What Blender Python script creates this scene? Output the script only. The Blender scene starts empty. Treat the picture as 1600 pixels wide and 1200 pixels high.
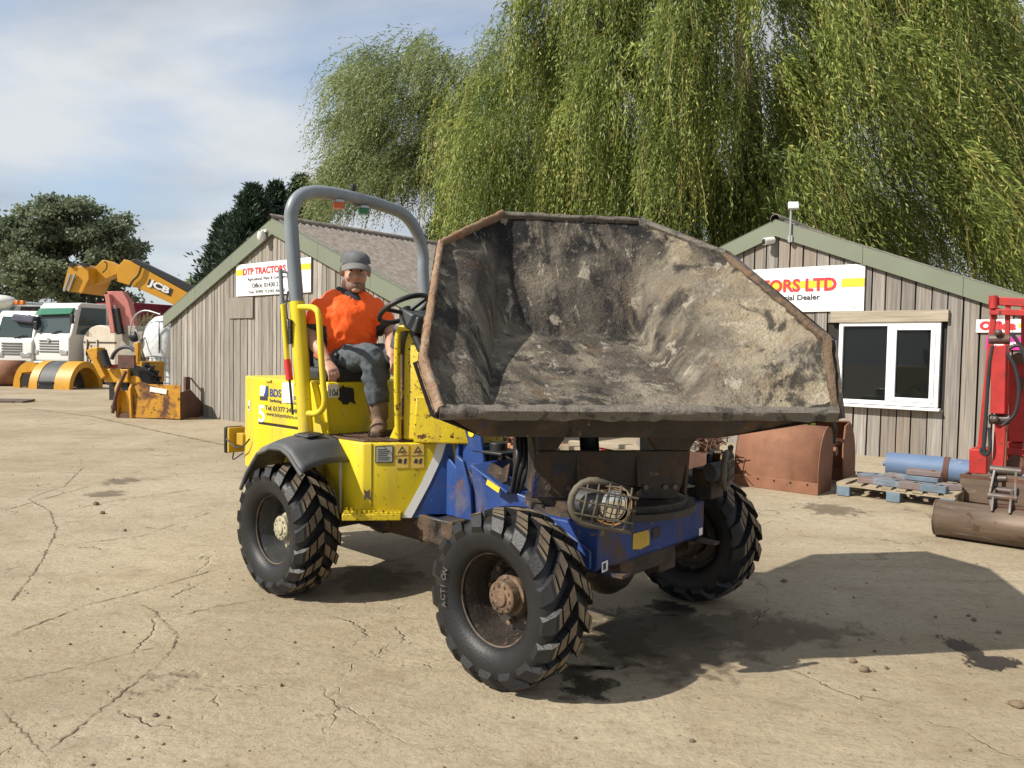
import bpy, math, random
import numpy as np
from mathutils import Vector, Matrix
random.seed(7); RNG = np.random.default_rng(11)
scene = bpy.context.scene
col = scene.collection
# ------------------------------------------------------------------ camera
FPX, HZ, CAMH, ROLL = 1202.0, 548.0, 1.5, math.radians(1.0)
pitch = math.atan((600 - HZ) / FPX)
_U0 = np.array([0, math.sin(pitch), math.cos(pitch)]); DV = np.array([0, math.cos(pitch), -math.sin(pitch)])
_R0 = np.array([1.0, 0, 0])
RV = math.cos(ROLL) * _R0 + math.sin(ROLL) * _U0
UV = -math.sin(ROLL) * _R0 + math.cos(ROLL) * _U0
CV = np.array([0, 0, CAMH])
cam = bpy.data.cameras.new('camera'); cam_o = bpy.data.objects.new('camera', cam); col.objects.link(cam_o)
cam_o.matrix_world = Matrix(((RV[0], UV[0], -DV[0], 0), (RV[1], UV[1], -DV[1], 0), (RV[2], UV[2], -DV[2], CAMH), (0, 0, 0, 1)))
cam.sensor_width = 36; cam.lens = 36 * FPX / 1600; cam.clip_start = 0.05; cam.clip_end = 4000
scene.camera = cam_o
# ------------------------------------------------------------------ world and sun
SUN_EL = math.radians(41.5); SUN_TRAVEL = math.radians(23)       # the light travels towards +X, a little away from the camera
world = bpy.data.worlds.new('World'); scene.world = world; world.use_nodes = True
wn = world.node_tree; wn.nodes.clear()
def wnode(t, **k):
    n = wn.nodes.new(t)
    for a, b in k.items(): setattr(n, a, b)
    return n
sky = wnode('ShaderNodeTexSky', sky_type='NISHITA', sun_disc=False)
sky.sun_elevation = SUN_EL; sky.sun_rotation = math.radians(90) - (SUN_TRAVEL + math.pi)
sky.air_density = 1.0; sky.dust_density = 1.5; sky.ozone_density = 1.5
bg1 = wnode('ShaderNodeBackground'); bg1.inputs[1].default_value = 0.13
bg2 = wnode('ShaderNodeBackground'); bg2.inputs[1].default_value = 0.50
tc = wnode('ShaderNodeTexCoord'); sep = wnode('ShaderNodeSeparateXYZ'); wn.links.new(tc.outputs['Generated'], sep.inputs[0])
zc = wnode('ShaderNodeMath', operation='MAXIMUM'); wn.links.new(sep.outputs[2], zc.inputs[0]); zc.inputs[1].default_value = 0.0
za = wnode('ShaderNodeMath', operation='ADD'); wn.links.new(zc.outputs[0], za.inputs[0]); za.inputs[1].default_value = 0.22
vd = wnode('ShaderNodeVectorMath', operation='DIVIDE'); wn.links.new(tc.outputs['Generated'], vd.inputs[0])
cmb = wnode('ShaderNodeCombineXYZ')
for i in range(3): wn.links.new(za.outputs[0], cmb.inputs[i])
wn.links.new(cmb.outputs[0], vd.inputs[1])
mp = wnode('ShaderNodeMapping'); mp.inputs['Location'].default_value = (5.2, 0.6, 0); mp.inputs['Scale'].default_value = (0.8, 0.95, 1)
wn.links.new(vd.outputs[0], mp.inputs[0])
n1 = wnode('ShaderNodeTexNoise'); n1.inputs['Scale'].default_value = 1.0; n1.inputs['Detail'].default_value = 7; n1.inputs['Roughness'].default_value = 0.52; n1.inputs['Distortion'].default_value = 0.25
wn.links.new(mp.outputs[0], n1.inputs['Vector'])
r1 = wnode('ShaderNodeValToRGB'); r1.color_ramp.elements[0].position = 0.30; r1.color_ramp.elements[1].position = 0.49; r1.color_ramp.elements[0].color = (.12, .12, .12, 1)
wn.links.new(n1.outputs[0], r1.inputs[0])
mp2 = wnode('ShaderNodeMapping'); mp2.inputs['Location'].default_value = (7.4, 3.2, 1); mp2.inputs['Scale'].default_value = (.9, 1.2, 1)
wn.links.new(vd.outputs[0], mp2.inputs[0])
n2 = wnode('ShaderNodeTexNoise'); n2.inputs['Scale'].default_value = 1.25; n2.inputs['Detail'].default_value = 6; n2.inputs['Distortion'].default_value = 0.4
wn.links.new(mp2.outputs[0], n2.inputs['Vector'])
r2 = wnode('ShaderNodeValToRGB'); r2.color_ramp.elements[0].position = 0.36; r2.color_ramp.elements[1].position = 0.62
r2.color_ramp.elements[0].color = (0.72, 0.77, 0.83, 1); r2.color_ramp.elements[1].color = (1.10, 1.15, 1.20, 1)
wn.links.new(n2.outputs[0], r2.inputs[0]); wn.links.new(r2.outputs[0], bg2.inputs[0])
wn.links.new(sky.outputs[0], bg1.inputs[0])
mxs = wnode('ShaderNodeMixShader'); wn.links.new(r1.outputs[0], mxs.inputs[0]); wn.links.new(bg1.outputs[0], mxs.inputs[1]); wn.links.new(bg2.outputs[0], mxs.inputs[2])
wo = wnode('ShaderNodeOutputWorld'); wn.links.new(mxs.outputs[0], wo.inputs[0])
sl = bpy.data.lights.new('sun', 'SUN'); sl.energy = 5.0; sl.angle = math.radians(0.6); sl.color = (1.0, 0.94, 0.84)
so = bpy.data.objects.new('sun', sl); col.objects.link(so)
_d = Vector((math.cos(SUN_EL) * math.cos(SUN_TRAVEL), math.cos(SUN_EL) * math.sin(SUN_TRAVEL), -math.sin(SUN_EL)))
so.rotation_euler = _d.to_track_quat('-Z', 'Y').to_euler(); so.location = (-20, -10, 25)
vs = scene.view_settings; vs.view_transform = 'Standard'; vs.look = 'None'; vs.gamma = 1; vs.use_curve_mapping = False; vs.exposure = 0.42
cy = scene.cycles; cy.max_bounces = 6; cy.diffuse_bounces = 3; cy.glossy_bounces = 3; cy.transmission_bounces = 4; cy.transparent_max_bounces = 8
scene.render.resolution_x, scene.render.resolution_y = 1024, 768

# ------------------------------------------------------------------ pixels to places (a pixel gives a direction; a surface gives the distance)
def ray(x, y): return (x - 800) / FPX * RV - (y - 600) / FPX * UV + DV
def on_ground(x, y, z=0.0):
    d = ray(x, y); return CV + d * ((z - CAMH) / d[2])
def at_depth(x, y, Y):
    d = ray(x, y); return CV + d * (Y / d[1])
class Frame:
    def __init__(s, o, th):
        s.o = np.array([o[0], o[1], o[2] if len(o) > 2 else 0.0]); s.th = th
        s.ax = (np.array([math.cos(th), math.sin(th), 0]), np.array([-math.sin(th), math.cos(th), 0]), np.array([0, 0, 1.0]))
    def loc(s, X): d = np.array(X) - s.o; return np.array([d @ a for a in s.ax])
    def wld(s, l): return s.o + l[0] * s.ax[0] + l[1] * s.ax[1] + l[2] * s.ax[2]
    def on(s, i, val, x, y):                       # pixel -> local point on the plane local[i] = val
        p0 = s.o + s.ax[i] * val; d = ray(x, y); return s.loc(CV + d * (((p0 - CV) @ s.ax[i]) / (d @ s.ax[i])))

# ------------------------------------------------------------------ mesh builder
def rotm(axis, a): return Matrix.Rotation(a, 3, axis)
class MB:
    def __init__(s): s.v = []; s.f = []; s.m = []
    def add(s, vs_, fs, mi=0):
        o = len(s.v); s.v += [tuple(map(float, p)) for p in vs_]; s.f += [tuple(i + o for i in f) for f in fs]; s.m += [mi] * len(fs); return s
    def box(s, c, d, rot=None, mi=0, top=1.0):
        q = []
        for z in (-1, 1):
            k = top if z > 0 else 1.0
            for x, y in ((-1, -1), (1, -1), (1, 1), (-1, 1)):
                p = Vector((x * d[0] / 2 * k, y * d[1] / 2 * k, z * d[2] / 2))
                if rot is not None: p = rot @ p
                q.append((p[0] + c[0], p[1] + c[1], p[2] + c[2]))
        return s.add(q, [(3, 2, 1, 0), (4, 5, 6, 7), (0, 1, 5, 4), (1, 2, 6, 5), (2, 3, 7, 6), (3, 0, 4, 7)], mi)
    def bar(s, a, b, w, h, mi=0, up=(0, 0, 1)):
        a = Vector(a); b = Vector(b); t = (b - a).normalized(); u = Vector(up)
        if abs(t.dot(u)) > 0.97: u = Vector((1, 0, 0))
        sd = t.cross(u).normalized(); u2 = sd.cross(t)
        q = []
        for p in (a, b):
            for i, j in ((-1, -1), (1, -1), (1, 1), (-1, 1)): q.append(p + sd * (i * w / 2) + u2 * (j * h / 2))
        return s.add(q, [(3, 2, 1, 0), (4, 5, 6, 7), (0, 1, 5, 4), (1, 2, 6, 5), (2, 3, 7, 6), (3, 0, 4, 7)], mi)
    def tube(s, pts, r, n=8, mi=0, cap=True, closed=False, flat=None):
        P_ = [Vector(p) for p in pts]; N = len(P_); rs = r if hasattr(r, '__len__') else [r] * N
        o = len(s.v); u = None
        for i, p in enumerate(P_):
            if closed: t = (P_[(i + 1) % N] - P_[i - 1]).normalized()
            else: t = (P_[min(i + 1, N - 1)] - P_[max(i - 1, 0)]).normalized()
            if u is None:
                u = Vector((0, 0, 1)) if abs(t.z) < 0.9 else Vector((1, 0, 0))
            u = (u - t * u.dot(t)).normalized(); w = t.cross(u)
            for k in range(n):
                a = 2 * math.pi * k / n; q = p + (u * math.cos(a) + w * math.sin(a)) * rs[i]; s.v.append(tuple(q))
        fs = []
        for i in range(N if closed else N - 1):
            for k in range(n):
                a = o + i * n + k; b = o + i * n + (k + 1) % n; j = o + ((i + 1) % N) * n
                fs.append((a, b, j + (k + 1) % n, j + k))
        if cap and not closed:
            fs.append(tuple(o + k for k in range(n))[::-1]); fs.append(tuple(o + (N - 1) * n + k for k in range(n)))
        s.f += fs; s.m += [mi] * len(fs); return s
    def cyl(s, a, b, r, r2=None, n=16, mi=0): return s.tube([a, b], [r, r if r2 is None else r2], n, mi)
    def lathe(s, prof, o=(0, 0, 0), ax='Y', n=32, mi=0, a0=0.0, a1=2 * math.pi):
        full = abs(a1 - a0 - 2 * math.pi) < 1e-6; st = len(s.v); N = len(prof); M_ = n if full else n + 1
        for k in range(M_):
            a = a0 + (a1 - a0) * k / n; c, sn = math.cos(a), math.sin(a)
            for h, r in prof:
                p = {'Y': (r * c, h, r * sn), 'Z': (r * c, r * sn, h), 'X': (h, r * c, r * sn)}[ax]
                s.v.append((p[0] + o[0], p[1] + o[1], p[2] + o[2]))
        fs = []
        for k in range(n):
            k2 = (k + 1) % M_
            for i in range(N - 1):
                fs.append((st + k * N + i, st + k * N + i + 1, st + k2 * N + i + 1, st + k2 * N + i))
        s.f += fs; s.m += [mi] * len(fs); return s
    def prism(s, poly, to3, t0, t1, mi=0, mis=None):      # poly 2D, to3(a, b, t) -> 3D
        n = len(poly); q = [to3(a, b, t0) for a, b in poly] + [to3(a, b, t1) for a, b in poly]
        fs = [tuple(range(n))[::-1], tuple(range(n, 2 * n))] + [(i, (i + 1) % n, n + (i + 1) % n, n + i) for i in range(n)]
        o = len(s.f); s.add(q, fs, mi)
        if mis is not None:
            for i in range(o + 2, o + 2 + n): s.m[i] = mis
        return s
    def loft(s, rings, mi=0, cap=True):
        n = len(rings[0]); o = len(s.v)
        for r in rings: s.v += [tuple(p) for p in r]
        fs = []
        for i in range(len(rings) - 1):
            for k in range(n): fs.append((o + i * n + k, o + i * n + (k + 1) % n, o + (i + 1) * n + (k + 1) % n, o + (i + 1) * n + k))
        if cap: fs += [tuple(o + k for k in range(n))[::-1], tuple(o + (len(rings) - 1) * n + k for k in range(n))]
        s.f += fs; s.m += [mi] * len(fs); return s
    def ball(s, c, r, n=12, m=8, mi=0):
        r = r if hasattr(r, '__len__') else (r, r, r)
        rings = []
        for i in range(m + 1):
            a = math.pi * i / m; rr = max(math.sin(a), 1e-3); z = -math.cos(a)
            rings.append([(c[0] + r[0] * rr * math.cos(2 * math.pi * k / n), c[1] + r[1] * rr * math.sin(2 * math.pi * k / n), c[2] + r[2] * z) for k in range(n)])
        return s.loft(rings, mi)
    def grid(s, fn, nu, nv, mi=0):
        o = len(s.v)
        for i in range(nu + 1):
            for j in range(nv + 1): s.v.append(tuple(map(float, fn(i / nu, j / nv))))
        fs = [(o + i * (nv + 1) + j, o + (i + 1) * (nv + 1) + j, o + (i + 1) * (nv + 1) + j + 1, o + i * (nv + 1) + j + 1) for i in range(nu) for j in range(nv)]
        s.f += fs; s.m += [mi] * len(fs); return s
    def mesh(s, name, mats, smooth=None, fix=True):
        me = bpy.data.meshes.new(name); me.from_pydata(s.v, [], s.f)
        for m_ in (mats if isinstance(mats, (list, tuple)) else [mats]): me.materials.append(m_)
        me.polygons.foreach_set('material_index', s.m)
        if fix:
            import bmesh
            b = bmesh.new(); b.from_mesh(me); bmesh.ops.recalc_face_normals(b, faces=b.faces); b.to_mesh(me); b.free()
        if smooth is not None:
            me.shade_smooth(); me.set_sharp_from_angle(angle=math.radians(smooth))
        me.update(); return me
    def build(s, name, mats, parent=None, smooth=None, bevel=0, loc=None, rotz=None, fix=True, seg=2):
        o = link(name, s.mesh(name, mats, smooth, fix), parent, loc, rotz)
        if bevel:
            md = o.modifiers.new('bevel', 'BEVEL'); md.width = bevel; md.segments = seg; md.limit_method = 'ANGLE'; md.angle_limit = math.radians(40)
            if smooth is None: o.data.shade_smooth(); o.data.set_sharp_from_angle(angle=math.radians(50))
        return o
def link(name, data, parent=None, loc=None, rotz=None):
    o = bpy.data.objects.new(name, data); col.objects.link(o)
    if parent is not None: o.parent = parent
    if loc is not None: o.location = [float(c) for c in loc]
    if rotz is not None: o.rotation_euler = (0, 0, rotz)
    return o
def thing(name, label, cat, loc=(0, 0, 0), rotz=0, group=None):
    o = link(name, None, None, loc, rotz); o.empty_display_size = 0.2
    return tag(o, label, cat, group)
def tag(o, label, cat, group=None, kind=None):
    o['label'] = label; o['category'] = cat
    if group: o['group'] = group
    if kind: o['kind'] = kind
    return o
def struct(o, kind='structure'): o['kind'] = kind; return o
def resample(pts, k=6):                       # Catmull-Rom
    P_ = [Vector(p) for p in pts]; out = []
    for i in range(len(P_) - 1):
        a = P_[max(i - 1, 0)]; b = P_[i]; c = P_[i + 1]; d = P_[min(i + 2, len(P_) - 1)]
        for j in range(k):
            t = j / k
            out.append(0.5 * ((2 * b) + (c - a) * t + (2 * a - 5 * b + 4 * c - d) * t * t + (3 * b - a - 3 * c + d) * t ** 3))
    out.append(P_[-1]); return out
def text_mesh(name, body, size, mat, parent, loc, xdir, up, width=None, bold=0.0, shear=0.0, align='LEFT', ext=0.0):
    cu = bpy.data.curves.new(name, 'FONT'); cu.body = body; cu.size = size; cu.align_x = align; cu.offset = bold; cu.shear = shear; cu.extrude = ext; cu.resolution_u = 3
    t = bpy.data.objects.new(name, cu); col.objects.link(t)
    dg = bpy.context.evaluated_depsgraph_get(); dg.update()
    me = bpy.data.meshes.new_from_object(t.evaluated_get(dg)); bpy.data.objects.remove(t); bpy.data.curves.remove(cu)
    me.name = name
    if width:
        xs = [v.co.x for v in me.vertices]; w = max(xs) - min(xs); k = width / w
        for v in me.vertices: v.co.x *= k
    me.materials.clear(); me.materials.append(mat)
    x = Vector(xdir).normalized(); u = Vector(up); u = (u - x * u.dot(x)).normalized(); n = x.cross(u)
    mtx = Matrix(((x[0], u[0], n[0], loc[0]), (x[1], u[1], n[1], loc[1]), (x[2], u[2], n[2], loc[2]), (0, 0, 0, 1)))
    # one object for each word
    iv = sorted((min(me.vertices[i].co.x for i in p.vertices), max(me.vertices[i].co.x for i in p.vertices), p.index) for p in me.polygons)
    groups = []; end = -1e9; gap = size * (.16 if not width else .16 * width / max(w, 1e-6))
    for a, b_, i in iv:
        if a - end > gap or not groups: groups.append([])
        groups[-1].append(i); end = max(end, b_)
    for gi in groups:
        ids = {}; fs = []
        for i in gi: fs.append([ids.setdefault(k, len(ids)) for k in me.polygons[i].vertices])
        m2 = bpy.data.meshes.new(name); m2.from_pydata([me.vertices[k].co[:] for k in ids], [], fs); m2.materials.append(mat)
        o = link(name, m2, parent); o.matrix_local = mtx
    bpy.data.meshes.remove(me)
    return o

# ------------------------------------------------------------------ materials
def pm(name, base, rough=0.6, metal=0.0, var=0.2, vs=2.0, layers=(), bump=0.0, bs=60.0, stretch=(1, 1, 1), coord='Object', rnd=0.0, spec=0.5, bdist=0.01, coat=0.0, tint=None):
    """procedural paint: noise-varied base, layers = (colour, scale, threshold, softness, rough, stretch) patches over it, noise bump"""
    m = bpy.data.materials.new(name); m.use_nodes = True; nt = m.node_tree; N = nt.nodes; Lk = nt.links.new
    b = N['Principled BSDF']; b.inputs['Metallic'].default_value = metal; b.inputs['Specular IOR Level'].default_value = spec
    if coat: b.inputs['Coat Weight'].default_value = coat; b.inputs['Coat Roughness'].default_value = 0.15
    if coord == 'World':
        src = N.new('ShaderNodeNewGeometry').outputs['Position']
    else:
        src = N.new('ShaderNodeTexCoord').outputs[coord]
    def noise(sc, st=(1, 1, 1), det=5, off=0.0, rgh=0.6, dist=0.0):
        mpn = N.new('ShaderNodeMapping'); mpn.inputs['Scale'].default_value = st; mpn.inputs['Location'].default_value = (off, off * 1.7, off * .6)
        Lk(src, mpn.inputs[0])
        if rnd:
            oi = N.new('ShaderNodeObjectInfo'); ad = N.new('ShaderNodeVectorMath'); ad.operation = 'ADD'
            cx = N.new('ShaderNodeCombineXYZ'); ml = N.new('ShaderNodeMath'); ml.operation = 'MULTIPLY'; ml.inputs[1].default_value = 37.0
            Lk(oi.outputs['Random'], ml.inputs[0]); Lk(ml.outputs[0], cx.inputs[0]); Lk(ml.outputs[0], cx.inputs[1])
            Lk(mpn.outputs[0], ad.inputs[0]); Lk(cx.outputs[0], ad.inputs[1]); outv = ad.outputs[0]
        else: outv = mpn.outputs[0]
        nn = N.new('ShaderNodeTexNoise'); nn.inputs['Scale'].default_value = sc; nn.inputs['Detail'].default_value = det; nn.inputs['Roughness'].default_value = rgh; nn.inputs['Distortion'].default_value = dist
        Lk(outv, nn.inputs['Vector']); return nn.outputs[0]
    def mix(fac, a, bb, clampc=False):
        mn = N.new('ShaderNodeMix'); mn.data_type = 'RGBA'
        if isinstance(fac, float): mn.inputs[0].default_value = fac
        else: Lk(fac, mn.inputs[0])
        for s_, k in ((6, a), (7, bb)):
            if isinstance(k, tuple): mn.inputs[s_].default_value = (*k, 1)
            else: Lk(k, mn.inputs[s_])
        return mn.outputs[2]
    nz = noise(vs, stretch)
    lo = tuple(c * (1 - var) for c in base); hi = tuple(min(c * (1 + var), 1) for c in base)
    mr = N.new('ShaderNodeMapRange'); mr.inputs[1].default_value = 0.3; mr.inputs[2].default_value = 0.7; Lk(nz, mr.inputs[0])
    c = mix(mr.outputs[0], lo, hi)
    if rnd:
        oi = N.new('ShaderNodeObjectInfo'); m2 = N.new('ShaderNodeMapRange'); m2.inputs[3].default_value = 1 - rnd; m2.inputs[4].default_value = 1 + rnd; Lk(oi.outputs['Random'], m2.inputs[0])
        vm = N.new('ShaderNodeVectorMath'); vm.operation = 'SCALE'; Lk(c, vm.inputs[0]); Lk(m2.outputs[0], vm.inputs['Scale']); c = vm.outputs[0]
        if tint:
            m3 = N.new('ShaderNodeMath'); m3.operation = 'FRACT'; m4 = N.new('ShaderNodeMath'); m4.operation = 'MULTIPLY'; m4.inputs[1].default_value = 7.31
            Lk(oi.outputs['Random'], m4.inputs[0]); Lk(m4.outputs[0], m3.inputs[0]); m5 = N.new('ShaderNodeMath'); m5.operation = 'MULTIPLY'; m5.inputs[1].default_value = tint[1]; Lk(m3.outputs[0], m5.inputs[0])
            c = mix(m5.outputs[0], c, tint[0])
    rv = None
    for i, ly in enumerate(layers):
        colr, sc, th, sf, rg = ly[:5]; st = ly[5] if len(ly) > 5 else (1, 1, 1)
        lm = N.new('ShaderNodeMapRange'); lm.interpolation_type = 'SMOOTHSTEP'
        lm.inputs[1].default_value = th; lm.inputs[2].default_value = th + sf; Lk(noise(sc, st, 8, 3.7 * (i + 1), 0.65, 0.3), lm.inputs[0])
        amt = ly[6] if len(ly) > 6 else 1.0
        lm.inputs[4].default_value = amt
        c = mix(lm.outputs[0], c, colr)
        rm = N.new('ShaderNodeMix'); Lk(lm.outputs[0], rm.inputs[0]); rm.inputs[3].default_value = rg
        if rv is None: rm.inputs[2].default_value = rough
        else: Lk(rv, rm.inputs[2])
        rv = rm.outputs[0]
    Lk(c, b.inputs['Base Color'])
    if rv is None: b.inputs['Roughness'].default_value = rough
    else: Lk(rv, b.inputs['Roughness'])
    if bump:
        bn = N.new('ShaderNodeBump'); bn.inputs['Strength'].default_value = bump; bn.inputs['Distance'].default_value = bdist
        Lk(noise(bs, stretch, 6, 9.1), bn.inputs['Height']); Lk(bn.outputs[0], b.inputs['Normal'])
    return m
def flat(name, colr, rough=0.6, metal=0.0, spec=0.5):
    m = bpy.data.materials.new(name); m.use_nodes = True; b = m.node_tree.nodes['Principled BSDF']
    b.inputs['Base Color'].default_value = (*colr, 1); b.inputs['Roughness'].default_value = rough; b.inputs['Metallic'].default_value = metal; b.inputs['Specular IOR Level'].default_value = spec
    return m
RUST = (0.16, 0.055, 0.02); DIRT = (0.22, 0.16, 0.1); MUD = (0.10, 0.075, 0.05)
M = {}
M['white'] = pm('white_paint', (0.62, 0.62, 0.59), 0.45, var=0.08, layers=[(DIRT, 3, 0.6, 0.25, 0.8, (1, 1, 1), 0.5)])
M['sign_white'] = pm('sign_white', (0.78, 0.78, 0.77), 0.4, var=0.04, layers=[((0.5, 0.5, 0.46), 2, 0.58, 0.3, 0.6, (1, 1, .3), 0.4)])
M['upvc'] = pm('window_plastic', (0.8, 0.8, 0.8), 0.3, var=0.03)
M['red_ink'] = flat('red_ink', (0.6, 0.035, 0.04), 0.45); M['dark_ink'] = flat('dark_ink', (0.03, 0.032, 0.045), 0.5)
M['yellow_ink'] = flat('yellow_ink', (0.8, 0.52, 0.03), 0.45); M['white_ink'] = flat('white_ink', (0.75, 0.75, 0.72), 0.45); M['blue_ink'] = flat('blue_ink', (0.02, 0.05, 0.2), 0.4)
M['pink'] = flat('pink_sign', (0.72, 0.03, 0.3), 0.4)
M['rubber'] = pm('tyre_rubber', (0.012, 0.012, 0.013), 0.48, var=0.3, vs=6, layers=[((0.075, 0.064, 0.05), 5, 0.52, 0.3, 0.85, (1, 1, 1), 0.2)], bump=0.25, bs=90, spec=.4)
M['rubber_dust'] = pm('dusty_rubber', (0.175, 0.135, 0.088), 0.9, var=0.35, vs=14, layers=[((0.03, 0.028, 0.026), 18, 0.55, 0.15, 0.8)], bump=0.4, bs=120)
M['black'] = pm('black_paint', (0.015, 0.015, 0.016), 0.5, layers=[(DIRT, 4, 0.6, 0.3, 0.9, (1, 1, 1), .35)])
M['steel'] = pm('bare_steel', (0.10, 0.085, 0.075), 0.5, 0.4, var=.3, vs=12, layers=[(RUST, 9, 0.5, 0.2, 0.85)])
M['galv'] = pm('galvanised_steel', (0.36, 0.37, 0.38), 0.45, 0.5, var=0.15)
M['hose'] = flat('rubber_hose', (0.02, 0.02, 0.022), 0.5)
# ================================================================== GROUND
def ground_material():
    m = bpy.data.materials.new('yard_concrete'); m.use_nodes = True; nt = m.node_tree; N = nt.nodes; L = nt.links.new
    b = N['Principled BSDF']; pos = N.new('ShaderNodeNewGeometry').outputs['Position']
    def nz(sc, det=6, off=0, dist=0.0, st=(1, 1, 1), rgh=0.6, rot=0.0):
        mp_ = N.new('ShaderNodeMapping'); mp_.inputs['Location'].default_value = (off, off * .7, 0); mp_.inputs['Scale'].default_value = st; mp_.inputs['Rotation'].default_value = (0, 0, rot); L(pos, mp_.inputs[0])
        n = N.new('ShaderNodeTexNoise'); n.inputs['Scale'].default_value = sc; n.inputs['Detail'].default_value = det; n.inputs['Distortion'].default_value = dist; n.inputs['Roughness'].default_value = rgh; L(mp_.outputs[0], n.inputs['Vector']); return n
    def ramp(src, a, b_, lo=0.0, hi=1.0):
        r = N.new('ShaderNodeMapRange'); r.interpolation_type = 'SMOOTHSTEP'; r.inputs[1].default_value = a; r.inputs[2].default_value = b_; r.inputs[3].default_value = lo; r.inputs[4].default_value = hi; L(src, r.inputs[0]); return r.outputs[0]
    def mix(f, a, c, mode='MIX'):
        mn = N.new('ShaderNodeMix'); mn.data_type = 'RGBA'; mn.blend_type = mode
        if isinstance(f, float): mn.inputs[0].default_value = f
        else: L(f, mn.inputs[0])
        for s_, k in ((6, a), (7, c)):
            if isinstance(k, tuple): mn.inputs[s_].default_value = (*k, 1)
            else: L(k, mn.inputs[s_])
        return mn.outputs[2]
    def mul(a, c):
        n = N.new('ShaderNodeMath'); n.operation = 'MULTIPLY'
        for i, k in enumerate((a, c)):
            if isinstance(k, float): n.inputs[i].default_value = k
            else: L(k, n.inputs[i])
        return n.outputs[0]
    c = mix(ramp(nz(0.45, 5).outputs[0], 0.32, 0.68), (0.30, 0.242, 0.16), (0.405, 0.342, 0.242))
    c = mix(ramp(nz(2.2, 7, 5).outputs[0], 0.52, 0.74, 0, 0.55), c, (0.235, 0.17, 0.105))
    c = mix(ramp(nz(1.1, 7, 21, 0.6).outputs[0], 0.55, 0.75, 0, 0.5), c, (0.42, 0.355, 0.24))
    c = mix(ramp(nz(0.9, 6, 55, 0.5, (0.35, 2.6, 1), 0.65, 0.6).outputs[0], 0.52, 0.76, 0, 0.42), c, (0.20, 0.16, 0.11))   # tyre-smeared streaks
    c = mix(ramp(nz(0.8, 6, 85, 0.5, (0.3, 3.2, 1), 0.65, 2.3).outputs[0], 0.54, 0.76, 0, 0.4), c, (0.22, 0.17, 0.11))
    c = mix(ramp(nz(22, 6, 3, .3, (.85, 1.2, 1), .75, .6).outputs[0], 0.44, 0.74, 0, 0.55), c, (0.17, 0.13, 0.08))
    c = mix(ramp(nz(6, 7, 33, .5, (.8, 1.25, 1), .75, .5).outputs[0], 0.48, 0.72, 0, 0.5), c, (0.21, 0.162, 0.102))
    c = mix(ramp(nz(60, 3, 93).outputs[0], 0.60, 0.70, 0, 0.75), c, (0.10, 0.075, 0.045))
    c = mix(ramp(nz(75, 3, 8).outputs[0], 0.60, 0.72, 0, 0.5), c, (0.5, 0.43, 0.33))
    # fine cracks: warped cells
    dv = N.new('ShaderNodeVectorMath'); dv.operation = 'MULTIPLY_ADD'; wn_ = nz(1.4, 5, 12); L(wn_.outputs[1], dv.inputs[0]); dv.inputs[1].default_value = (0.9, 0.9, 0); L(pos, dv.inputs[2])
    cr = None
    for sc, wd, msk in ((0.42, 0.006, 0.0), (1.15, 0.010, 0.49), (2.3, 0.012, 0.57)):
        v = N.new('ShaderNodeTexVoronoi'); v.feature = 'DISTANCE_TO_EDGE'; v.inputs['Scale'].default_value = sc; L(dv.outputs[0], v.inputs['Vector'])
        k = ramp(v.outputs['Distance'], 0.0, wd, 1.0, 0.0)
        if msk: k = mul(k, ramp(nz(0.35, 3, 31).outputs[0], msk, msk + 0.1))
        k = mul(k, ramp(nz(2.5, 4, 77).outputs[0], 0.46, 0.62))
        if cr is None: cr = k
        else:
            mx = N.new('ShaderNodeMath'); mx.operation = 'MAXIMUM'; L(cr, mx.inputs[0]); L(k, mx.inputs[1]); cr = mx.outputs[0]
    c = mix(mul(cr, 0.4), c, (0.10, 0.072, 0.045))
    L(c, b.inputs['Base Color']); L(ramp(nz(5, 4, 60).outputs[0], 0.3, 0.7, 0.75, 0.95), b.inputs['Roughness']); b.inputs['Specular IOR Level'].default_value = 0.25
    h = N.new('ShaderNodeMath'); h.operation = 'MULTIPLY_ADD'; L(nz(34, 6, 2).outputs[0], h.inputs[0]); h.inputs[1].default_value = 0.5; L(mul(nz(5.0, 8, 44, .4, (0.75, 1.3, 1), .75, .6).outputs[0], 1.5), h.inputs[2])
    h2 = N.new('ShaderNodeMath'); h2.operation = 'SUBTRACT'; L(h.outputs[0], h2.inputs[0]); L(cr, h2.inputs[1])
    bp = N.new('ShaderNodeBump'); bp.inputs['Strength'].default_value = 0.8; bp.inputs['Distance'].default_value = 0.016; L(h2.outputs[0], bp.inputs['Height']); L(bp.outputs[0], b.inputs['Normal'])
    return m
g = MB().grid(lambda a, b_: ((a - .5) * 1600, -60 + b_ * 1600, 0), 8, 8).build('ground', ground_material()); struct(g)
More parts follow.
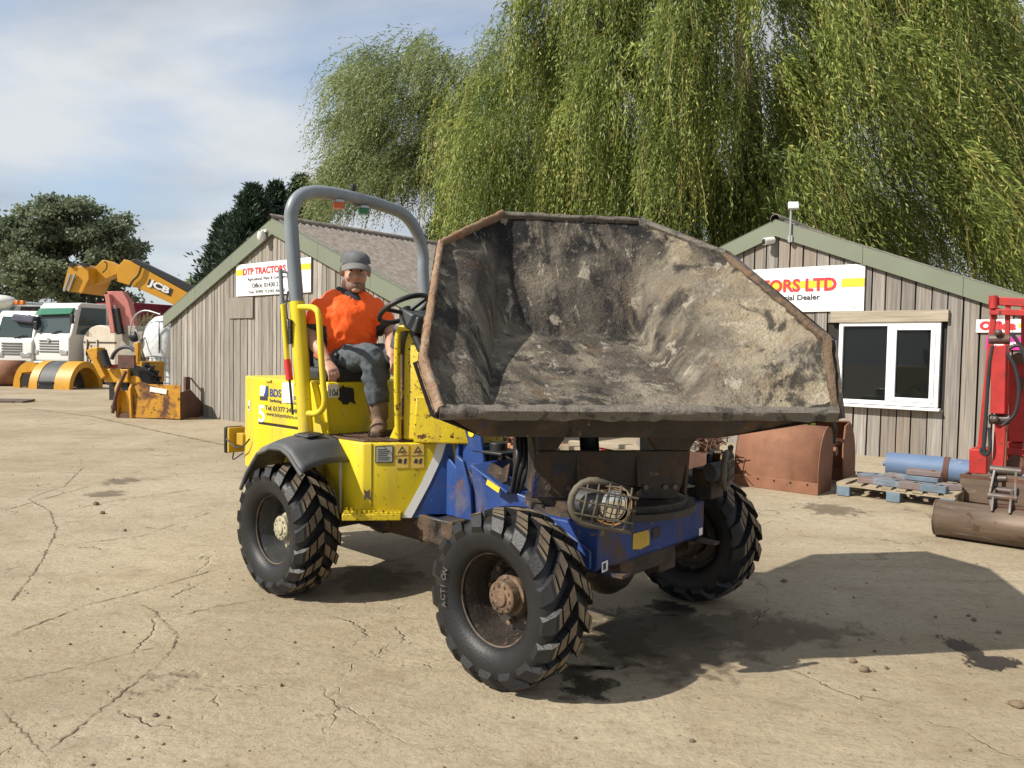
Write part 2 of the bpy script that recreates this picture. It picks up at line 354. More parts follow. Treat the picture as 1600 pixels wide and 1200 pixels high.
# long open cracks and slab joints picked off the concrete
M['crack'] = pm('crack_dirt', (0.155, 0.117, 0.075), 0.95, var=0.4, vs=9)
def strip(path, w, jit=0.10, step=0.02):
    P_ = [Vector((*on_ground(*q)[:2], 0)) for q in path]; out = []
    for a, b_ in zip(P_, P_[1:]):
        n = max(2, int((b_ - a).length / step)); d = (b_ - a).normalized(); s_ = Vector((-d.y, d.x, 0))
        for i in range(n): out.append(a.lerp(b_, i / n) + s_ * random.gauss(0, jit * 0.05))
    out.append(P_[-1]); v = []; f = []
    for i, p in enumerate(out):
        d = (out[min(i + 1, len(out) - 1)] - out[max(i - 1, 0)]).normalized(); s_ = Vector((-d.y, d.x, 0)); k = .75 * w * max(0.08, random.gauss(.55, .3)) * (.35 + .65 * abs(math.sin(i * .13 + len(path)))) * min(1, i / 3, (len(out) - 1 - i) / 3)
        v += [p + s_ * k / 2, p - s_ * k / 2]
        if i: f.append((2 * i - 2, 2 * i - 1, 2 * i + 1, 2 * i))
    return [(q.x, q.y, 0.004) for q in v], f
for path, w in (([(0, 1001), (60, 975), (135, 946), (203, 929), (270, 910), (338, 890)], .018), ([(208, 939), (240, 955), (261, 977), (278, 992), (268, 1015), (240, 1045), (200, 1075), (159, 1108), (72, 1175)], .016),
                ([(261, 968), (338, 948), (420, 936)], .013), ([(43, 779), (77, 799), (89, 828), (63, 881), (14, 944)], .022), ([(0, 893), (53, 881)], .014), ([(0, 1110), (40, 1150), (85, 1198)], .012),
                ([(40, 638), (145, 651), (242, 673), (358, 697)], .10), ([(95, 800), (180, 782), (300, 766)], .02), ([(0, 800), (60, 782), (140, 760)], .02), ([(120, 850), (220, 838), (330, 800)], .016),
                ([(500, 905), (600, 880), (680, 860)], .018), ([(130, 730), (100, 760), (43, 779)], .02), ([(0, 1070), (130, 1040), (250, 1010)], .012)):
    v, f = strip(path, w); mb = MB(); mb.add(v, f); mb.build('crack', M['crack'], g, fix=False)
# oil stains: thin ragged films on the concrete
def stain_mat(name, colr, rough, amt, seed, rag=1.0):
    m = bpy.data.materials.new(name); m.use_nodes = True; nt = m.node_tree; N = nt.nodes; L = nt.links.new; b_ = N['Principled BSDF']; b_.inputs['Base Color'].default_value = (*colr, 1); b_.inputs['Roughness'].default_value = rough
    tc_ = N.new('ShaderNodeTexCoord'); mp_ = N.new('ShaderNodeMapping'); mp_.inputs['Location'].default_value = (-.5, -.5, 0); mp_.inputs['Scale'].default_value = (1, 1, 0); L(tc_.outputs['Generated'], mp_.inputs[0])
    ln = N.new('ShaderNodeVectorMath'); ln.operation = 'LENGTH'; L(mp_.outputs[0], ln.inputs[0])
    ge = N.new('ShaderNodeNewGeometry'); n1_ = N.new('ShaderNodeTexNoise'); n1_.inputs['Scale'].default_value = 7.5; n1_.inputs['Detail'].default_value = 9; n1_.inputs['Roughness'].default_value = .68; n1_.inputs['Distortion'].default_value = .6
    ad = N.new('ShaderNodeVectorMath'); ad.operation = 'ADD'; L(ge.outputs['Position'], ad.inputs[0]); ad.inputs[1].default_value = (seed * 1.7, seed, 0); L(ad.outputs[0], n1_.inputs['Vector'])
    sb_ = N.new('ShaderNodeMath'); sb_.operation = 'MULTIPLY_ADD'; L(n1_.outputs[0], sb_.inputs[0]); sb_.inputs[1].default_value = rag; l2 = N.new('ShaderNodeMath'); l2.operation = 'MULTIPLY'; l2.inputs[1].default_value = 2.3; L(ln.outputs['Value'], l2.inputs[0]); L(l2.outputs[0], sb_.inputs[2])
    r = N.new('ShaderNodeMapRange'); r.interpolation_type = 'SMOOTHSTEP'; r.inputs[1].default_value = .5 * rag + .40; r.inputs[2].default_value = .5 * rag + .56; r.inputs[3].default_value = amt; r.inputs[4].default_value = 0; L(sb_.outputs[0], r.inputs[0]); L(r.outputs[0], b_.inputs['Alpha']); return m
def film(cx, cy, rx, ry, mat, z, name):
    c = on_ground(cx, cy); ex = on_ground(cx + rx, cy) - c; ey = on_ground(cx, cy - ry) - c
    mb = MB(); hx_, hy_ = abs(ex[0]) * 1.6, abs(ey[1]) * 1.6; mb.add([(c[0] + i * hx_, c[1] + j * hy_, z) for i, j in ((-1, -1), (1, -1), (1, 1), (-1, 1))], [(0, 1, 2, 3)]); mb.build(name, mat, g, fix=False)
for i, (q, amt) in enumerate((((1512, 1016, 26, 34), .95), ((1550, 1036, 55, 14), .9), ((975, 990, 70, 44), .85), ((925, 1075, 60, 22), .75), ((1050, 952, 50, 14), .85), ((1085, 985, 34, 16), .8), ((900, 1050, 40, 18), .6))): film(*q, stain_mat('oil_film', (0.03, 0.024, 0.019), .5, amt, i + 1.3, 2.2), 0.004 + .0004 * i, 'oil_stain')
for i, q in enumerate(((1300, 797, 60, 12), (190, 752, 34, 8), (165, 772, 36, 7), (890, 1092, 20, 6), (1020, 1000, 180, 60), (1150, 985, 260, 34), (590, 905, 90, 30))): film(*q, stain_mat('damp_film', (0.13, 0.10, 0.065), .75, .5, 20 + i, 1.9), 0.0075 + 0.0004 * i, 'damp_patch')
# loose pebbles and clods
M['clod'] = pm('dry_clod', (0.16, 0.115, 0.075), 0.95, var=0.5, vs=5)
pe = MB()
def pebble(x, y, r):
    rr = [r * random.uniform(.7, 1.2) for _ in range(3)]; n0 = len(pe.v); pe.ball((x, y, rr[2] * .35), (rr[0], rr[1], rr[2] * .7), 6, 4)
    for i in range(n0, len(pe.v)): pe.v[i] = tuple(c + random.uniform(-.12, .12) * r for c in pe.v[i])
for px, py, r in ((1225, 909, .022), (1333, 1035, .02), (1350, 1049, .024), (1522, 970, .02), (1590, 1104, .03), (1462, 965, .012), (1385, 1045, .012), (1560, 989, .015), (1082, 1159, .012), (1575, 1100, .012), (520, 778, .03), (150, 789, .03), (160, 803, .025), (195, 830, .02), (440, 1072, .012), (460, 1005, .01), (243, 1119, .014), (1513, 963, .012)):
    q = on_ground(px, py); pebble(q[0], q[1], r)
for _ in range(900):
    y = random.uniform(2.0, 13) if random.random() < .7 else random.uniform(2, 5); x = random.uniform(-1, 1) * y * .75; pebble(x, y, random.choice((.002, .003, .003, .004, .005, .008)))
struct(pe.build('loose_pebbles', M['clod'], smooth=60, fix=False), 'stuff')

# ================================================================== SHEDS
M['board_l'] = pm('weathered_board_pale', (0.29, 0.265, 0.232), 0.9, var=0.4, vs=5, stretch=(9, 9, 0.35), coord='World', rnd=0.32, tint=((0.2, 0.165, 0.125), 0.55), layers=[((0.11, 0.098, 0.085), 3, 0.50, 0.2, 0.9, (8, 8, .25), .85), ((0.40, 0.38, 0.35), 2, 0.56, 0.2, 0.9, (7, 7, .3), .5), ((0.06, 0.045, 0.03), 5.5, 0.73, 0.03, 0.9, (1.3, 1.3, 1), .7)], bump=0.5, bs=16)
M['board_r'] = pm('weathered_board_grey', (0.25, 0.232, 0.21), 0.9, var=0.4, vs=4, stretch=(10, 10, 0.3), coord='World', rnd=0.24, tint=((0.22, 0.17, 0.125), 0.6), layers=[((0.10, 0.09, 0.08), 2.5, 0.50, 0.2, 0.9, (9, 9, .2), .85), ((0.36, 0.34, 0.31), 2, 0.57, 0.2, 0.9, (8, 8, .25), .5), ((0.075, 0.05, 0.03), 5.5, 0.71, 0.03, 0.9, (1.3, 1.3, 1), .8)], bump=0.5, bs=14)
M['gap'] = flat('dark_gap', (0.025, 0.022, 0.018), 0.95)
M['fascia'] = pm('olive_sheet_trim', (0.165, 0.185, 0.13), 0.45, var=0.07, vs=1.5)
M['fibre'] = pm('old_fibre_cement', (0.17, 0.145, 0.125), 0.95, var=0.35, vs=7, layers=[((0.33, 0.31, 0.27), 9, 0.6, 0.12, 0.95), ((0.05, 0.045, 0.035), 6, 0.55, 0.2, 0.95, (1, 1, 1), .8)], bump=0.5, bs=40)
M['lintel'] = pm('pale_timber', (0.34, 0.29, 0.22), 0.85, var=0.3, vs=4, stretch=(.4, .4, 9), coord='World', bump=0.3, bs=14)
ROT = math.radians(-40)
def shed(name, label, F, uL, uA, uR, zE, zA, depth, bw, boards, fasc, u_to=None, wood='board_l'):
    root = thing(name, label, 'shed', F.o, F.th)
    def top(u): return zE + (zA - zE) * ((u - uL) / (uA - uL) if u < uA else (uR - u) / (uR - uA))
    c = MB(); poly = [(uL + .02, 0), (uR - .02, 0), (uR - .02, zE - .06), (uA, zA - .08), (uL + .02, zE - .06)]
    c.prism(poly, lambda a, b_, t: (a, t, b_), 0.03, depth - .05); c.build('wall_core', M['gap'], root)
    u = uL; rr = random.Random(5)
    while u < uR - 0.02:
        w = min(bw * rr.uniform(.93, 1.07), uR - u); g_ = bw * .085 + rr.uniform(0, .008); y0 = rr.uniform(-.010, .005)
        cuts = boards(u, w)
        for z0, z1 in cuts:
            a, b_ = u + g_ / 2, u + w - g_ / 2; za, zb = min(top(a) - .05, z1 or 99), min(top(b_) - .05, z1 or 99)
            if a < uA < b_: pl = [(a, z0), (b_, z0), (b_, zb), (uA, min(top(uA) - .05, z1 or 99)), (a, za)]
            else: pl = [(a, z0), (b_, z0), (b_, zb), (a, za)]
            MB().prism(pl, lambda p, q, t: (p, t, q), y0, y0 + .022).build('board', M[wood], root)
        u += w
    # long side walls, boarded
    for us, sg in ((uL, -1), (uR, 1)):
        y = .1; k = 0
        while y < depth - .1 and k < 70:
            MB().box((us + sg * .0, y + bw / 2, (zE - .1) / 2), (.022, bw * .94, zE - .1)).build('board', M[wood], root); y += bw; k += 1
    # rake trim
    for a, b_, s_ in ((uL - .18, uA, -1), (uR + .18, uA, 1)):
        za = zE - .18 * (zA - zE) / (uA - uL); f = MB(); n = 3 if abs(b_ - a) > 3 else 2
        for i in range(n):
            p0, p1 = i / n, (i + 1) / n - (.0015 if i < n - 1 else 0); q0 = a + (b_ - a) * p0; q1 = a + (b_ - a) * p1; z0 = za + (zA - za) * p0; z1 = za + (zA - za) * p1
            f2 = MB(); f2.prism([(q0, z0 - fasc), (q1, z1 - fasc), (q1, z1 + .03), (q0, z0 + .03)], lambda p, q, t: (p, t, q), -.075, -.03)
            f2.prism([(q0, z0 + .03), (q1, z1 + .03), (q1, z1 + .036), (q0, z0 + .036)], lambda p, q, t: (p, t, q), -.08, .18)
            f2.build('fascia', M['fascia'], root)
    # corrugated sheets, one object each course and bay
    for sgn, ue in ((-1, uL - .25), (1, uR + .25)):
        L_ = math.hypot(ue - uA, zA - zE); y = .0; bay = 0
        dx = (ue - uA); dz = -(zA - zE) * abs(dx) / abs((uL if sgn < 0 else uR) - uA)
        while y < depth:
            y1 = min(y + 1.0, depth + .1)
            for cs in range(3):
                s0, s1 = cs / 3, (cs + 1) / 3 + .02
                def fn(a, b_, s0=s0, s1=s1, y=y, y1=y1, cs=cs):
                    s_ = s0 + (s1 - s0) * a; yy = y + (y1 - y) * b_ + .004
                    return (uA + dx * s_, yy, zA + .02 + dz * s_ + .022 * math.sin(yy * 2 * math.pi / .146) + .012 * (3 - cs) * .3 + .012 * (1 - a))
                MB().grid(fn, 1, 56).build('roof_sheet', M['fibre'], root, smooth=70, fix=False)
            y = y1
    rc = MB(); rc.lathe([(-.12, .07), (-.1, .085), (depth + .1, .085)], (uA, 0, zA + .035), 'Y', 10, a0=-.2, a1=math.pi + .2); rc.build('ridge_cap', M['fibre'], root, smooth=60)
    return root, top
# frames: local x along the gable wall (to the right), local y into the shed
FR = Frame((0.643 * 12.4, 0.766 * 12.4, 0), ROT); FL = Frame((0.643 * 8.15, 0.766 * 8.15, 0), ROT)
fr = lambda x, y, d=0.0: FR.on(1, d, x, y)
fl = lambda x, y, d=0.0: FL.on(1, d, x, y)
apR = fr(1215, 347); rkR = fr(1600, 466); apL = fl(430, 345); evL = fl(266, 489)
print('right apex', apR, 'rake', rkR, 'left apex', apL, 'eave', evL, fl(655, 447))
slR = (rkR[2] - apR[2]) / (rkR[0] - apR[0]); hwR = (apR[2] - 2.15) / -slR
w0 = fr(1313, 504); w1 = fr(1466, 637)
wx0, wx1, wz0, wz1 = w0[0], w1[0], w1[2], w0[2]
def boardsR(u, w):
    if u + w > wx0 + .01 and u < wx1 - .01: return [(0.0, wz0 - .04), (wz1, None)]
    return [(0.0, None)]
shedR, topR = shed('timber_shed', 'grey boarded shed with a white window and olive roof trim beside the red machine', FR, apR[0] - hwR, apR[0], apR[0] + hwR, 2.15, apR[2], 6.5, .205, boardsR, .235, wood='board_r')
hL = apL[0] - evL[0]
uRL = apL[0] + hL * 1.0
h0 = fl(360, 466); h1_ = fl(397, 497)
def boardsL(u, w): return [(0.0, None)]
shedL, topL = shed('timber_shed', 'pale weathered boarded shed with a mossy corrugated roof behind the driver', FL, evL[0], apL[0], uRL, evL[2], apL[2], 11, .125, boardsL, .25)
MB().box(((h0[0] + h1_[0]) / 2, -.02, (h0[2] + h1_[2]) / 2), (h1_[0] - h0[0], .025, h0[2] - h1_[2])).build('hatch', M['board_l'], shedL, bevel=.003)
# window
wr = MB(); cx, cz, ww, wh = (wx0 + wx1) / 2, (wz0 + wz1) / 2, wx1 - wx0, wz1 - wz0
win = MB()
for bx_, bz_, bw_, bh_ in ((wx0 + .03, cz, .06, wh), (wx1 - .03, cz, .06, wh), (cx, wz1 - .03, ww - .12, .06), (cx, wz0 + .03, ww - .12, .06), (wx0 + ww * .52, cz, .07, wh - .12)):
    win.box((bx_, .0, bz_), (bw_, .09, bh_))
winf = win.build('window', M['upvc'], shedR, bevel=.006)
sash = MB(); sa, sb = wx0 + ww * .52 + .036, wx1 - .061
for bx_, bz_, bw_, bh_ in ((sa + .03, cz, .06, wh - .122), (sb - .03, cz, .06, wh - .122), ((sa + sb) / 2, wz1 - .092, sb - sa - .12, .06), ((sa + sb) / 2, wz0 + .092, sb - sa - .12, .06)): sash.box((bx_, -.022, bz_), (bw_, .07, bh_))
sash.build('sash', M['upvc'], winf, bevel=.006)
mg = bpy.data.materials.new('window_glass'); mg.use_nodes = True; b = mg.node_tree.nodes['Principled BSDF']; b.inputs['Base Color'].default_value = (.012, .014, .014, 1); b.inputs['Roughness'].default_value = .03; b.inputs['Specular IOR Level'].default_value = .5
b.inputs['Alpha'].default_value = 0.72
M['glass'] = mg
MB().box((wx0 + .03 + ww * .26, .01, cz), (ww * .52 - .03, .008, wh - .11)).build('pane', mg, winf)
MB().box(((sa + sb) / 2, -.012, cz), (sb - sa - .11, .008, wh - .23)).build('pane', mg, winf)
MB().box((cx + .01, -.05, wz0 - .03), (ww + .05, .15, .04)).build('sill', M['upvc'], winf, bevel=.008)
# a dim office behind the glass
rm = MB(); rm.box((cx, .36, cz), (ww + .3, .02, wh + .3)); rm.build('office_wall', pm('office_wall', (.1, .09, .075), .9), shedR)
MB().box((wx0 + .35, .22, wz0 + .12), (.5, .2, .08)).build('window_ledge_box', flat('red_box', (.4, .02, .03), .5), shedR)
l0 = fr(1300, 487); l1 = fr(1483, 503)
MB().box(((l0[0] + l1[0]) / 2, -.04, (l0[2] + l1[2]) / 2), (l1[0] - l0[0], .06, .17)).build('lintel', M['lintel'], shedR, bevel=.004)
# signs
def signboard(label, F, px, group=None, name='sign_board'):
    (a, b_, c, d) = [F.on(1, -.03, *q) for q in px]; u0 = (a[0] + d[0]) / 2; u1 = (b_[0] + c[0]) / 2; z0 = (c[2] + d[2]) / 2; z1 = (a[2] + b_[2]) / 2
    root = thing(name, label, 'sign', F.wld((u0, -.03, z0)), F.th); W, Hh = u1 - u0, z1 - z0
    MB().box((W / 2, 0, Hh / 2), (W, .012, Hh)).build('panel', M['sign_white'], root, bevel=.002)
    return root, W, Hh
def band(root, x0, x1, z0, z1, mat, y=-.009):
    MB().box(((x0 + x1) / 2, y, (z0 + z1) / 2), (x1 - x0, .004, z1 - z0)).build('stripe', mat, root)
X_, Z_ = (1, 0, 0), (0, 0, 1)
s1, W, Hh = signboard('white dealer sign with red lettering and yellow stripe on the pale shed', FL, ((369, 414), (486, 402), (486, 456), (370, 464)))
band(s1, .0, W * .1, Hh * .66, Hh * .83, M['yellow_ink']); band(s1, W * .87, W, Hh * .66, Hh * .83, M['yellow_ink'])
text_mesh('lettering', 'DTP TRACTORS LTD', Hh * .28, M['red_ink'], s1, (W * .1, -.013, Hh * .66), X_, Z_, W * .76, .006)
for tx, zz, hh, x0, ww_ in (('Agricultural, Plant & Commercial Dealer', .47, .13, .17, .7), ('Office: 01430 2', .24, .2, .23, .36), ('Tom: 07495 712103, Alex: 0', .07, .13, .18, .5)):
    text_mesh('lettering', tx, Hh * hh, M['dark_ink'], s1, (W * x0, -.013, Hh * zz), X_, Z_, W * ww_, .001)
s2, W, Hh = signboard('long white dealer sign with red lettering above the shed window', FR, ((1040, 430), (1352, 411), (1350, 485), (1040, 492)))
ltx = W * .885
band(s2, 0, W * .05, Hh * .55, Hh * .74, M['yellow_ink']); band(s2, W * .9, W - .002, Hh * .52, Hh * .70, M['yellow_ink']); band(s2, W * .5, W * .86, Hh * .53, Hh * .69, M['yellow_ink'], -.0085)
text_mesh('lettering', 'DTP TRACTORS LTD', Hh * .38, M['red_ink'], s2, (W * .145, -.015, Hh * .47), X_, Z_, W * .73, .009)
text_mesh('lettering', 'Agricultural, Plant & Commercial Dealer', Hh * .17, M['dark_ink'], s2, (W * .167, -.013, Hh * .27), X_, Z_, W * .64, .002)
bl = MB()
for i in range(7): bl.cyl((W * (.04 + .153 * i), -.006, Hh * (.93 if i % 2 else .07)), (W * (.04 + .153 * i), -.012, Hh * (.93 if i % 2 else .07)), .012, n=8)
bl.build('fixing_screws', M['galv'], s2)
s3, W, Hh = signboard('small white office sign with red lettering behind the red machine', FR, ((1525, 500), (1690, 497), (1690, 519), (1525, 520)))
text_mesh('lettering', 'Office', Hh * .85, M['red_ink'], s3, (W * .04, -.013, Hh * .24), X_, Z_, W * .36, .01); band(s3, W * .42, W * .75, Hh * .4, Hh * .68, M['yellow_ink'])
a = fr(1575, 527); s4 = thing('notice_board', 'bright pink customer notice on the boards below the office sign', 'sign', FR.wld((a[0] - .25, -.03, a[2] - .17)), ROT)
MB().box((.42, 0, .085), (.84, .012, .17)).build('panel', M['pink'], s4); text_mesh('lettering', 'Customer Notice', .09, M['white_ink'], s4, (.04, -.013, .06), X_, Z_, .76, .004)
# cameras and light mast
def bullet_cam(F, px, label, dome=False):
    q = F.on(1, -.02, *px); r = thing('security_camera', label, 'camera', F.wld(q), F.th)
    if dome:
        MB().box((0, -.05, .12), (.12, .1, .05)).build('bracket', M['white'], r, bevel=.01); b_ = MB(); b_.lathe([(.1, .02), (.1, .07), (.0, .085), (-.05, .06), (-.07, 0.001)], (-.03, -.13, 0), 'Z', 14); b_.build('housing', M['white'], r, smooth=40)
        MB().tube([(0, -.05, .12), (-.03, -.13, .12), (-.03, -.13, .08)], .02).build('arm', M['white'], r, smooth=60)
    else:
        MB().lathe([(0, 0.001), (0, .06), (-.03, .06), (-.03, .001)], (0, 0, 0), 'Y', 14).build('bracket', M['white'], r, smooth=40)
        MB().cyl((0.04, -.03, 0), (-.06, -.17, -.03), .055, .06, 16).build('housing', M['white'], r, smooth=40)
        MB().cyl((-.06, -.17, -.03), (-.064, -.177, -.031), .045, n=16).build('lens', M['glass'], r, smooth=40)
bullet_cam(FR, (1206, 376), 'white bullet camera below the roof peak near the floodlight mast')
bullet_cam(FL, (420, 372), 'white dome camera on an arm under the roof peak of the pale shed', True)
q = fr(1238, 380); q2 = fr(1241, 318); ms = thing('floodlight_mast', 'thin galvanised pole with a small white floodlight above the roof peak', 'floodlight', FR.wld((q[0], -.1, q[2])), ROT)
hm = q2[2] - q[2]; MB().cyl((0, 0, 0), (0, 0, hm), .018).build('pole', M['galv'], ms, smooth=40); MB().box((0, .04, .06), (.07, .09, .1)).build('bracket', M['galv'], ms)
MB().box((.05, -.04, hm - .06), (.16, .05, .13), rotm('Z', .5) @ rotm('X', -.5)).build('lamp_head', M['white'], ms, bevel=.01); MB().box((.02, -.02, hm - .05), (.06, .03, .04)).build('yoke', M['galv'], ms)
# ================================================================== TREES
def leaf_mat(name, dark, light, yellow=None, rough=.5, trans=.35):
    m = bpy.data.materials.new(name); m.use_nodes = True; nt = m.node_tree; N = nt.nodes; L = nt.links.new; N.clear()
    out = N.new('ShaderNodeOutputMaterial'); g_ = N.new('ShaderNodeNewGeometry')
    at = N.new('ShaderNodeAttribute'); at.attribute_name = 'tone'
    mx = N.new('ShaderNodeMix'); mx.data_type = 'RGBA'; mx.inputs[6].default_value = (*dark, 1); mx.inputs[7].default_value = (*light, 1)
    L(at.outputs['Fac'], mx.inputs[0]); c = mx.outputs[2]
    if yellow:
        r = N.new('ShaderNodeMapRange'); r.inputs[1].default_value = .82; r.inputs[2].default_value = 1.0; r.inputs[4].default_value = .7; L(at.outputs['Fac'], r.inputs[0])
        m2 = N.new('ShaderNodeMix'); m2.data_type = 'RGBA'; L(r.outputs[0], m2.inputs[0]); L(c, m2.inputs[6]); m2.inputs[7].default_value = (*yellow, 1); c = m2.outputs[2]
    d = N.new('ShaderNodeBsdfPrincipled'); d.inputs['Roughness'].default_value = rough; d.inputs['Specular IOR Level'].default_value = .35; L(c, d.inputs['Base Color'])
    t = N.new('ShaderNodeBsdfTranslucent'); L(c, t.inputs['Color'])
    ms = N.new('ShaderNodeMixShader'); ms.inputs[0].default_value = trans; L(d.outputs[0], ms.inputs[1]); L(t.outputs[0], ms.inputs[2]); L(ms.outputs[0], out.inputs[0])
    return m
def leaves(name, C, D_, ln, wd, tone, mat, parent, seed=1):
    rr = np.random.default_rng(seed); n = len(C); D_ = D_ / np.linalg.norm(D_, axis=1, keepdims=True)
    r = rr.normal(size=(n, 3)); s = np.cross(D_, r); s /= np.linalg.norm(s, axis=1, keepdims=True) + 1e-9
    ln = np.asarray(ln)[:, None]; wd = np.asarray(wd)[:, None]
    v = np.empty((n, 4, 3), np.float32); v[:, 0] = C; v[:, 1] = C + D_ * ln * .45 + s * wd / 2; v[:, 2] = C + D_ * ln; v[:, 3] = C + D_ * ln * .45 - s * wd / 2
    me = bpy.data.meshes.new(name); me.vertices.add(4 * n); me.vertices.foreach_set('co', v.ravel()); me.loops.add(4 * n); me.loops.foreach_set('vertex_index', np.arange(4 * n, dtype=np.int32))
    me.polygons.add(n); me.polygons.foreach_set('loop_start', np.arange(0, 4 * n, 4, dtype=np.int32)); me.materials.append(mat)
    a = me.attributes.new('tone', 'FLOAT', 'FACE'); a.data.foreach_set('value', np.clip(tone, 0, 1).astype(np.float32)); me.update(calc_edges=True)
    o = link(name, me, parent); o['kind'] = 'stuff'; return o
M['bark'] = pm('willow_bark', (0.075, 0.055, 0.04), .95, var=.5, vs=3, stretch=(3, 3, .6), bump=1.0, bs=5, bdist=.08)
M['bark2'] = pm('grey_bark', (0.06, 0.05, 0.04), .95, var=.4, vs=3, bump=.6, bs=8, bdist=.05)
M['willow'] = leaf_mat('willow_leaf', (0.06, 0.095, 0.02), (0.36, 0.43, 0.10), (0.55, 0.49, 0.14), .5, .38)
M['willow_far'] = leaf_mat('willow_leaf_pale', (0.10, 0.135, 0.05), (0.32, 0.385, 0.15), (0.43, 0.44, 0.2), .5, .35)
M['oak'] = leaf_mat('broad_leaf', (0.11, 0.14, 0.085), (0.26, 0.30, 0.18), None, .6, .4)
M['conifer'] = leaf_mat('conifer_spray', (0.018, 0.036, 0.024), (0.06, 0.09, 0.055), None, .6, .1)
M['twig'] = flat('willow_twig', (0.26, 0.20, 0.07), .7)
def limb(name, pts, r, mat, parent, n=10, k=5):
    P_ = resample(pts, k); rs = list(np.interp(np.linspace(0, 1, len(P_)), np.linspace(0, 1, len(r)), r))
    return MB().tube(P_, rs, n).build(name, mat, parent, smooth=80)
def strands(anchors, wind, nstr, rr, lmin, lmax, sp, leaf, spread=.5, outward=None, cen=None, zmin=2.5):
    """hanging shoots: each clump drops a few shoots that leave outward, bend over and fall, drifting with the wind"""
    Cs, Ds, Ls, Ws, Ts = [], [], [], [], []; tw = []
    for A in anchors:
        tone0 = rr.uniform(0.0, .85); cl = rr.uniform(lmin, lmax); w0 = np.array(wind) * rr.uniform(.3, 1.5)
        o = A - cen; o[2] = 0; o = o / (np.linalg.norm(o) + 1e-6)
        lsz = rr.uniform(.75, 1.25)
        for s_ in range(rr.integers(nstr[0], nstr[1])):
            L_ = cl * rr.uniform(.55, 1.15); L_ = min(L_, A[2] - zmin + rr.uniform(-.5, .8))
            if L_ < .5: continue
            n = int(L_ / sp); t = np.linspace(0, 1, n); out0 = o * rr.uniform(.1, .8) + rr.normal(0, .28, 3); out0[2] = abs(out0[2]) * .5
            st = A + rr.normal(0, spread, 3) * np.array([1, 1, .5]); wv = w0 + rr.normal(0, .05, 3)
            p = st + out0 * (1 - np.exp(-t * 3))[:, None] * .9 + np.array([0, 0, -1.0]) * (L_ * (t - .12 * np.sin(t * 3.1)))[:, None] + wv * (L_ * t ** 1.5)[:, None]
            p[:, 0] += .05 * np.sin(t * 9 + rr.uniform(0, 6)); p[:, 1] += .05 * np.sin(t * 8 + rr.uniform(0, 6))
            d = np.gradient(p, axis=0); d /= np.linalg.norm(d, axis=1, keepdims=True)
            j = rr.normal(0, .42, (n, 3)); Cs.append(p + rr.normal(0, .02, (n, 3))); Ds.append(d + j + np.array(wind) * .5)
            Ls.append(leaf * lsz * rr.uniform(.6, 1.4, n) * (1 - .35 * t)); Ws.append(leaf * .17 * rr.uniform(.8, 1.4, n)); Ts.append(tone0 + rr.normal(0, .16, n) + .18 * t)
            tw.append(p[::max(1, n // 7)])
    return [np.concatenate(a) for a in (Cs, Ds, Ls, Ws)] + [np.concatenate(Ts)], tw
def twigs(name, tw, parent, rr, frac=.3, w=.008):
    v = []; f = []
    for p in tw:
        if rr.random() > frac: continue
        s = rr.normal(size=3); s[2] = 0; s = s / np.linalg.norm(s) * w / 2; o = len(v)
        for q in p: v += [tuple(q + s), tuple(q - s)]
        f += [(o + 2 * i, o + 2 * i + 1, o + 2 * i + 3, o + 2 * i + 2) for i in range(len(p) - 1)]
    mb = MB(); mb.v = v; mb.f = f; mb.m = [0] * len(f); o = mb.build(name, M['twig'], parent, fix=False); o['kind'] = 'stuff'
# --- the great weeping willow behind the window shed
WT = at_depth(1150, 420, 24.0); wx, wy = WT[0], WT[1]
wil = thing('willow_tree', 'huge weeping willow towering over the shed with the white window', 'tree', (wx, wy, 0))
limb('trunk', [(0, 0, -.1), (-.1, 0, 2.5), (.1, -.1, 4.8), (.3, -.2, 6.8)], [1.25, 1.0, .95, .8], M['bark'], wil, 16)
rr = np.random.default_rng(3)
for pts, r in (([(.0, 0, 5), (-1.6, -.8, 7.5), (-3.6, -1.6, 10), (-5.0, -2, 12)], [.6, .42, .28, .12]), ([(.2, 0, 5.5), (1.2, -.6, 8), (2.6, -.8, 10.8), (4.5, -1.0, 13.2)], [.5, .32, .2, .06]),
               ([(.1, 0, 6), (.4, .5, 9), (.2, .8, 12), (.6, .6, 15)], [.6, .42, .25, .08]), ([(.2, -.1, 5), (.6, -2.4, 7.4), (.8, -4.6, 9.6), (1.0, -6.2, 11)], [.5, .35, .22, .08]),
               ([(.2, 0.3, 4.6), (2.2, .5, 7.2), (4.2, .6, 9.4), (7.5, .3, 11.6)], [.4, .24, .14, .05]), ([(-.2, 0, 4.8), (-2.2, -2.2, 7), (-4.2, -4.2, 8.8), (-5.2, -5, 9.8)], [.4, .28, .18, .08]),
               ([(.3, -.2, 6), (2.0, -2.4, 9.0), (4.0, -4.4, 11.4)], [.3, .18, .06])):
    limb('limb', pts, r, M['bark'], wil)
def pix(X):
    v = np.array(X, float) - CV; z = v @ DV; return 800 + FPX * (v @ RV) / z, 600 - FPX * (v @ UV) / z
HOL = ((1150, 290, 52, 62), (1335, 290, 100, 100), (1560, 70, 45, 80), (1425, 340, 70, 60), (1010, 215, 30, 60))
def hollow(a): 
    x, y = pix(a + np.array([wx, wy, -1.3])); return any(((x - c[0]) / c[2]) ** 2 + ((y - c[1]) / c[3]) ** 2 < 1 for c in HOL)
cen = np.array([0.3, -.3, 6.0]); anch = []; boughs = []
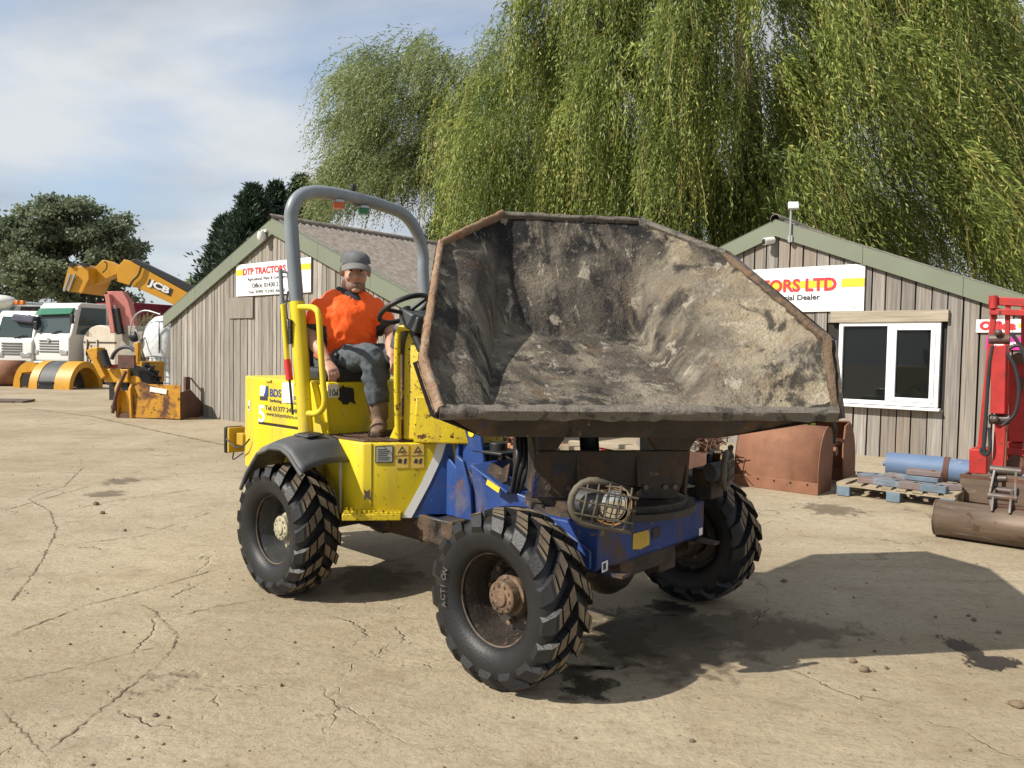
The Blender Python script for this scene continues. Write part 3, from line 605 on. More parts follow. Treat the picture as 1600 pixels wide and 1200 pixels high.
while len(boughs) < 100:
    a = rr.uniform(math.pi * .95, 2.05 * math.pi); e = math.acos(rr.uniform(0, 1)); k = rr.uniform(.6, 1.0) ** .5
    p = np.array([8.7 * math.cos(a) * math.sin(e) * k, 7.2 * math.sin(a) * math.sin(e) * k, 5.6 + 10.2 * math.cos(e) * k])
    if p[2] > 14.5 or hollow(p) or any(np.linalg.norm(p - q_) < 1.0 for q_ in boughs): continue
    boughs.append(p)
for p in boughs:
    for _ in range(7): anch.append(p + rr.normal(0, .26, 3) * np.array([1, 1, 1.6]))
NB = len(anch)
for _ in range(200):      # inner curtains
    a = rr.uniform(math.pi * .9, 2.1 * math.pi); e = math.acos(rr.uniform(0, .95)); k = rr.uniform(.25, .66); p = np.array([8.7 * math.cos(a) * math.sin(e) * k, 7.2 * math.sin(a) * math.sin(e) * k - .6, 5.6 + 9.5 * math.cos(e) * k])
    if not hollow(p): anch.append(p)
for _ in range(150):      # middle depth, a closed wall of foliage behind the hollows
    anch.append(np.array([rr.uniform(-6.5, 9.5), rr.uniform(.6, 3.4), rr.uniform(5.0, 13.0)]))
for _ in range(150):      # far side, down to the shed roof
    a = rr.uniform(0, math.pi); k = rr.uniform(.55, 1); anch.append(np.array([9.4 * math.cos(a) * k, 6.2 * math.sin(a) * k + .8, rr.uniform(5.5, 10.5)]))
for _ in range(150):      # low skirts over the window shed
    p = np.array([rr.uniform(-8.0, 9.0), rr.uniform(-4.6, -1.4), rr.uniform(4.6, 8.2)])
    if not hollow(p): anch.append(p)
# wind bends the right-hand curtains to the right; the left ones hang straight
A = np.array(anch)
dat = [[] for _ in range(5)]; tw = []
for sel, wnd, spr in ((lambda i, a: i < NB and a[0] < -1.2, (-.02, 0, 0), .17), (lambda i, a: i < NB and a[0] >= -1.2, (.46, 0, 0), .18), (lambda i, a: i >= NB and a[0] < -1.2, (-.02, 0, 0), .42), (lambda i, a: i >= NB and a[0] >= -1.2, (.4, 0, 0), .42)):
    d_, t_ = strands([a for i, a in enumerate(anch) if sel(i, a)], wnd, (13, 19), rr, 1.6, 4.8, .068, .17, spr, cen=cen, zmin=2.8); tw += t_
    for k_, v_ in enumerate(d_): dat[k_].append(v_)
dat = [np.concatenate(k_) for k_ in dat]
leaves('crown', *dat, M['willow'], wil, 5)
twigs('twigs', tw, wil, rr, .22, .011)
# --- leaning, wind-blown willow farther back
W2 = at_depth(960, 420, 29.0); wil2 = thing('willow_tree', 'pale wind-blown willow leaning out over the corrugated shed roof', 'tree', (W2[0], W2[1], 0))
q = lambda x, y: tuple((at_depth(x, y, 28.5) - np.array([W2[0], W2[1], 0])))
limb('trunk', [(1.2, 0, -.1), (.9, 0, 3), q(940, 335), q(860, 298), q(790, 262), q(700, 215)], [.55, .5, .42, .36, .3, .14], M['bark2'], wil2, 12)
for pts, r in (([q(800, 270), q(740, 252), q(690, 240), q(640, 245), q(605, 258)], [.2, .17, .13, .1, .05]), ([q(830, 285), q(770, 290), q(720, 278), q(660, 290)], [.22, .16, .1, .04]), ([q(745, 235), q(680, 160), q(640, 95)], [.18, .12, .04]), ([q(700, 215), q(615, 140), q(560, 100)], [.14, .09, .03]), ([q(745, 235), q(720, 150), q(690, 90)], [.15, .1, .03]), ([q(665, 120), q(672, 160), q(668, 190)], [.05, .06, .04])):
    limb('limb', pts, r, M['bark2'], wil2, 8)
rr = np.random.default_rng(8); anch = []
for cx_, cy_, rx, ry, n in ((590, 115, 50, 45, 40), (650, 100, 60, 45, 36), (700, 130, 60, 60, 40), (580, 190, 55, 40, 46), (640, 190, 70, 50, 50), (720, 220, 60, 50, 40), (560, 262, 45, 30, 40), (620, 262, 50, 35, 36), (690, 270, 50, 30, 24), (540, 290, 30, 18, 26), (770, 180, 40, 70, 34), (790, 120, 40, 80, 40)):
    for _ in range(n):
        a = rr.uniform(0, 6.28); k = rr.uniform(0, 1) ** .5; p = at_depth(cx_ + rx * k * math.cos(a), cy_ + ry * k * math.sin(a), 28.5 + rr.normal(0, 1.1)); anch.append(p - np.array([W2[0], W2[1], 0]))
cen = np.array(q(830, 250))
dat, tw = strands(anch, (-.26, 0, 0), (13, 20), rr, .6, 1.9, .06, .17, .28, cen=cen, zmin=3.0)
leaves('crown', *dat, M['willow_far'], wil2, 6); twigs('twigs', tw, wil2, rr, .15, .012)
print('willow2 leaves', len(dat[0]))
# --- conifers behind the pale shed
def conifer(px, ytop, Y, wpx, label, seed, n=26000):
    b_ = at_depth(px, 500, Y); top_ = at_depth(px, ytop, Y)[2]; R_ = wpx / 2 / FPX * Y
    t = thing('conifer_tree', label, 'tree', (b_[0], b_[1], 0), 0); rr = np.random.default_rng(seed)
    MB().tube([(0, 0, 0), (0, 0, top_ * .5), (0, 0, top_ * .97)], [.25, .16, .02], 8).build('trunk', M['bark2'], t, smooth=60)
    Cs = []; Ds = []; nb = 330; h = top_ * rr.uniform(0.08, 1, nb) ** .75; Ts = []
    for hh in h:
        a = rr.uniform(0, 6.28); f = (1 - hh / top_); rad = R_ * min(1, (f * 1.75) ** 1.05) * rr.uniform(.55, 1.15) + .06; m = n // nb; s_ = rr.uniform(0.15, 1, m) ** .7; dr = np.array([math.cos(a), math.sin(a), .35])
        p = np.array([0, 0, hh]) + dr * (rad * s_)[:, None] + rr.normal(0, .10 + .05 * rad, (m, 3)) * np.array([1, 1, .8]); p[:, 2] += .25 * rad * s_ ** 2
        Cs.append(p); Ds.append(np.tile(dr + np.array([0, 0, .5]), (m, 1)) + rr.normal(0, .5, (m, 3))); Ts.append(np.full(m, rr.uniform(0, 1)) * .6 + .4 * s_)
    C_ = np.concatenate(Cs); leaves('crown', C_, np.concatenate(Ds), rr.uniform(.2, .36, len(C_)), rr.uniform(.06, .1, len(C_)), np.concatenate(Ts), M['conifer'], t, seed)
for i, (px, yt, Y, w) in enumerate(((395, 296, 34, 150), (352, 345, 35, 90), (432, 292, 36, 130), (468, 282, 35, 100), (496, 318, 36, 60))):
    conifer(px, yt, Y, w, ['broadest dark conifer behind the pale shed roof', 'lowest dark conifer at the outer end of the clump behind the pale shed', 'dark conifer in the middle of the clump behind the pale shed', 'tallest dark conifer of the clump behind the pale shed', 'narrow dark conifer beside the grey roll hoop, farthest from the clump end'][i], 20 + i)
conifer(700, 300, 37, 120, 'single dark conifer under the pale willow, behind the shed ridge', 31, 20000)
# --- broad-leaved tree over the lorries
def broadleaf(label, px, Y, blobs, seed, n, lsize, mat, trunk_r=.35):
    b_ = at_depth(px, 500, Y); t = thing('broadleaf_tree', label, 'tree', (b_[0], b_[1], 0)); rr = np.random.default_rng(seed); o = np.array([b_[0], b_[1], 0])
    top_ = None; Cs = []; Ts = []
    for (cx_, cy_, rx, ry) in blobs:
        c = at_depth(cx_, cy_, Y) - o; sx_, sz_ = rx / FPX * Y, ry / FPX * Y
        limb('limb', [(0, 0, 1.6), (c[0] * .35, 0, 1.6 + (c[2] - 1.6) * .5), tuple(c)], [trunk_r * .5, trunk_r * .3, .04], M['bark2'], t, 6, 3)
        nb = max(6, int(sx_ * sz_ * 6)); m = int(n * sx_ * sz_ / sum((a[2] / FPX * Y) * (a[3] / FPX * Y) for a in blobs)) // nb
        for _ in range(nb):
            d = rr.normal(size=3); d /= np.linalg.norm(d); k = rr.uniform(.3, 1) ** .5; cc = c + d * np.array([sx_, sx_, sz_]) * k
            Cs.append(cc + rr.normal(0, .26, (m, 3)) * np.array([1.25, 1.25, .65])); Ts.append(np.full(m, rr.uniform(.1, .8)) + rr.normal(0, .15, m))
    C_ = np.concatenate(Cs); leaves('crown', C_, rr.normal(size=C_.shape), rr.uniform(.7, 1.3, len(C_)) * lsize, rr.uniform(.4, .7, len(C_)) * lsize, np.concatenate(Ts), mat, t, seed)
    limb('trunk', [(0, 0, -.1), (.05, 0, 1.5), (0, 0, 3.5), (.1, 0, 6)], [trunk_r, trunk_r * .8, trunk_r * .6, .08], M['bark2'], t)
broadleaf('large dark round-headed tree rising behind the white lorries', 128, 46, ((130, 350, 62, 40), (90, 350, 50, 32), (170, 380, 52, 45), (120, 410, 80, 50), (50, 390, 45, 40), (185, 425, 40, 45), (60, 430, 60, 45), (20, 380, 35, 40), (150, 455, 60, 25)), 41, 60000, .26, M['oak'])
broadleaf('low dark tree at the outer end behind the white lorries', -20, 48, ((-30, 400, 60, 55), (0, 440, 50, 40), (15, 470, 45, 25)), 42, 14000, .26, M['oak'])
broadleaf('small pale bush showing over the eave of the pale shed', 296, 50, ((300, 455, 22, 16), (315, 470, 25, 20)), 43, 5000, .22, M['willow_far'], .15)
hg = np.random.default_rng(9); hx = hg.uniform(-60, 20, 26000); hz_ = hg.uniform(0, 1, 26000) * (3.2 + .7 * np.sin(hx * .6) + .5 * np.sin(hx * 1.7)); C_ = np.stack([hx, 55 + hg.normal(0, .6, 26000), hz_], 1)
o = leaves('boundary_hedge', C_, hg.normal(size=C_.shape), hg.uniform(.25, .5, 26000), hg.uniform(.15, .25, 26000), hg.uniform(0, .7, 26000), M['oak'], None, 77)
tag(o, 'dark hedge line running across the far side of the yard', 'hedge', kind='stuff')
# ================================================================== DUMPER
from mathutils import noise as mnoise
def fbm(p, sc, oct_=4, seed=0.0): return mnoise.fractal(Vector((p[0] * sc + seed, p[1] * sc - seed, p[2] * sc + 2 * seed)), 0.9, 2.1, oct_)
M['yellow'] = pm('yellow_paint', (0.68, 0.535, 0.010), 0.42, var=0.08, vs=2, layers=[((0.50, 0.37, 0.04), 2.2, 0.44, 0.25, 0.7, (1.6, 1.6, .3), .75), ((0.34, 0.24, .09), 5, 0.52, 0.2, 0.8, (1.6, 1.6, .35), .6), ((0.10, 0.055, 0.025), 34, 0.64, 0.06, 0.8, (1, 1, 1), .8), ((0.70, .60, .16), 3, .58, .2, .6, (2, 2, .2), .5), ((0.06, 0.028, 0.012), 24, 0.71, 0.02, 0.85)], bump=0.06, bs=40)
M['yellow_worn'] = pm('worn_yellow_paint', (0.60, 0.45, 0.01), 0.5, var=0.12, vs=3, layers=[((0.42, 0.26, 0.03), 5, 0.53, 0.2, 0.7, (1, 1, .5), .8), ((0.09, 0.035, 0.014), 16, 0.585, 0.04, 0.85), ((0.05, 0.022, 0.01), 46, 0.6, 0.05, 0.85)], bump=0.2, bs=40)
M['blue'] = pm('blue_paint', (0.014, 0.05, 0.20), 0.45, var=0.3, vs=4, layers=[((0.13, 0.10, 0.075), 4, 0.50, 0.22, 0.8, (1, 1, .6), .75), ((.02, .018, .018), 6, .56, .12, .5, (1, 1, .4), .8), ((0.25, 0.27, 0.32), 26, 0.67, 0.05, 0.7), ((0.10, 0.05, 0.03), 11, 0.62, 0.06, 0.85)], bump=0.15, bs=50)
M['blue_mud'] = pm('muddy_blue_paint', (0.014, 0.042, 0.18), 0.6, var=0.3, vs=5, layers=[((0.085, 0.06, 0.04), 3.2, 0.51, 0.12, 0.9, (1, 1, .4)), ((0.17, 0.13, 0.08), 14, 0.6, 0.08, 0.9), ((0.02, 0.016, 0.014), 5, 0.6, 0.15, 0.8, (1, 1, .3))], bump=0.4, bs=60)
M['grime'] = pm('grimy_dark_steel', (0.030, 0.022, 0.016), 0.6, var=0.6, vs=5, layers=[((0.085, 0.052, 0.028), 4, 0.48, 0.16, 0.9), ((0.012, 0.018, 0.06), 5, 0.56, 0.1, 0.5), ((0.19, 0.14, 0.09), 17, 0.62, 0.08, 0.9), ((.008, .007, .007), 8, .55, .12, .4, (1, 1, .3))], bump=0.6, bs=40)
M['hoop'] = pm('grey_hoop_paint', (0.17, 0.195, 0.215), 0.42, var=0.12, vs=5, layers=[((0.30, 0.32, 0.33), 3, 0.55, 0.2, 0.5, (1, 1, .3), .7), ((0.07, 0.06, 0.05), 20, 0.68, 0.06, 0.8)])
M['guard'] = pm('grey_plastic', (0.065, 0.068, 0.072), 0.6, var=0.15, vs=4, layers=[((0.13, 0.125, 0.115), 5, 0.52, 0.2, 0.8)], bump=0.15, bs=90)
M['hub_cream'] = pm('cream_hub', (0.36, 0.33, 0.22), 0.7, var=0.35, vs=14, layers=[((0.06, 0.045, 0.03), 18, 0.52, 0.16, 0.85)], bump=.3)
M['flange'] = pm('scuffed_flange', (0.17, 0.13, 0.095), .6, .3, var=.5, vs=9, layers=[((.04, .03, .025), 7, .5, .2, .8)])
M['hub_rust'] = pm('rusty_hub', (0.135, 0.085, 0.052), 0.8, var=0.6, vs=12, layers=[((0.29, 0.21, 0.13), 16, 0.55, 0.14, 0.85), ((0.03, 0.022, 0.018), 9, 0.56, 0.12, 0.7)], bump=.5)
M['rim_grey'] = pm('grey_rim', (0.055, 0.056, 0.056), 0.4, 0.3, var=0.4, vs=8, layers=[((0.15, 0.13, 0.10), 9, 0.52, 0.25, 0.85)], bump=.2)
M['rim_rust'] = pm('muddy_rim', (0.035, 0.029, 0.024), 0.35, 0.2, var=0.5, vs=9, layers=[((0.22, 0.17, 0.11), 9, 0.58, 0.18, 0.9), ((0.16, 0.08, 0.035), 30, 0.6, 0.06, 0.9)], bump=.5)
M['floor_plate'] = pm('chequer_plate', (0.09, 0.05, 0.03), 0.75, var=0.4, vs=10, bump=.5, bs=60)
def crust(name, cols, seed):
    m = bpy.data.materials.new(name); m.use_nodes = True; nt = m.node_tree; N = nt.nodes; L = nt.links.new; b_ = N['Principled BSDF']; src = N.new('ShaderNodeTexCoord').outputs['Object']
    def nz(sc, st, off, det=8, dist=.4):
        mp_ = N.new('ShaderNodeMapping'); mp_.inputs['Scale'].default_value = st; mp_.inputs['Location'].default_value = (off, off * .7, off * .3); L(src, mp_.inputs[0])
        n = N.new('ShaderNodeTexNoise'); n.inputs['Scale'].default_value = sc; n.inputs['Detail'].default_value = det; n.inputs['Roughness'].default_value = .65; n.inputs['Distortion'].default_value = dist; L(mp_.outputs[0], n.inputs['Vector']); return n.outputs[0]
    c = None; rgh = None
    for i, (colr, sc, th, sf, st, amt) in enumerate(cols):
        if c is None: c = (*colr, 1); continue
        r = N.new('ShaderNodeMapRange'); r.interpolation_type = 'SMOOTHSTEP'; r.inputs[1].default_value = th; r.inputs[2].default_value = th + sf; r.inputs[4].default_value = amt; L(nz(sc, st, seed + i * 4.3), r.inputs[0])
        mn = N.new('ShaderNodeMix'); mn.data_type = 'RGBA'; L(r.outputs[0], mn.inputs[0])
        if isinstance(c, tuple): mn.inputs[6].default_value = c
        else: L(c, mn.inputs[6])
        mn.inputs[7].default_value = (*colr, 1); c = mn.outputs[2]
    L(c, b_.inputs['Base Color']); b_.inputs['Roughness'].default_value = .85; b_.inputs['Specular IOR Level'].default_value = .3
    a = N.new('ShaderNodeMath'); a.operation = 'ADD'; L(nz(55, (1, 1, 1), 2.2, 6), a.inputs[0]); L(nz(9, (1, 1, .6), 6.2, 8), a.inputs[1])
    bp = N.new('ShaderNodeBump'); bp.inputs['Strength'].default_value = .8; bp.inputs['Distance'].default_value = .02; L(a.outputs[0], bp.inputs['Height']); L(bp.outputs[0], b_.inputs['Normal']); return m
V1 = (1, 1, .28)
def lining_mat():
    m = bpy.data.materials.new('dried_spoil_lining'); m.use_nodes = True; nt = m.node_tree; N = nt.nodes; L = nt.links.new; b_ = N['Principled BSDF']; src = N.new('ShaderNodeTexCoord').outputs['Object']; sp_ = N.new('ShaderNodeSeparateXYZ'); L(src, sp_.inputs[0])
    def nz(sc, st, off, det=8, dist=.4, rg=.65):
        mp_ = N.new('ShaderNodeMapping'); mp_.inputs['Scale'].default_value = st; mp_.inputs['Location'].default_value = (off, off * .7, off * .3); L(src, mp_.inputs[0])
        n = N.new('ShaderNodeTexNoise'); n.inputs['Scale'].default_value = sc; n.inputs['Detail'].default_value = det; n.inputs['Roughness'].default_value = rg; n.inputs['Distortion'].default_value = dist; L(mp_.outputs[0], n.inputs['Vector']); return n.outputs[0]
    def sm(v, a, b2, amt=1.0):
        r = N.new('ShaderNodeMapRange'); r.interpolation_type = 'SMOOTHSTEP'; r.inputs[1].default_value = a; r.inputs[2].default_value = b2; r.inputs[4].default_value = amt; L(v, r.inputs[0]); return r.outputs[0]
    def mix(f, a, c):
        mn = N.new('ShaderNodeMix'); mn.data_type = 'RGBA'; L(f, mn.inputs[0])
        for i, k in ((6, a), (7, c)):
            if isinstance(k, tuple): mn.inputs[i].default_value = (*k, 1)
            else: L(k, mn.inputs[i])
        return mn.outputs[2]
    def lin(a, ka, v, kb, c0):
        m1 = N.new('ShaderNodeMath'); m1.operation = 'MULTIPLY_ADD'; L(a, m1.inputs[0]); m1.inputs[1].default_value = ka; m1.inputs[2].default_value = c0
        m2 = N.new('ShaderNodeMath'); m2.operation = 'MULTIPLY_ADD'; L(v, m2.inputs[0]); m2.inputs[1].default_value = kb; L(m1.outputs[0], m2.inputs[2]); return m2.outputs[0]
    def mul(a, b2):
        n = N.new('ShaderNodeMath'); n.operation = 'MULTIPLY'; L(a, n.inputs[0]); L(b2, n.inputs[1]); return n.outputs[0]
    X_o, Y_o, Z_o = sp_.outputs
    VS = (1.5, 1.5, .22)
    dark = mix(sm(nz(2.2, (1, 1, .6), 1), .40, .66), (.08, .068, .056), (.24, .205, .155))
    dark = mix(sm(nz(5, (1, 1, .45), 5), .50, .70, .8), dark, (.36, .315, .24)); dark = mix(sm(nz(3, VS, 9), .52, .70, .75), dark, (.135, .078, .040))
    lite = mix(sm(nz(3, (1, 1, .8), 13), .38, .66), (.25, .20, .13), (.40, .34, .24)); lite = mix(sm(nz(2.2, (1, 1, .8), 17), .50, .70, .75), lite, (.15, .14, .125)); lite = mix(sm(nz(8, (1, 1, 1), 21), .52, .72, .6), lite, (.47, .41, .31)); lite = mix(sm(nz(6, (1, 1, .5), 25), .56, .74, .55), lite, (.23, .14, .06))
    c = mix(sm(lin(nz(3.2, (1, 1, .7), 29), .9, Y_o, 1.0, 0.0), .76, 1.0), dark, lite)                       # the spoil is caked palest on one wall
    c = mix(mul(sm(nz(3.4, VS, 33), .40, .50), sm(lin(nz(2.0, (1, 1, 1), 36), .8, Z_o, 1.0, 0.0), 2.30, 2.62)), c, (.018, .017, .017))     # tar runs below the rear edge
    c = mix(sm(nz(3.0, VS, 37), .53, .62, .85), c, (.022, .02, .02)); c = mix(sm(nz(4.6, (2.2, 2.2, .3), 41), .585, .65, .8), c, (.44, .39, .31))
    c = mix(sm(nz(30, (1, 1, 1), 45, 4), .56, .72, .5), c, (.34, .29, .22)); c = mix(sm(nz(40, (1, 1, 1), 49, 4), .58, .70, .6), c, (.03, .026, .023))
    L(c, b_.inputs['Base Color']); b_.inputs['Roughness'].default_value = .85; b_.inputs['Specular IOR Level'].default_value = .3
    a = N.new('ShaderNodeMath'); a.operation = 'ADD'; L(nz(60, (1, 1, 1), 2.2, 6), a.inputs[0]); L(lin(nz(10, (1, 1, .6), 6.2, 8), 1.4, nz(28, (1, 1, 1), 8.2, 5), .8, 0.0), a.inputs[1])
    bp = N.new('ShaderNodeBump'); bp.inputs['Strength'].default_value = 1.0; bp.inputs['Distance'].default_value = .025; L(a.outputs[0], bp.inputs['Height']); L(bp.outputs[0], b_.inputs['Normal']); return m
M['crust_lip'] = crust('crusted_lip', [((0.165, 0.145, 0.12), 0, 0, 0, 0, 0), ((0.06, 0.053, 0.047), 12, .50, .12, (1, 1, 1), .9), ((0.25, 0.21, 0.16), 24, .58, .1, (1, 1, 1), .7)], 3.0)
M['crust_rust'] = crust('rusty_plate_edge', [((0.27, 0.17, 0.105), 0, 0, 0, 0, 0), ((0.36, 0.27, 0.19), 7, .48, .16, (1, 1, .5), .9), ((0.28, 0.12, 0.045), 6, .54, .12, (1, 1, 1), .85), ((0.11, 0.06, 0.035), 14, .56, .1, (1, 1, 1), .8), ((0.24, 0.22, 0.20), 5, .56, .12, (1, 1, .6), .7)], 7.0)
M['crust_edge'] = crust('dark_rusty_edge', [((0.15, 0.10, 0.065), 0, 0, 0, 0, 0), ((0.06, 0.045, 0.035), 9, .46, .14, (1, 1, 1), .9), ((0.26, 0.13, 0.04), 7, .58, .1, (1, 1, 1), .8)], 4.0)
M['tyre_print'] = flat('tyre_print', (.075, .068, .06), .7)
TH = math.radians(-42.3); FD = Frame((0.57, 4.07, 0), TH); PSI = -1.419; FS = Frame((0.57, 4.07, 0), PSI)
dump = thing('site_dumper', 'yellow and blue swivel-skip site dumper with a dirt-caked raised skip', 'dumper', FD.o, TH)
ly = lambda x, y, v: tuple(FD.on(1, v, x, y)); lx = lambda x, y, v: tuple(FD.on(0, v, x, y)); lz = lambda x, y, v: tuple(FD.on(2, v, x, y))
vz = lambda a, b_, t: (a, b_, t)
# ---- wheels
R_T = .398
prof = [(.085, .205), (.112, .212), (.136, .245), (.147, .295), (.142, .332), (.120, .356), (.06, .362), (0, .364)]
prof = prof + [(-h, r) for h, r in prof[-2::-1]]
def lug_mesh(side):
    mb = MB()
    for s0, s1 in ((0.0, .25), (.31, .54), (.60, 1.0)):
        rows = []; ns = 3 if s1 < 1 else 5
        for i in range(ns):
            s_ = s0 + (s1 - s0) * i / (ns - 1); t = .004 + .152 * s_ ** .95; th = .36 * (1 - s_) ** 1.0
            if t < .125: rt = R_T - .012 * (t / .125) ** 2
            else: rt = R_T - .014 - (t - .125) * 1.6
            hw = (.092 + .022 * s_) * (.9 if s_ > .9 else 1); row = []
            for a, rr_ in ((th - hw * 1.1, .34 if s_ < .8 else .30), (th + hw * 1.1, .34 if s_ < .8 else .30), (th + hw * .86, rt), (th - hw * .86, rt)):
                tt = t if rr_ == rt else min(t, .143); row.append((rr_ * math.cos(a), side * tt, rr_ * math.sin(a)))
            rows.append(row)
        o = len(mb.v); mb.v += [p for r in rows for p in r]
        for i in range(ns - 1):
            for k in range(4):
                mb.f.append((o + i * 4 + k, o + i * 4 + (k + 1) % 4, o + i * 4 + 4 + (k + 1) % 4, o + i * 4 + 4 + k)); mb.m.append(1 if k == 2 and s1 < .9 else (1 if k == 2 and i < 1 else 0))
        mb.f += [(o, o + 1, o + 2, o + 3), tuple(o + (ns - 1) * 4 + k for k in range(4))[::-1]]; mb.m += [0, 0]
    return mb.mesh('tread_lug', [M['rubber'], M['rubber_dust']])
LUG = {s_: lug_mesh(s_) for s_ in (-1, 1)}
tyre_me = None
def wheel(x, y, side, rimm, hubm, spin):
    """side -1: outer face looks to local -y"""
    global tyre_me
    o = side * 1.0
    rim = MB(); rp = [(.088, .205), (.094, .218), (.082, .222), (.078, .203), (.06, .196), (.02, .185), (.0, .178), (-.045, .165), (-.05, .12), (-.03, .1), (-.03, 0.002)]
    rim.lathe([(h * o, r) for h, r in rp], n=40); rim.lathe([(-.088 * o, .205), (-.06 * o, .196), (-.045 * o, .165)], n=40)
    w = rim.build('wheel', rimm, dump, smooth=35, loc=(x, y, .392)); w.rotation_euler = (0, spin, 0)
    if tyre_me is None: tyre_me = MB().lathe(prof, n=64).mesh('tyre', M['rubber'], 50)
    link('tyre', tyre_me, w)
    hb = MB(); hb.lathe([(-.03 * o, .095), (.0 * o, .093), (.004 * o, .078), (.048 * o, .075), (.054 * o, .068), (.056 * o, .04), (.064 * o, .036), (.066 * o, 0.002)], n=24); hb.build('hub', hubm, w, smooth=30)
    MB().tube([(.208 * math.cos(a), .093 * o, .208 * math.sin(a)) for a in np.linspace(0, 2 * math.pi, 40, endpoint=False)], .0055, 6, closed=True).build('rim_flange', M['flange'], w, smooth=60)
    for k in range(8):
        a = 2 * math.pi * k / 8; MB().cyl((.132 * math.cos(a), -.05 * o, .132 * math.sin(a)), (.132 * math.cos(a), -.015 * o, .132 * math.sin(a)), .013, n=6).build('wheel_nut', hubm, w)
    nb = MB()
    for k in range(10):
        a = 2 * math.pi * k / 10; nb.cyl((.056 * math.cos(a), .050 * o, .056 * math.sin(a)), (.056 * math.cos(a), .061 * o, .056 * math.sin(a)), .006, n=6)
    struct(nb.build('hub_bolts', hubm, w), 'stuff')
    for s_ in (-1, 1):
        for k in range(17):
            lg = link('tread_lug', LUG[s_], w); lg.rotation_euler = (0, 2 * math.pi * (k + (.5 if s_ > 0 else 0)) / 17, 0)
    return w
wfn = wheel(0, -.845, -1, M['rim_rust'], M['hub_rust'], .1); wff = wheel(0, .845, 1, M['rim_rust'], M['hub_rust'], .5)
wrn = wheel(-1.845, -.845, -1, M['rim_grey'], M['hub_cream'], .33); wheel(-1.845, .845, 1, M['rim_grey'], M['hub_cream'], .8)
def tyre_text(w, txt, a_c, r, y, spin):
    n = len(txt); st = .115
    for i, ch in enumerate(txt):
        a = a_c + ((n - 1) / 2 - i) * st - 0; ang = a + spin
        p = (r * math.cos(ang), y, r * math.sin(ang)); text_mesh('lettering', ch, .040, M['tyre_print'], w, p, (math.sin(ang), 0, -math.cos(ang)), (math.cos(ang), 0, math.sin(ang)), None, .001)
tyre_text(wfn, 'ACTION', math.pi + .02, .262, -.1525, .1)
# ---- axles and underbody
def part(name, mb, mat, bevel=0.0, smooth=None, parent=None, **k): return mb.build(name, mat, parent or dump, smooth=smooth, bevel=bevel, **k)
for x in (0, -1.845):
    a = MB(); a.cyl((x, -.82, .392), (x, .82, .392), .06, n=14); a.ball((x, -.08, .392), (.15, .17, .16), 14, 8); a.cyl((x, -.72, .392), (x, -.60, .392), .12, .10, 16); a.cyl((x, .72, .392), (x, .60, .392), .12, .10, 16); part('axle', a, M['grime'], smooth=40)
ub = MB(); ub.box((-1.35, -.1, .42), (.9, .5, .16)); ub.box((-2.1, -.08, .52), (1.3, .6, .3)); ub.prism([(-1.35, .5), (-1.05, .5), (-1.12, .42), (-1.2, .32), (-1.3, .42)], lambda a, b_, t: (a, t, b_), -.33, -.2); ub.cyl((-1.6, -.1, .38), (-.1, -.1, .40), .035, n=10)
part('gearbox', ub, M['grime'], .01)
# ---- engine cover
ec = MB(); ZC = 1.28; plan = [(-2.70, -.58), (-1.82, -.58), (-1.82, .42), (-2.70, .42), (-3.02, .33), (-3.02, -.49)]
ec.prism(plan, vz, .60, ZC); part('engine_cover', ec, M['yellow'], .012)
def side_quad(name, pxs, yv, mat, t=.006, bevel=.003, parent=None):
    P_ = [ly(*q, yv) for q in pxs]; mb = MB(); mb.prism([(p[0], p[2]) for p in P_], lambda a, b_, tt: (a, tt, b_), yv, yv + t); return part(name, mb, mat, bevel, parent=parent)
door = MB(); door.prism([(-2.66, .968), (-1.86, .968), (-1.86, 1.262), (-2.66, 1.262)], lambda a, b_, t: (a, t, b_), -.592, -.575); door = part('engine_door', door, M['yellow'], .006)
lowp = MB(); lowp.prism([(-2.66, .63), (-1.86, .63), (-1.86, .950), (-2.66, .950)], lambda a, b_, t: (a, t, b_), -.592, -.575); lowp = part('lower_panel', lowp, M['yellow'], .006)
seam = MB(); seam.box((-2.26, -.581, .959), (.80, .004, .016)); part('door_gap', seam, M['gap'])
rs_ = MB(); rs_.box((-2.78, -.515, .72), (.02, .02, .2)); 
def dec_text(txt, px, hpx, wid, mat, bold=.0, yv=-.5935, shear=0):
    a = ly(*px, yv); text_mesh('lettering', txt, hpx / 1202 * 5.35 * 1.38, mat, door, a, (1, 0, 0), Z_, wid, bold, shear)
k1 = lambda x0, y0, x1, y1: ly(x1, y1, -.5935)[0] - ly(x0, y0, -.5935)[0]
side_quad('logo_panel', [(406, 602), (418, 603.5), (418, 619), (406, 618)], -.594, M['white_ink'], .003, 0, door)
side_quad('logo_curve', [(411.5, 619), (414, 612), (415, 603), (418.4, 603.4), (418.4, 619.4)], -.5965, M['blue_ink'], .003, 0, door)
side_quad('logo_foot', [(406, 619), (418, 620), (418, 626), (406, 625)], -.594, M['dark_ink'], .003, 0, door)
dec_text('BDS', (421, 619), 12, k1(421, 620, 439, 620), M['blue_ink'], .0025)
dec_text('Yorkshire', (455, 624), 8, k1(455, 624, 480, 624), M['blue_ink'], .001)
dec_text('Surfacing & Civil Con', (421, 627.5), 4.6, k1(421, 628, 466, 631), M['dark_ink'], .001)
dec_text('Tel: 01377 241409', (414, 640), 7.2, k1(414, 640, 470, 644), M['dark_ink'], .0012)
dec_text('www.bdsyorkshire.co', (416, 649), 6.2, k1(416, 649, 466, 655), M['dark_ink'], .0005)
dec_text('5', (402.6, 658), 27, k1(402.6, 658, 413, 658), M['white_ink'], .003)
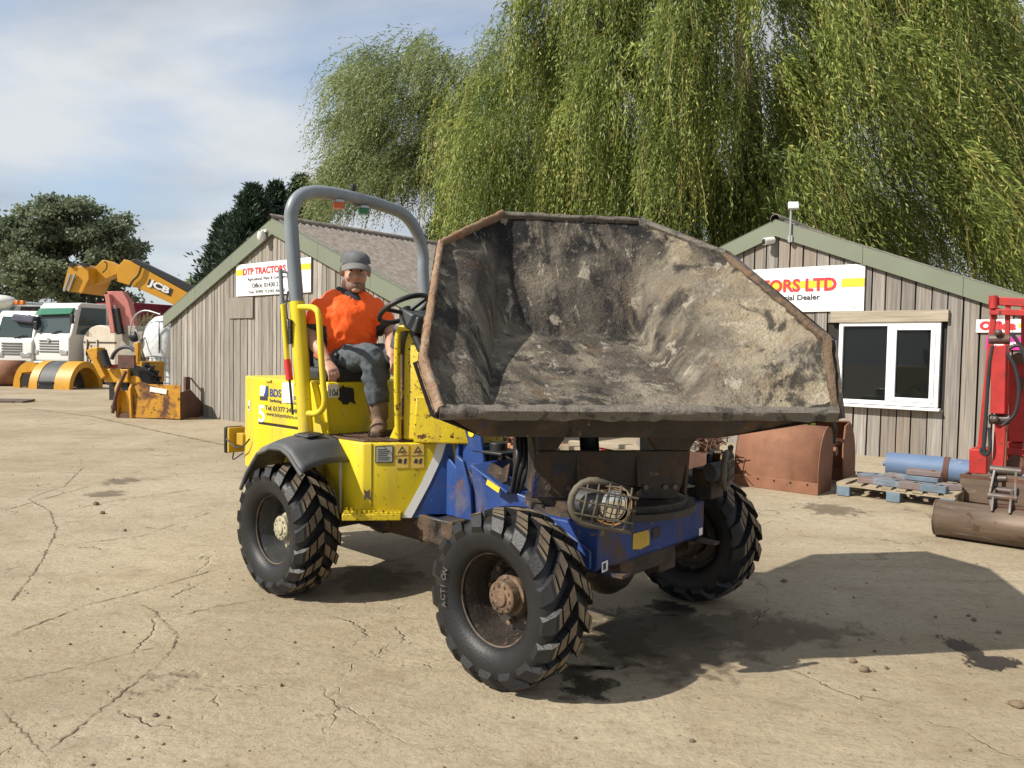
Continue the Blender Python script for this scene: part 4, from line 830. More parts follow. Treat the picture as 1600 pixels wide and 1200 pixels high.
side_quad('paper_sheet', [(441, 597), (458.5, 598), (458.5, 630), (441, 629)], -.596, M['sign_white'], .003, 0, door)
# sticker on the chamfered rear corner
ca, cb = Vector((-3.02, -.49, 0)), Vector((-2.70, -.58, 0)); cd = (cb - ca).normalized(); cn = Vector((cd.y, -cd.x, 0))
st = MB(); c0 = ca.lerp(cb, .42) + cn * .003; st.bar(c0 + Vector((0, 0, 1.03)), c0 + Vector((0, 0, 1.10)), .045, .004, up=cn); part('sticker', st, M['sign_white']); st = MB(); c0 = ca.lerp(cb, .42) + cn * .006; st.bar(c0 + Vector((0, 0, 1.04)), c0 + Vector((0, 0, 1.065)), .02, .003, up=cn); part('sticker', st, M['black'])
# rear lamp on its bracket
rl = MB(); rl.box((-3.17, -.50, .79), (.035, .15, .20)); rl2 = part('rear_lamp', rl, M['black'], .012); rb = MB(); rb.box((-3.135, -.50, .79), (.03, .13, .19)); rb.box((-3.07, -.49, .80), (.12, .05, .09)); part('bracket', rb, pm('mustard_bracket', (.42, .26, .02), .6, layers=[((.1, .06, .03), 9, .55, .15, .8)]), .006, parent=rl2)
part('cable', MB().tube(resample([(-3.14, -.575, .80), (-3.04, -.56, .75), (-2.90, -.57, .77), (-2.80, -.575, .83)], 6), .006, 6), M['hose'], smooth=60); part('cable', MB().tube(resample([(-3.17, -.5, .69), (-3.14, -.52, .64), (-3.03, -.5, .70)], 6), .005, 6), M['hose'], smooth=60)
# ---- mudguard over the near rear wheel: bent plastic shell
mgp = [(-2.17, .63), (-2.088, .745), (-1.958, .876), (-1.821, .922), (-1.694, .927), (-1.613, .899), (-1.479, .80)]; mgi = [(-2.34, .70), (-2.26, .80), (-2.10, .90), (-1.93, .948), (-1.75, .952), (-1.64, .93), (-1.53, .815)]
def mg_ring(y, dz=0, pts=mgp, sc=1.0): return [(x, y, z + dz) for x, z in pts]
mgm = MB()
def mg(a, b_):
    i = a * (len(mgp) - 1); j = min(int(i), len(mgp) - 2); f = i - j; lp = lambda Q: (Q[j][0] * (1 - f) + Q[j + 1][0] * f, Q[j][1] * (1 - f) + Q[j + 1][1] * f); x0, z0 = lp(mgp); x1, z1 = lp(mgi)
    bb = min(1, b_ / .45); cr = max(0, 1 - b_ / .12); return (x0 + (x1 - x0) * b_, -.985 + b_ * .385, z0 + (z1 - z0) * b_ + .018 * math.sin(math.pi * b_) - .016 * cr ** 2)
mgm.grid(mg, 24, 10)
gd = part('mudguard', mgm, M['guard'], smooth=35, fix=False); so_ = gd.modifiers.new('solid', 'SOLIDIFY'); so_.thickness = .014; so_.offset = -1
def lip_pts(dz): return [mg(i / 24, 0.0) for i in range(25)]
part('rolled_edge', MB().tube([(p[0], p[1] + .004, p[2] - .012) for p in lip_pts(0)], .013, 8), M['guard'], smooth=60, parent=gd)
bd = MB(); bd.box((-1.75, -.76, .966), (.15, .12, .012), rotm('X', .07)); part('moulded_badge', bd, M['guard'], .004, parent=gd); bd = MB(); bd.box((-1.75, -.76, .973), (.12, .09, .008), rotm('X', .07)); part('moulded_badge', bd, M['black'], .003, parent=gd)
st = MB(); st.cyl((-1.56, -.66, .50), (-1.56, -.66, .84), .008, n=8); part('mudguard_stay', st, M['galv'], smooth=40)
# ---- side tank and floor
SP = [(-1.83, -.63), (-1.41, -.61), (-1.08, -.19), (-1.0, .02), (-1.08, .02), (-1.41, .42), (-1.83, .42)]
tk = MB(); n_ = len(SP); bot = [(-1.62, -.63), (-1.41, -.61), (-1.08, -.19), (-1.0, .0), (-1.08, .02), (-1.41, .42), (-1.62, .42)]
tk.loft([[(x, y, .485) for x, y in bot], [(x, y, .935) for x, y in SP]]); part('side_tank', tk, M['yellow'], .012)
fp = MB(); fp.prism([(-1.815, -.60), (-1.43, -.585), (-1.11, -.18), (-1.11, .1), (-1.815, .40)], vz, .934, .948); part('floor_plate', fp, M['floor_plate'], .003)
tr = MB()
for i in range(11):
    for j in range(7):
        x = -1.79 + i * .045; y = -.56 + j * .06; tr.box((x, y, .950), (.03, .008, .005), rotm('Z', .78 if (i + j) % 2 else -.78))
o_ = part('tread_pattern', tr, M['floor_plate']); o_['kind'] = 'stuff'
# decals on the slanted front panel
pA, pB = Vector((-1.41, -.61, 0)), Vector((-1.08, -.19, 0)); pd = (pB - pA).normalized(); pn = Vector((pd.y, -pd.x, 0)); fch = Frame(FD.wld(tuple(pA)), TH + math.atan2(pd.y, pd.x))
def on_panel(px, off):
    q = fch.on(1, -off, *px); return pA + pd * q[0] + pn * off + Vector((0, 0, q[2]))
def panel_poly(name, pxs, mat, off=.002, t=.004, bevel=0, parent=None):
    P_ = [on_panel(q, off) for q in pxs]; mb = MB(); n = len(P_); mb.add([tuple(p) for p in P_] + [tuple(p + pn * t) for p in P_], [tuple(range(n))[::-1], tuple(range(n, 2 * n))] + [(i, (i + 1) % n, n + (i + 1) % n, n + i) for i in range(n)]); return part(name, mb, mat, bevel, parent=parent)
panel_poly('blue_corner', [(697, 693), (706, 693), (714, 790), (716, 806), (640, 809), (668, 760)], M['blue'])
panel_poly('white_stripe', [(683, 692), (697.5, 691), (690, 716), (672, 755), (643, 809), (628, 809), (658, 755), (676, 716)], M['white_ink'], .007, .003)
panel_poly('data_plate', [(586, 697), (615, 695.5), (614.5, 723), (586, 723.5)], flat('dark_plate', (.1, .11, .09), .4), .002, .003); panel_poly('data_plate', [(588, 699), (613, 697.5), (612.5, 721), (588, 721.5)], flat('plate_grey', (.36, .37, .33), .35), .006, .002)
for i in range(6): panel_poly('plate_print', [(590, 702 + i * 3.2), (604 + (i * 5) % 7, 701.4 + i * 3.2), (604 + (i * 5) % 7, 702.6 + i * 3.2), (590, 703.2 + i * 3.2)], M['dark_ink'], .0085, .001)
M['label'] = flat('pale_yellow_label', (.62, .42, .09), .5)
for x0, x1 in ((618, 638.5), (643, 662.5)):
    panel_poly('warning_label', [(x0, 694.5), (x1, 693.5), (x1, 730.5), (x0, 731.5)], M['label'], .002, .003)
    panel_poly('label_line', [(x0, 712), (x1, 711.2), (x1, 712), (x0, 712.8)], M['dark_ink'], .0055, .001)
    xm = (x0 + x1) / 2
    panel_poly('pictogram', [(x0 + 3, 708), (xm, 697), (x1 - 3, 707), (x1 - 4.6, 707.2), (xm, 699.5), (x0 + 4.6, 708)], M['dark_ink'], .0055, .001); panel_poly('pictogram', [(xm - 3, 706), (xm + 3, 704), (xm + 4, 707), (xm - 3, 708)], M['dark_ink'], .0075, .001)
    panel_poly('pictogram', [(x0 + 3, 723), (x0 + 6, 716), (xm, 718), (x0 + 9, 724)], M['dark_ink'], .0055, .001); panel_poly('pictogram', [(x1 - 8, 725), (x1 - 7, 717), (x1 - 3, 716), (x1 - 4, 724)], M['dark_ink'], .0055, .001)
panel_poly('paint_chip', [(568.5, 765), (573, 768), (579, 764), (577, 772), (580, 781), (573, 778), (568.5, 782), (570, 773)], M['steel'], .003, .001)
panel_poly('panel_seam', [(580.4, 692), (581.6, 692), (581.6, 792), (580.4, 792)], M['gap'], .001, .0015)
for px in ((590, 742), (600, 778), (648, 742), (652, 735), (630, 778), (586, 775), (622, 760)): panel_poly('rivet', [(px[0] - .8, px[1]), (px[0], px[1] - 1), (px[0] + .8, px[1]), (px[0], px[1] + 1)], M['gap'], .001, .002)
for x in (-2.5, -2.05): part('door_hinge', MB().cyl((x - .03, -.597, 1.262), (x + .03, -.597, 1.262), .008, n=8), M['yellow_worn'], smooth=50, parent=door)
part('door_latch', MB().box((-1.93, -.597, 1.0), (.05, .012, .03)), M['black'], .003, parent=door)
# step
SA = math.atan2(pd.y, pd.x) - .06; SC = Vector((-1.33, -.597, 0)) - pn * .055; stp = MB(); stp.box((SC.x, SC.y, .500), (.345, .13, .04), rotm('Z', SA)); step_ = part('step', stp, M['yellow_worn'], .005); s2_ = MB()
for i in range(12):
    p = rotm('Z', SA) @ Vector((-.155 + i * .028, -.058, 0)); s2_.box((SC.x + p.x, SC.y + p.y, .53), (.015, .010, .022), rotm('Z', SA))
    p = rotm('Z', SA) @ Vector((-.155 + i * .028, .04, 0)); s2_.box((SC.x + p.x, SC.y + p.y, .53), (.015, .010, .022), rotm('Z', SA))
o_ = part('grip_teeth', s2_, M['yellow_worn'], parent=step_); o_['kind'] = 'stuff'
# seat-box front: sticker and the torn-away patch
def front_poly(name, pxs, mat, xv=-1.818, t=.003):
    P_ = [lx(*q, xv) for q in pxs]; mb = MB(); mb.prism([(p[1], p[2]) for p in P_], lambda a, b_, tt: (tt, a, b_), xv, xv + t); return part(name, mb, mat)
front_poly('sticker', [(511.5, 602), (528, 599.5), (529, 620), (512.5, 622)], M['sign_white'])
a = lx(513, 619, -1.8135); text_mesh('lettering', '101', .062, M['dark_ink'], dump, a, (0, 1, 0), Z_, .062, .001); a = lx(523, 618, -1.8135); text_mesh('lettering', 'dB', .03, M['dark_ink'], dump, a, (0, 1, 0), Z_, .026, .001)
front_poly('torn_patch', [(530, 607), (534, 604), (536.5, 601.5), (538, 605), (545, 605), (552, 607), (553, 616), (553, 624), (556, 632), (550, 629), (546, 628), (543, 632), (536, 632), (533, 627), (528, 624), (531, 618)], M['gap'])
front_poly('torn_patch', [(576, 616), (580, 613), (583, 618), (583, 626), (578, 625)], M['gap'])
# ---- roll hoop
base = ly(479, 676, -.66); mid = ly(464, 472, -.66)
sk = MB(); sk.tube([base, mid], .050, 18); part('hoop_socket', sk, M['yellow'], smooth=50)
gs = MB(); gs.prism([(base[0] - .06, .945), (base[0] + .16, .945), (base[0] + .02, 1.28), (base[0] - .05, 1.28)], lambda a, b_, t: (a, t, b_), -.645, -.60); part('socket_gusset', gs, M['yellow'], .004)
hx_ = mid[0] - .05
hp = [mid, ly(455.5, 360, -.665)]; xa = hp[1][0]
hp += [lx(457, 325, xa), lx(470, 306, xa), lx(493, 300, xa), lx(525, 303.5, xa), lx(560, 311, xa), lx(600, 322, xa), lx(632, 336, xa), lx(652, 364, xa), lx(661, 398, xa), lx(662, 440, xa + .02)]
end = Vector(hp[-1]); hp.append((end.x + .12, end.y, 1.28))
hoop = part('roll_hoop', MB().tube(resample(hp, 6), .044, 18), M['hoop'], smooth=60)
def puck(px, mat, nm): 
    c = lx(*px, xa); mb = MB(); mb.lathe([(-.022, .001), (-.022, .036), (.018, .04), (.018, .001)], c, 'Z', 16); part(nm, mb, mat, smooth=40); mb = MB(); mb.lathe([(.018, .043), (.034, .043), (.034, .001), (.018, .001)], c, 'Z', 16); part('lamp_base', mb, M['galv'], smooth=40)
puck((529, 321), flat('amber_lens', (.5, .09, .01), .3), 'amber_beacon'); puck((568, 330), flat('green_lens', (.01, .14, .06), .3), 'green_beacon')
c = lx(545, 317, xa); MB().box((c[0], c[1], c[2] + .01), (.04, .30, .014), rotm('X', -.15)).build('beacon_bracket', M['black'], dump)
c = lx(552, 293, xa); MB().box((c[0], c[1], c[2]), (.03, .035, .045)).build('hoop_clip', M['black'], dump, bevel=.006)
# stowed lever with red grip, bracket and curly cable beside the hoop
yl = -.73
lev = part('locking_lever', MB().tube([ly(442, 476, yl), ly(449, 566, yl)], .017, 10), M['yellow'], smooth=50); part('grip', MB().tube([ly(448.6, 562, yl), ly(452.5, 594, yl)], [.022, .023], 10), flat('red_grip', (.55, .02, .02), .5), smooth=50, parent=lev)
part('rod', MB().tube(resample([ly(452.5, 594, yl), ly(455, 620, yl), ly(457.5, 648, yl)], 5), .008, 6), M['hose'], smooth=50, parent=lev)
part('lever_bracket', MB().tube([ly(438, 421, yl), ly(441, 474, yl)], .014, 8).tube([ly(438, 423, yl), ly(451, 427, yl + .04), ly(455, 470, yl + .05), ly(441, 471, yl)], .012, 8), M['hoop'], smooth=50)
cc = [ly(453 + 2.6 * math.sin(i * .55), 500 + i * .22, yl + .02 + .018 * math.cos(i * .55)) for i in range(0, 170)]
part('curly_cable', MB().tube([ly(450, 455, yl + .02), ly(447, 478, yl), ly(449, 498, yl)] + cc, .0055, 6), M['hose'], smooth=60)
# hand rail
hr = [ly(468, 480, -.68), ly(484, 480, -.70), ly(493, 483, -.71), ly(498, 495, -.71), ly(501, 540, -.71), ly(505, 600, -.71), ly(507, 628, -.71), ly(503, 640, -.71), ly(494, 646, -.70), ly(482, 646, -.68)]
part('hand_rail', MB().tube(resample(hr, 5), .019, 10), M['yellow'], smooth=60)
cl = MB(); cl.bar((base[0] + .14, -.60, .95), (base[0] + .10, -.60, 1.24), .012, .04); part('socket_brace', cl, M['yellow'], .003)
# ---- seat, cowl, steering
seat = MB(); seat.box((-2.03, -.30, 1.325), (.44, .46, .09)); seat = part('seat', seat, pm('black_vinyl', (.025, .025, .027), .55, var=.3), .03, seg=3)
bk = MB(); bk.box((-2.27, -.30, 1.52), (.08, .44, .38), rotm('Y', -.12)); part('backrest', bk, seat.data.materials[0], .03, seg=3, parent=seat)
ar = MB(); ar.box((-1.93, -.53, 1.32), (.1, .035, .04)); ar.cyl((-1.86, -.5, 1.28), (-1.84, -.5, 1.44), .008, n=8); ar.ball((-1.84, -.5, 1.45), .02, 8, 6); part('lever', ar, M['black'], .004)
cw = MB(); cwp = [(-1.30, -.40), (-1.19, -.36), (-.98, -.12), (-.98, .12), (-1.30, .22)]
cw.loft([[(x, y, .95) for x, y in cwp], [(x, y, 1.60) for x, y in cwp], [(x + .02 if x < -1.1 else x - .03, y * .9, 1.64) for x, y in cwp]]); part('front_cowl', cw, M['yellow_worn'], .012)
ed = MB(); ed.box((-1.315, -.385, 1.28), (.04, .035, .66)); part('cowl_post', ed, pm('bare_post', (.10, .055, .03), .8, layers=[((.6, .45, .02), 9, .56, .05, .5)]), .004)
rl_ = [(-1.30, -.43, .96), (-1.30, -.445, 1.3), (-1.30, -.44, 1.58), (-1.27, -.42, 1.625), (-1.2, -.38, 1.62)]
part('cowl_rail', MB().tube(resample(rl_, 5), .020, 10), M['yellow_worn'], smooth=60)
sk_ = MB(); sk_.prism([(-1.30, .95), (-1.42, .95), (-1.31, 1.12)], lambda a, b_, t: (a, t, b_), -.40, -.39); part('kick_plate', sk_, M['yellow_worn'])
low = MB(); low.loft([[(-1.19, -.41, .94), (-.88, -.16, .94), (-.88, .1, .94), (-1.19, .1, .94)], [(-1.19, -.39, 1.22), (-.97, -.14, 1.22), (-.97, .1, 1.22), (-1.19, .1, 1.22)]]); part('cowl_skirt', low, M['yellow_worn'], .01)
WC = Vector(lx(632, 483, -1.30)); tilt = rotm('Z', .18) @ rotm('Y', -.52)
rg = MB(); rg.tube([WC + tilt @ Vector((.16 * math.cos(a), .16 * math.sin(a), 0)) for a in np.linspace(0, 2 * math.pi, 40, endpoint=False)], .0155, 10, closed=True); swl = part('steering_wheel', rg, M['black'], smooth=60)
sp = MB(); 
for a in (.4, 2.5, 4.6): sp.tube([WC + tilt @ Vector((0, 0, -.03)), WC + tilt @ Vector((.155 * math.cos(a), .155 * math.sin(a), 0))], .013, 8)
sp.cyl(WC + tilt @ Vector((0, 0, -.05)), WC + tilt @ Vector((0, 0, 0.0)), .04); part('spokes', sp, M['black'], smooth=50, parent=swl)
part('steering_column', MB().cyl(WC + tilt @ Vector((0, 0, -.04)), WC + tilt @ Vector((0, 0, -.28)), .03), M['black'], smooth=50)
db = MB(); db.box((-1.22, -.30, 1.665), (.16, .26, .10), rotm('Y', .35)); part('dash_box', db, pm('dark_plastic', (.05, .055, .06), .5), .012); db = MB(); db.box((-1.33, -.38, 1.56), (.1, .1, .14), rotm('Y', .3)); part('switch_box', db, M['guard'], .012)
# ---- pivot and front chassis
pv = MB(); pv.prism([(-1.06, .60), (-.80, .60), (-.80, .86), (-.84, 1.02), (-.88, 1.06), (-.93, 1.06), (-.97, 1.02), (-1.04, .90)], lambda a, b_, t: (a, t, b_), -.20, -.17); pv.box((-.94, -.08, .92), (.24, .22, .03)); pv.box((-.94, -.08, .56), (.28, .26, .05)); pv.box((-1.0, -.08, .74), (.03, .3, .42)); pvo = part('pivot_bracket', pv, M['blue'], .008)
part('pivot_eye', MB().cyl((-.905, -.206, 1.01), (-.905, -.16, 1.01), .024), M['yellow'], smooth=50)
fin = MB(); fin.prism([(-1.08, .50), (-.90, .50), (-.90, .66), (-1.0, .80), (-1.08, .86)], lambda a, b_, t: (a, t, b_), -.235, -.215); part('pivot_fin', fin, M['blue'], .006)
pl = MB(); pl.box((-.78, -.10, .905), (.24, .20, .02)); pl.cyl((-.78, -.10, .90), (-.78, -.10, .96), .055, n=20); part('pivot_cap', pl, M['black'], .006); pl = MB(); pl.cyl((-.84, -.1, .54), (-.84, -.1, .92), .05, n=16); part('pivot_pin', pl, M['grime'], smooth=40)
for i in range(4): part('hydraulic_hose', MB().tube(resample([(-1.02, -.12 + i * .03, .70 + .03 * i), (-.92, -.2 + .03 * i, .78 + .02 * i), (-.80, -.24 + .03 * i, .72 + .02 * i), (-.66, -.2, .70)], 6), .013, 8), M['hose'], smooth=60)
fc = MB(); fc.prism([(-.76, .50), (-.30, .50), (-.30, .72), (-.42, .74), (-.70, .86), (-.76, .86)], lambda a, b_, t: (a, t, b_), -.34, -.31); fc.prism([(-.76, .50), (-.30, .50), (-.30, .72), (-.42, .74), (-.70, .86), (-.76, .86)], lambda a, b_, t: (a, t, b_), .11, .14)
fc.box((-.74, -.10, .68), (.03, .42, .36)); fc.box((-.50, -.10, .60), (.46, .42, .16)); part('front_frame', fc, M['blue'], .008)
fw = MB(); fw.prism([(-.86, .54), (-.72, .54), (-.74, .72), (-.80, .87), (-.86, .90)], lambda a, b_, t: (a, t, b_), -.37, -.345); part('frame_fin', fw, M['blue'], .006)
ft = MB(); ft.bar((-.70, -.33, .86), (-.42, -.33, .745), .16, .015); part('frame_top', ft, M['blue'], .004)
bk2 = MB(); bk2.prism([(-.62, .82), (-.52, .775), (-.46, .80), (-.44, .90), (-.50, .86), (-.58, .885)], lambda a, b_, t: (a, t, b_), -.37, -.355); part('torn_bracket', bk2, M['grime'])
stk = MB(); stk.box((-.52, -.413, .77), (.10, .003, .03), rotm('Y', .35)); part('sticker', stk, M['yellow_ink'])
beam = MB(); beam.prism([(-.34, .50), (.28, .50), (.30, .52), (.30, .70), (.28, .712), (-.34, .712)], lambda a, b_, t: (a, t, b_), -.58, .40); beam = part('front_beam', beam, M['blue_mud'], .008)
sd = MB(); sd.prism([(-.30, .70), (.05, .70), (.27, .60), (.27, .515), (.12, .505), (-.1, .60), (-.30, .60)], lambda a, b_, t: (a, t, b_), -.598, -.582); part('beam_cheek', sd, M['blue'], .006)
def face_poly(name, pxs, mat, xv=.302, t=.003):
    P_ = [lx(*q, xv) for q in pxs]; mb = MB(); mb.prism([(p[1], p[2]) for p in P_], lambda a, b_, tt: (tt, a, b_), xv, xv + t); return part(name, mb, mat)
face_poly('sticker', [(989, 834), (1014, 827), (1014, 851), (1000, 858), (988, 858)], pm('worn_yellow_sticker', (.5, .34, .05), .6, layers=[((.03, .04, .1), 30, .58, .04, .7)])); face_poly('sticker', [(1019, 826), (1031, 823), (1031, 838), (1019, 842)], M['black'])
face_poly('sticker', [(940, 879), (949, 875), (949, 891), (940, 895)], M['sign_white']); face_poly('sticker', [(1092, 826), (1097, 824), (1097, 835), (1092, 837)], M['sign_white']); face_poly('sticker', [(942.5, 881), (946.5, 879), (946.5, 889), (942.5, 891)], M['dark_ink'], .306, .002)
for y in (-.5, .36): MB().prism([(.2, -.05), (.40, -.03), (.40, .03), (.2, .05)], lambda a, b_, t, y=y: (a, y + b_, t), .485, .498).build('tie_down_lug', M['grime'], dump)
bh = MB(); bh.box((.16, -.1, .46), (.22, .5, .09)); bh.box((.20, .1, .42), (.12, .16, .1)); part('axle_mount', bh, M['grime'], .008)
td = MB(); td.lathe([(.712, .001), (.712, .44), (.745, .44), (.745, .40), (.775, .40), (.775, .001)], (.02, -.10, 0), 'Z', 40); part('turntable', td, M['grime'], smooth=40)
gp = MB(); gp.prism([(.05, .18), (.22, .22), (.26, .36), (.1, .4)], vz, .777, .785); part('turntable_plate', gp, pm('pale_plate', (.3, .3, .28), .7, layers=[((.05, .04, .03), 20, .6, .06, .8)]))
# ---- lamps in cages
def lamp(px, rz, tiltx):
    c = Vector(lx(*px, .40)); Rm = rotm('Z', rz) @ rotm('X', tiltx); T_ = lambda p: c + Rm @ Vector(p)
    w, h = .145, .095; ring = []
    for a in np.linspace(math.pi / 2, 3 * math.pi / 2, 10): ring.append((0, -.05 + h * math.cos(a) * 1.0, h * math.sin(a)))
    ring = [(0, y, z) for _, y, z in ring] + [(0, w, -h), (0, w, h)]
    lo = part('headlamp', MB().lathe([(.0, .001), (.0, .075), (-.03, .09), (.005, .092), (.012, .08)], (0, 0, 0), 'X', 20), pm('lamp_reflector', (.55, .36, .2), .12, 1.0, var=.5, vs=9), smooth=40)
    lo.matrix_local = Matrix.Translation(T_((-.02, .055, 0))) @ Rm.to_4x4()
    Ti = lambda p: Rm.inverted() @ (T_(p) - T_((-.02, .055, 0)))
    part('guard_ring', MB().tube([Ti((.02, y, z)) for _, y, z in ring], .016, 8, closed=True), M['galv_dirty'], smooth=50, parent=lo)
    hb_ = MB(); hb_.box(Ti((-.07, .05, 0)), (.03, .18, .16)); part('back_plate', hb_, M['black'], .01, parent=lo)
    hs = MB(); hs.cyl(Ti((-.06, -.09, -.01)), Ti((.0, -.01, -.01)), .05, .055, 14); part('indicator', hs, M['guard'], smooth=40, parent=lo)
    for y in (-.09, -.04, .01, .06, .11): MB().tube([Ti((.028, y, -h)), Ti((.045, y, 0)), Ti((.028, y, h))], .0045, 6).build('guard_bar', M['galv_dirty'], lo, smooth=50)
    for z in (-.055, 0, .055): MB().tube([Ti((.034, -.13, z)), Ti((.05, .03, z)), Ti((.034, w, z))], .0045, 6).build('guard_bar', M['galv_dirty'], lo, smooth=50)
    lens = MB(); lens.ball((.012, 0, 0), (.02, .07, .07), 14, 8); part('bulb_lens', lens, pm('lamp_glass', (.75, .7, .62), .08, .9, var=.4, vs=14), smooth=60, parent=lo)
M['galv_dirty'] = pm('dirty_guard', (.095, .08, .058), .7, var=.3, vs=9)
lamp((940, 787), -.62, -.20); lamp((1130, 732), .35, .05)
part('lamp_bracket', MB().box((.30, .43, .80), (.12, .14, .16)), M['grime'], .006); part('lamp_bracket', MB().box((.30, -.60, .77), (.1, .06, .1)), M['grime'], .006)
# ---- skip on its swivel support (turned towards the photographer's side)
rotS = PSI - TH; OFF = -.114
def spart(name, mb, mat, bevel=0, smooth=None, parent=None, **k):
    o = mb.build(name, mat, parent if parent is not None else dump, smooth=smooth, bevel=bevel, **k)
    if parent is None: o.rotation_euler = (0, 0, rotS)
    return o
S = lambda x, w, z: (x, w + OFF, z)
sx_ = lambda px, v: tuple(FS.on(0, v, *px))
sup = MB(); yz = lambda a, b_, t: (t, a, b_)
sup.prism([(-.52, .79), (.21, .775), (.24, .85), (.27, 1.02), (-.50, 1.02)], yz, .28, .31); sup.prism([(-.50, 1.021), (-.40, 1.021), (-.36, 1.08), (-.38, 1.22), (-.47, 1.22)], yz, .28, .31); sup.prism([(.10, 1.021), (.27, 1.021), (.42, 1.22), (.20, 1.22), (.06, 1.08)], yz, .28, .31)
for y in (-.50, .26): sup.prism([(.28, .79), (-.42, .79), (-.46, 1.25), (.30, 1.20), (.31, 1.02)], lambda a, b_, t: (a, t, b_), y, y + .02)
spart('skip_support', sup, M['grime'], .006)
for y in (-.44, -.34, .05, .15, .2): spart('support_bolt', MB().cyl((.31, y, .84 + .0 * y), (.322, y, .84), .014, n=6), M['steel'])
spart('support_rib', MB().prism([(.31, .80), (.36, .80), (.31, 1.0)], lambda a, b_, t: (a, t, b_), -.30, -.285), M['grime']); spart('support_rib', MB().prism([(.31, .80), (.36, .80), (.31, 1.0)], lambda a, b_, t: (a, t, b_), .0, .015), M['grime'])
for i in range(3): spart('hydraulic_hose', MB().tube(resample([(.20, -.56 - .02 * i, .80), (.30, -.55 - .02 * i, .92 + .03 * i), (.16, -.53 - .02 * i, 1.06 + .02 * i), (-.1, -.50, 1.16)], 6), .012, 8), M['hose'], smooth=60)
ram = MB(); ram.cyl((.05, -.15, .78), (.10, -.20, 1.22), .05, n=14); spart('tipping_ram', ram, M['black'], smooth=40)
for y, w in ((-.60, .08), (-.27, .07), (-.10, .10), (.05, .16)):
    fl_ = MB(); fl_.prism([(y - w / 2, 1.22), (y + w / 2, 1.22), (y + w * .3, 1.06), (y - w * .12, 1.05)], yz, .0, .015); spart('rubber_flap', fl_, pm('grey_flap', (.12, .11, .09), .8))
lip_z, w0 = 1.273, .881
Pt = {}
for sd_, s_ in (('R', 1), ('L', -1)):
    Pt['lip' + sd_] = S(.77, s_ * w0, lip_z - .03); Pt['P1' + sd_] = S(.568, s_ * .947, 1.513 + (.065 if s_ > 0 else -.065)); Pt['P2' + sd_] = S(-.336, s_ * .827, 2.069 + (.01 if s_ > 0 else 0)); Pt['P3' + sd_] = S(-.744, s_ * .433, 2.32)
    Pt['BF' + sd_] = S(.66, s_ * (.34 if s_ > 0 else .66), 1.205); Pt['BB' + sd_] = S(-.36, s_ * (.33 if s_ > 0 else .52), 1.60)
Pt['LFl'] = S(.765, -.70, 1.23); Pt['LFr'] = S(.765, .30, 1.23)
def patch(mb, a, b_, c, d, nu, nv, amp, seed, off=0.0, mi=0, bulge=0.0):
    a, b_, c, d = [Vector(q) for q in (a, b_, c, d)]; nrm = ((b_ - a).cross(d - a) + (c - b_).cross(c - d)).normalized()
    def fn(u, v):
        p = a.lerp(b_, u).lerp(d.lerp(c, u), v); e = min(u, 1 - u, v, 1 - v) * 8
        if bulge: p = p + (p - ctr).normalized() * bulge * min(1, e)
        return p + nrm * (off + min(1, e) * amp * (fbm(p, 3.0, 4, seed) + .5 * fbm(p, 11, 3, seed + 5)))
    mb.grid(fn, nu, nv, mi)
shell = MB(); OUT = .05
ctr = Vector(S(-.05, 0, 1.62))
def outw(p, k=.045): p = Vector(p); d = (p - ctr); d.x *= .6; return p + d.normalized() * k
for q in (('BBL', 'BBR', 'P3R', 'P3L'), ('BBR', 'BFR', 'P2R', 'P3R'), ('BFR', 'lipR', 'P1R', 'P2R'), ('BBL', 'P3L', 'P2L', 'BFL'), ('BFL', 'P2L', 'P1L', 'lipL')):
    lf = any(k.endswith('L') for k in q) and not any(k.endswith('R') for k in q); patch(shell, *[outw(Pt[k], .022 if k.endswith('L') else .045) for k in q], 16, 16, .003, 3, bulge=.022 if lf else .055)
und = [outw(Pt['BFL'], .05), outw(Pt['BFR'], .05), outw(Pt['BBR'], .06), outw(Pt['BBL'], .06)]; und = [p + Vector((0, 0, -.05)) if i < 2 else p + Vector((0, 0, -.30)) for i, p in enumerate(und)]
patch(shell, und[0], und[1], und[2], und[3], 6, 6, .006, 4); patch(shell, Pt['lipL'], Pt['lipR'], und[1], und[0], 10, 3, .006, 5)
patch(shell, und[1], outw(Pt['lipR']), outw(Pt['P1R']), outw(Pt['BBR']), 4, 4, .004, 6); patch(shell, und[0], outw(Pt['lipL']), outw(Pt['P1L']), outw(Pt['BBL']), 4, 4, .004, 6); patch(shell, und[3], und[2], outw(Pt['BBR']), outw(Pt['BBL']), 4, 4, .004, 6)
skip = spart('skip', shell, M['grime'], smooth=40, fix=False)
lin = MB()
patch(lin, Pt['BFL'], Pt['BFR'], Pt['BBR'], Pt['BBL'], 40, 40, .010, 1, 0, 0); patch(lin, Pt['BBL'], Pt['BBR'], Pt['P3R'], Pt['P3L'], 40, 40, .012, 2, 0, 0)
patch(lin, Pt['BBR'], Pt['BFR'], Pt['P2R'], Pt['P3R'], 40, 40, .011, 3, 0, 2); patch(lin, Pt['BFR'], Pt['lipR'], Pt['P1R'], Pt['P2R'], 40, 40, .011, 4, 0, 1)
patch(lin, Pt['BFL'], Pt['BBL'], Pt['P3L'], Pt['P2L'], 30, 30, .012, 5, 0, 0); patch(lin, Pt['lipL'], Pt['BFL'], Pt['P2L'], Pt['P1L'], 30, 30, .012, 6, 0, 0)
patch(lin, Pt['lipL'], Pt['lipR'], Pt['BFR'], Pt['BFL'], 40, 8, .008, 7, 0, 0)
lin.m = [0] * len(lin.f); lo_ = spart('skip_lining', lin, lining_mat(), parent=skip, fix=False)
import bmesh as _bm
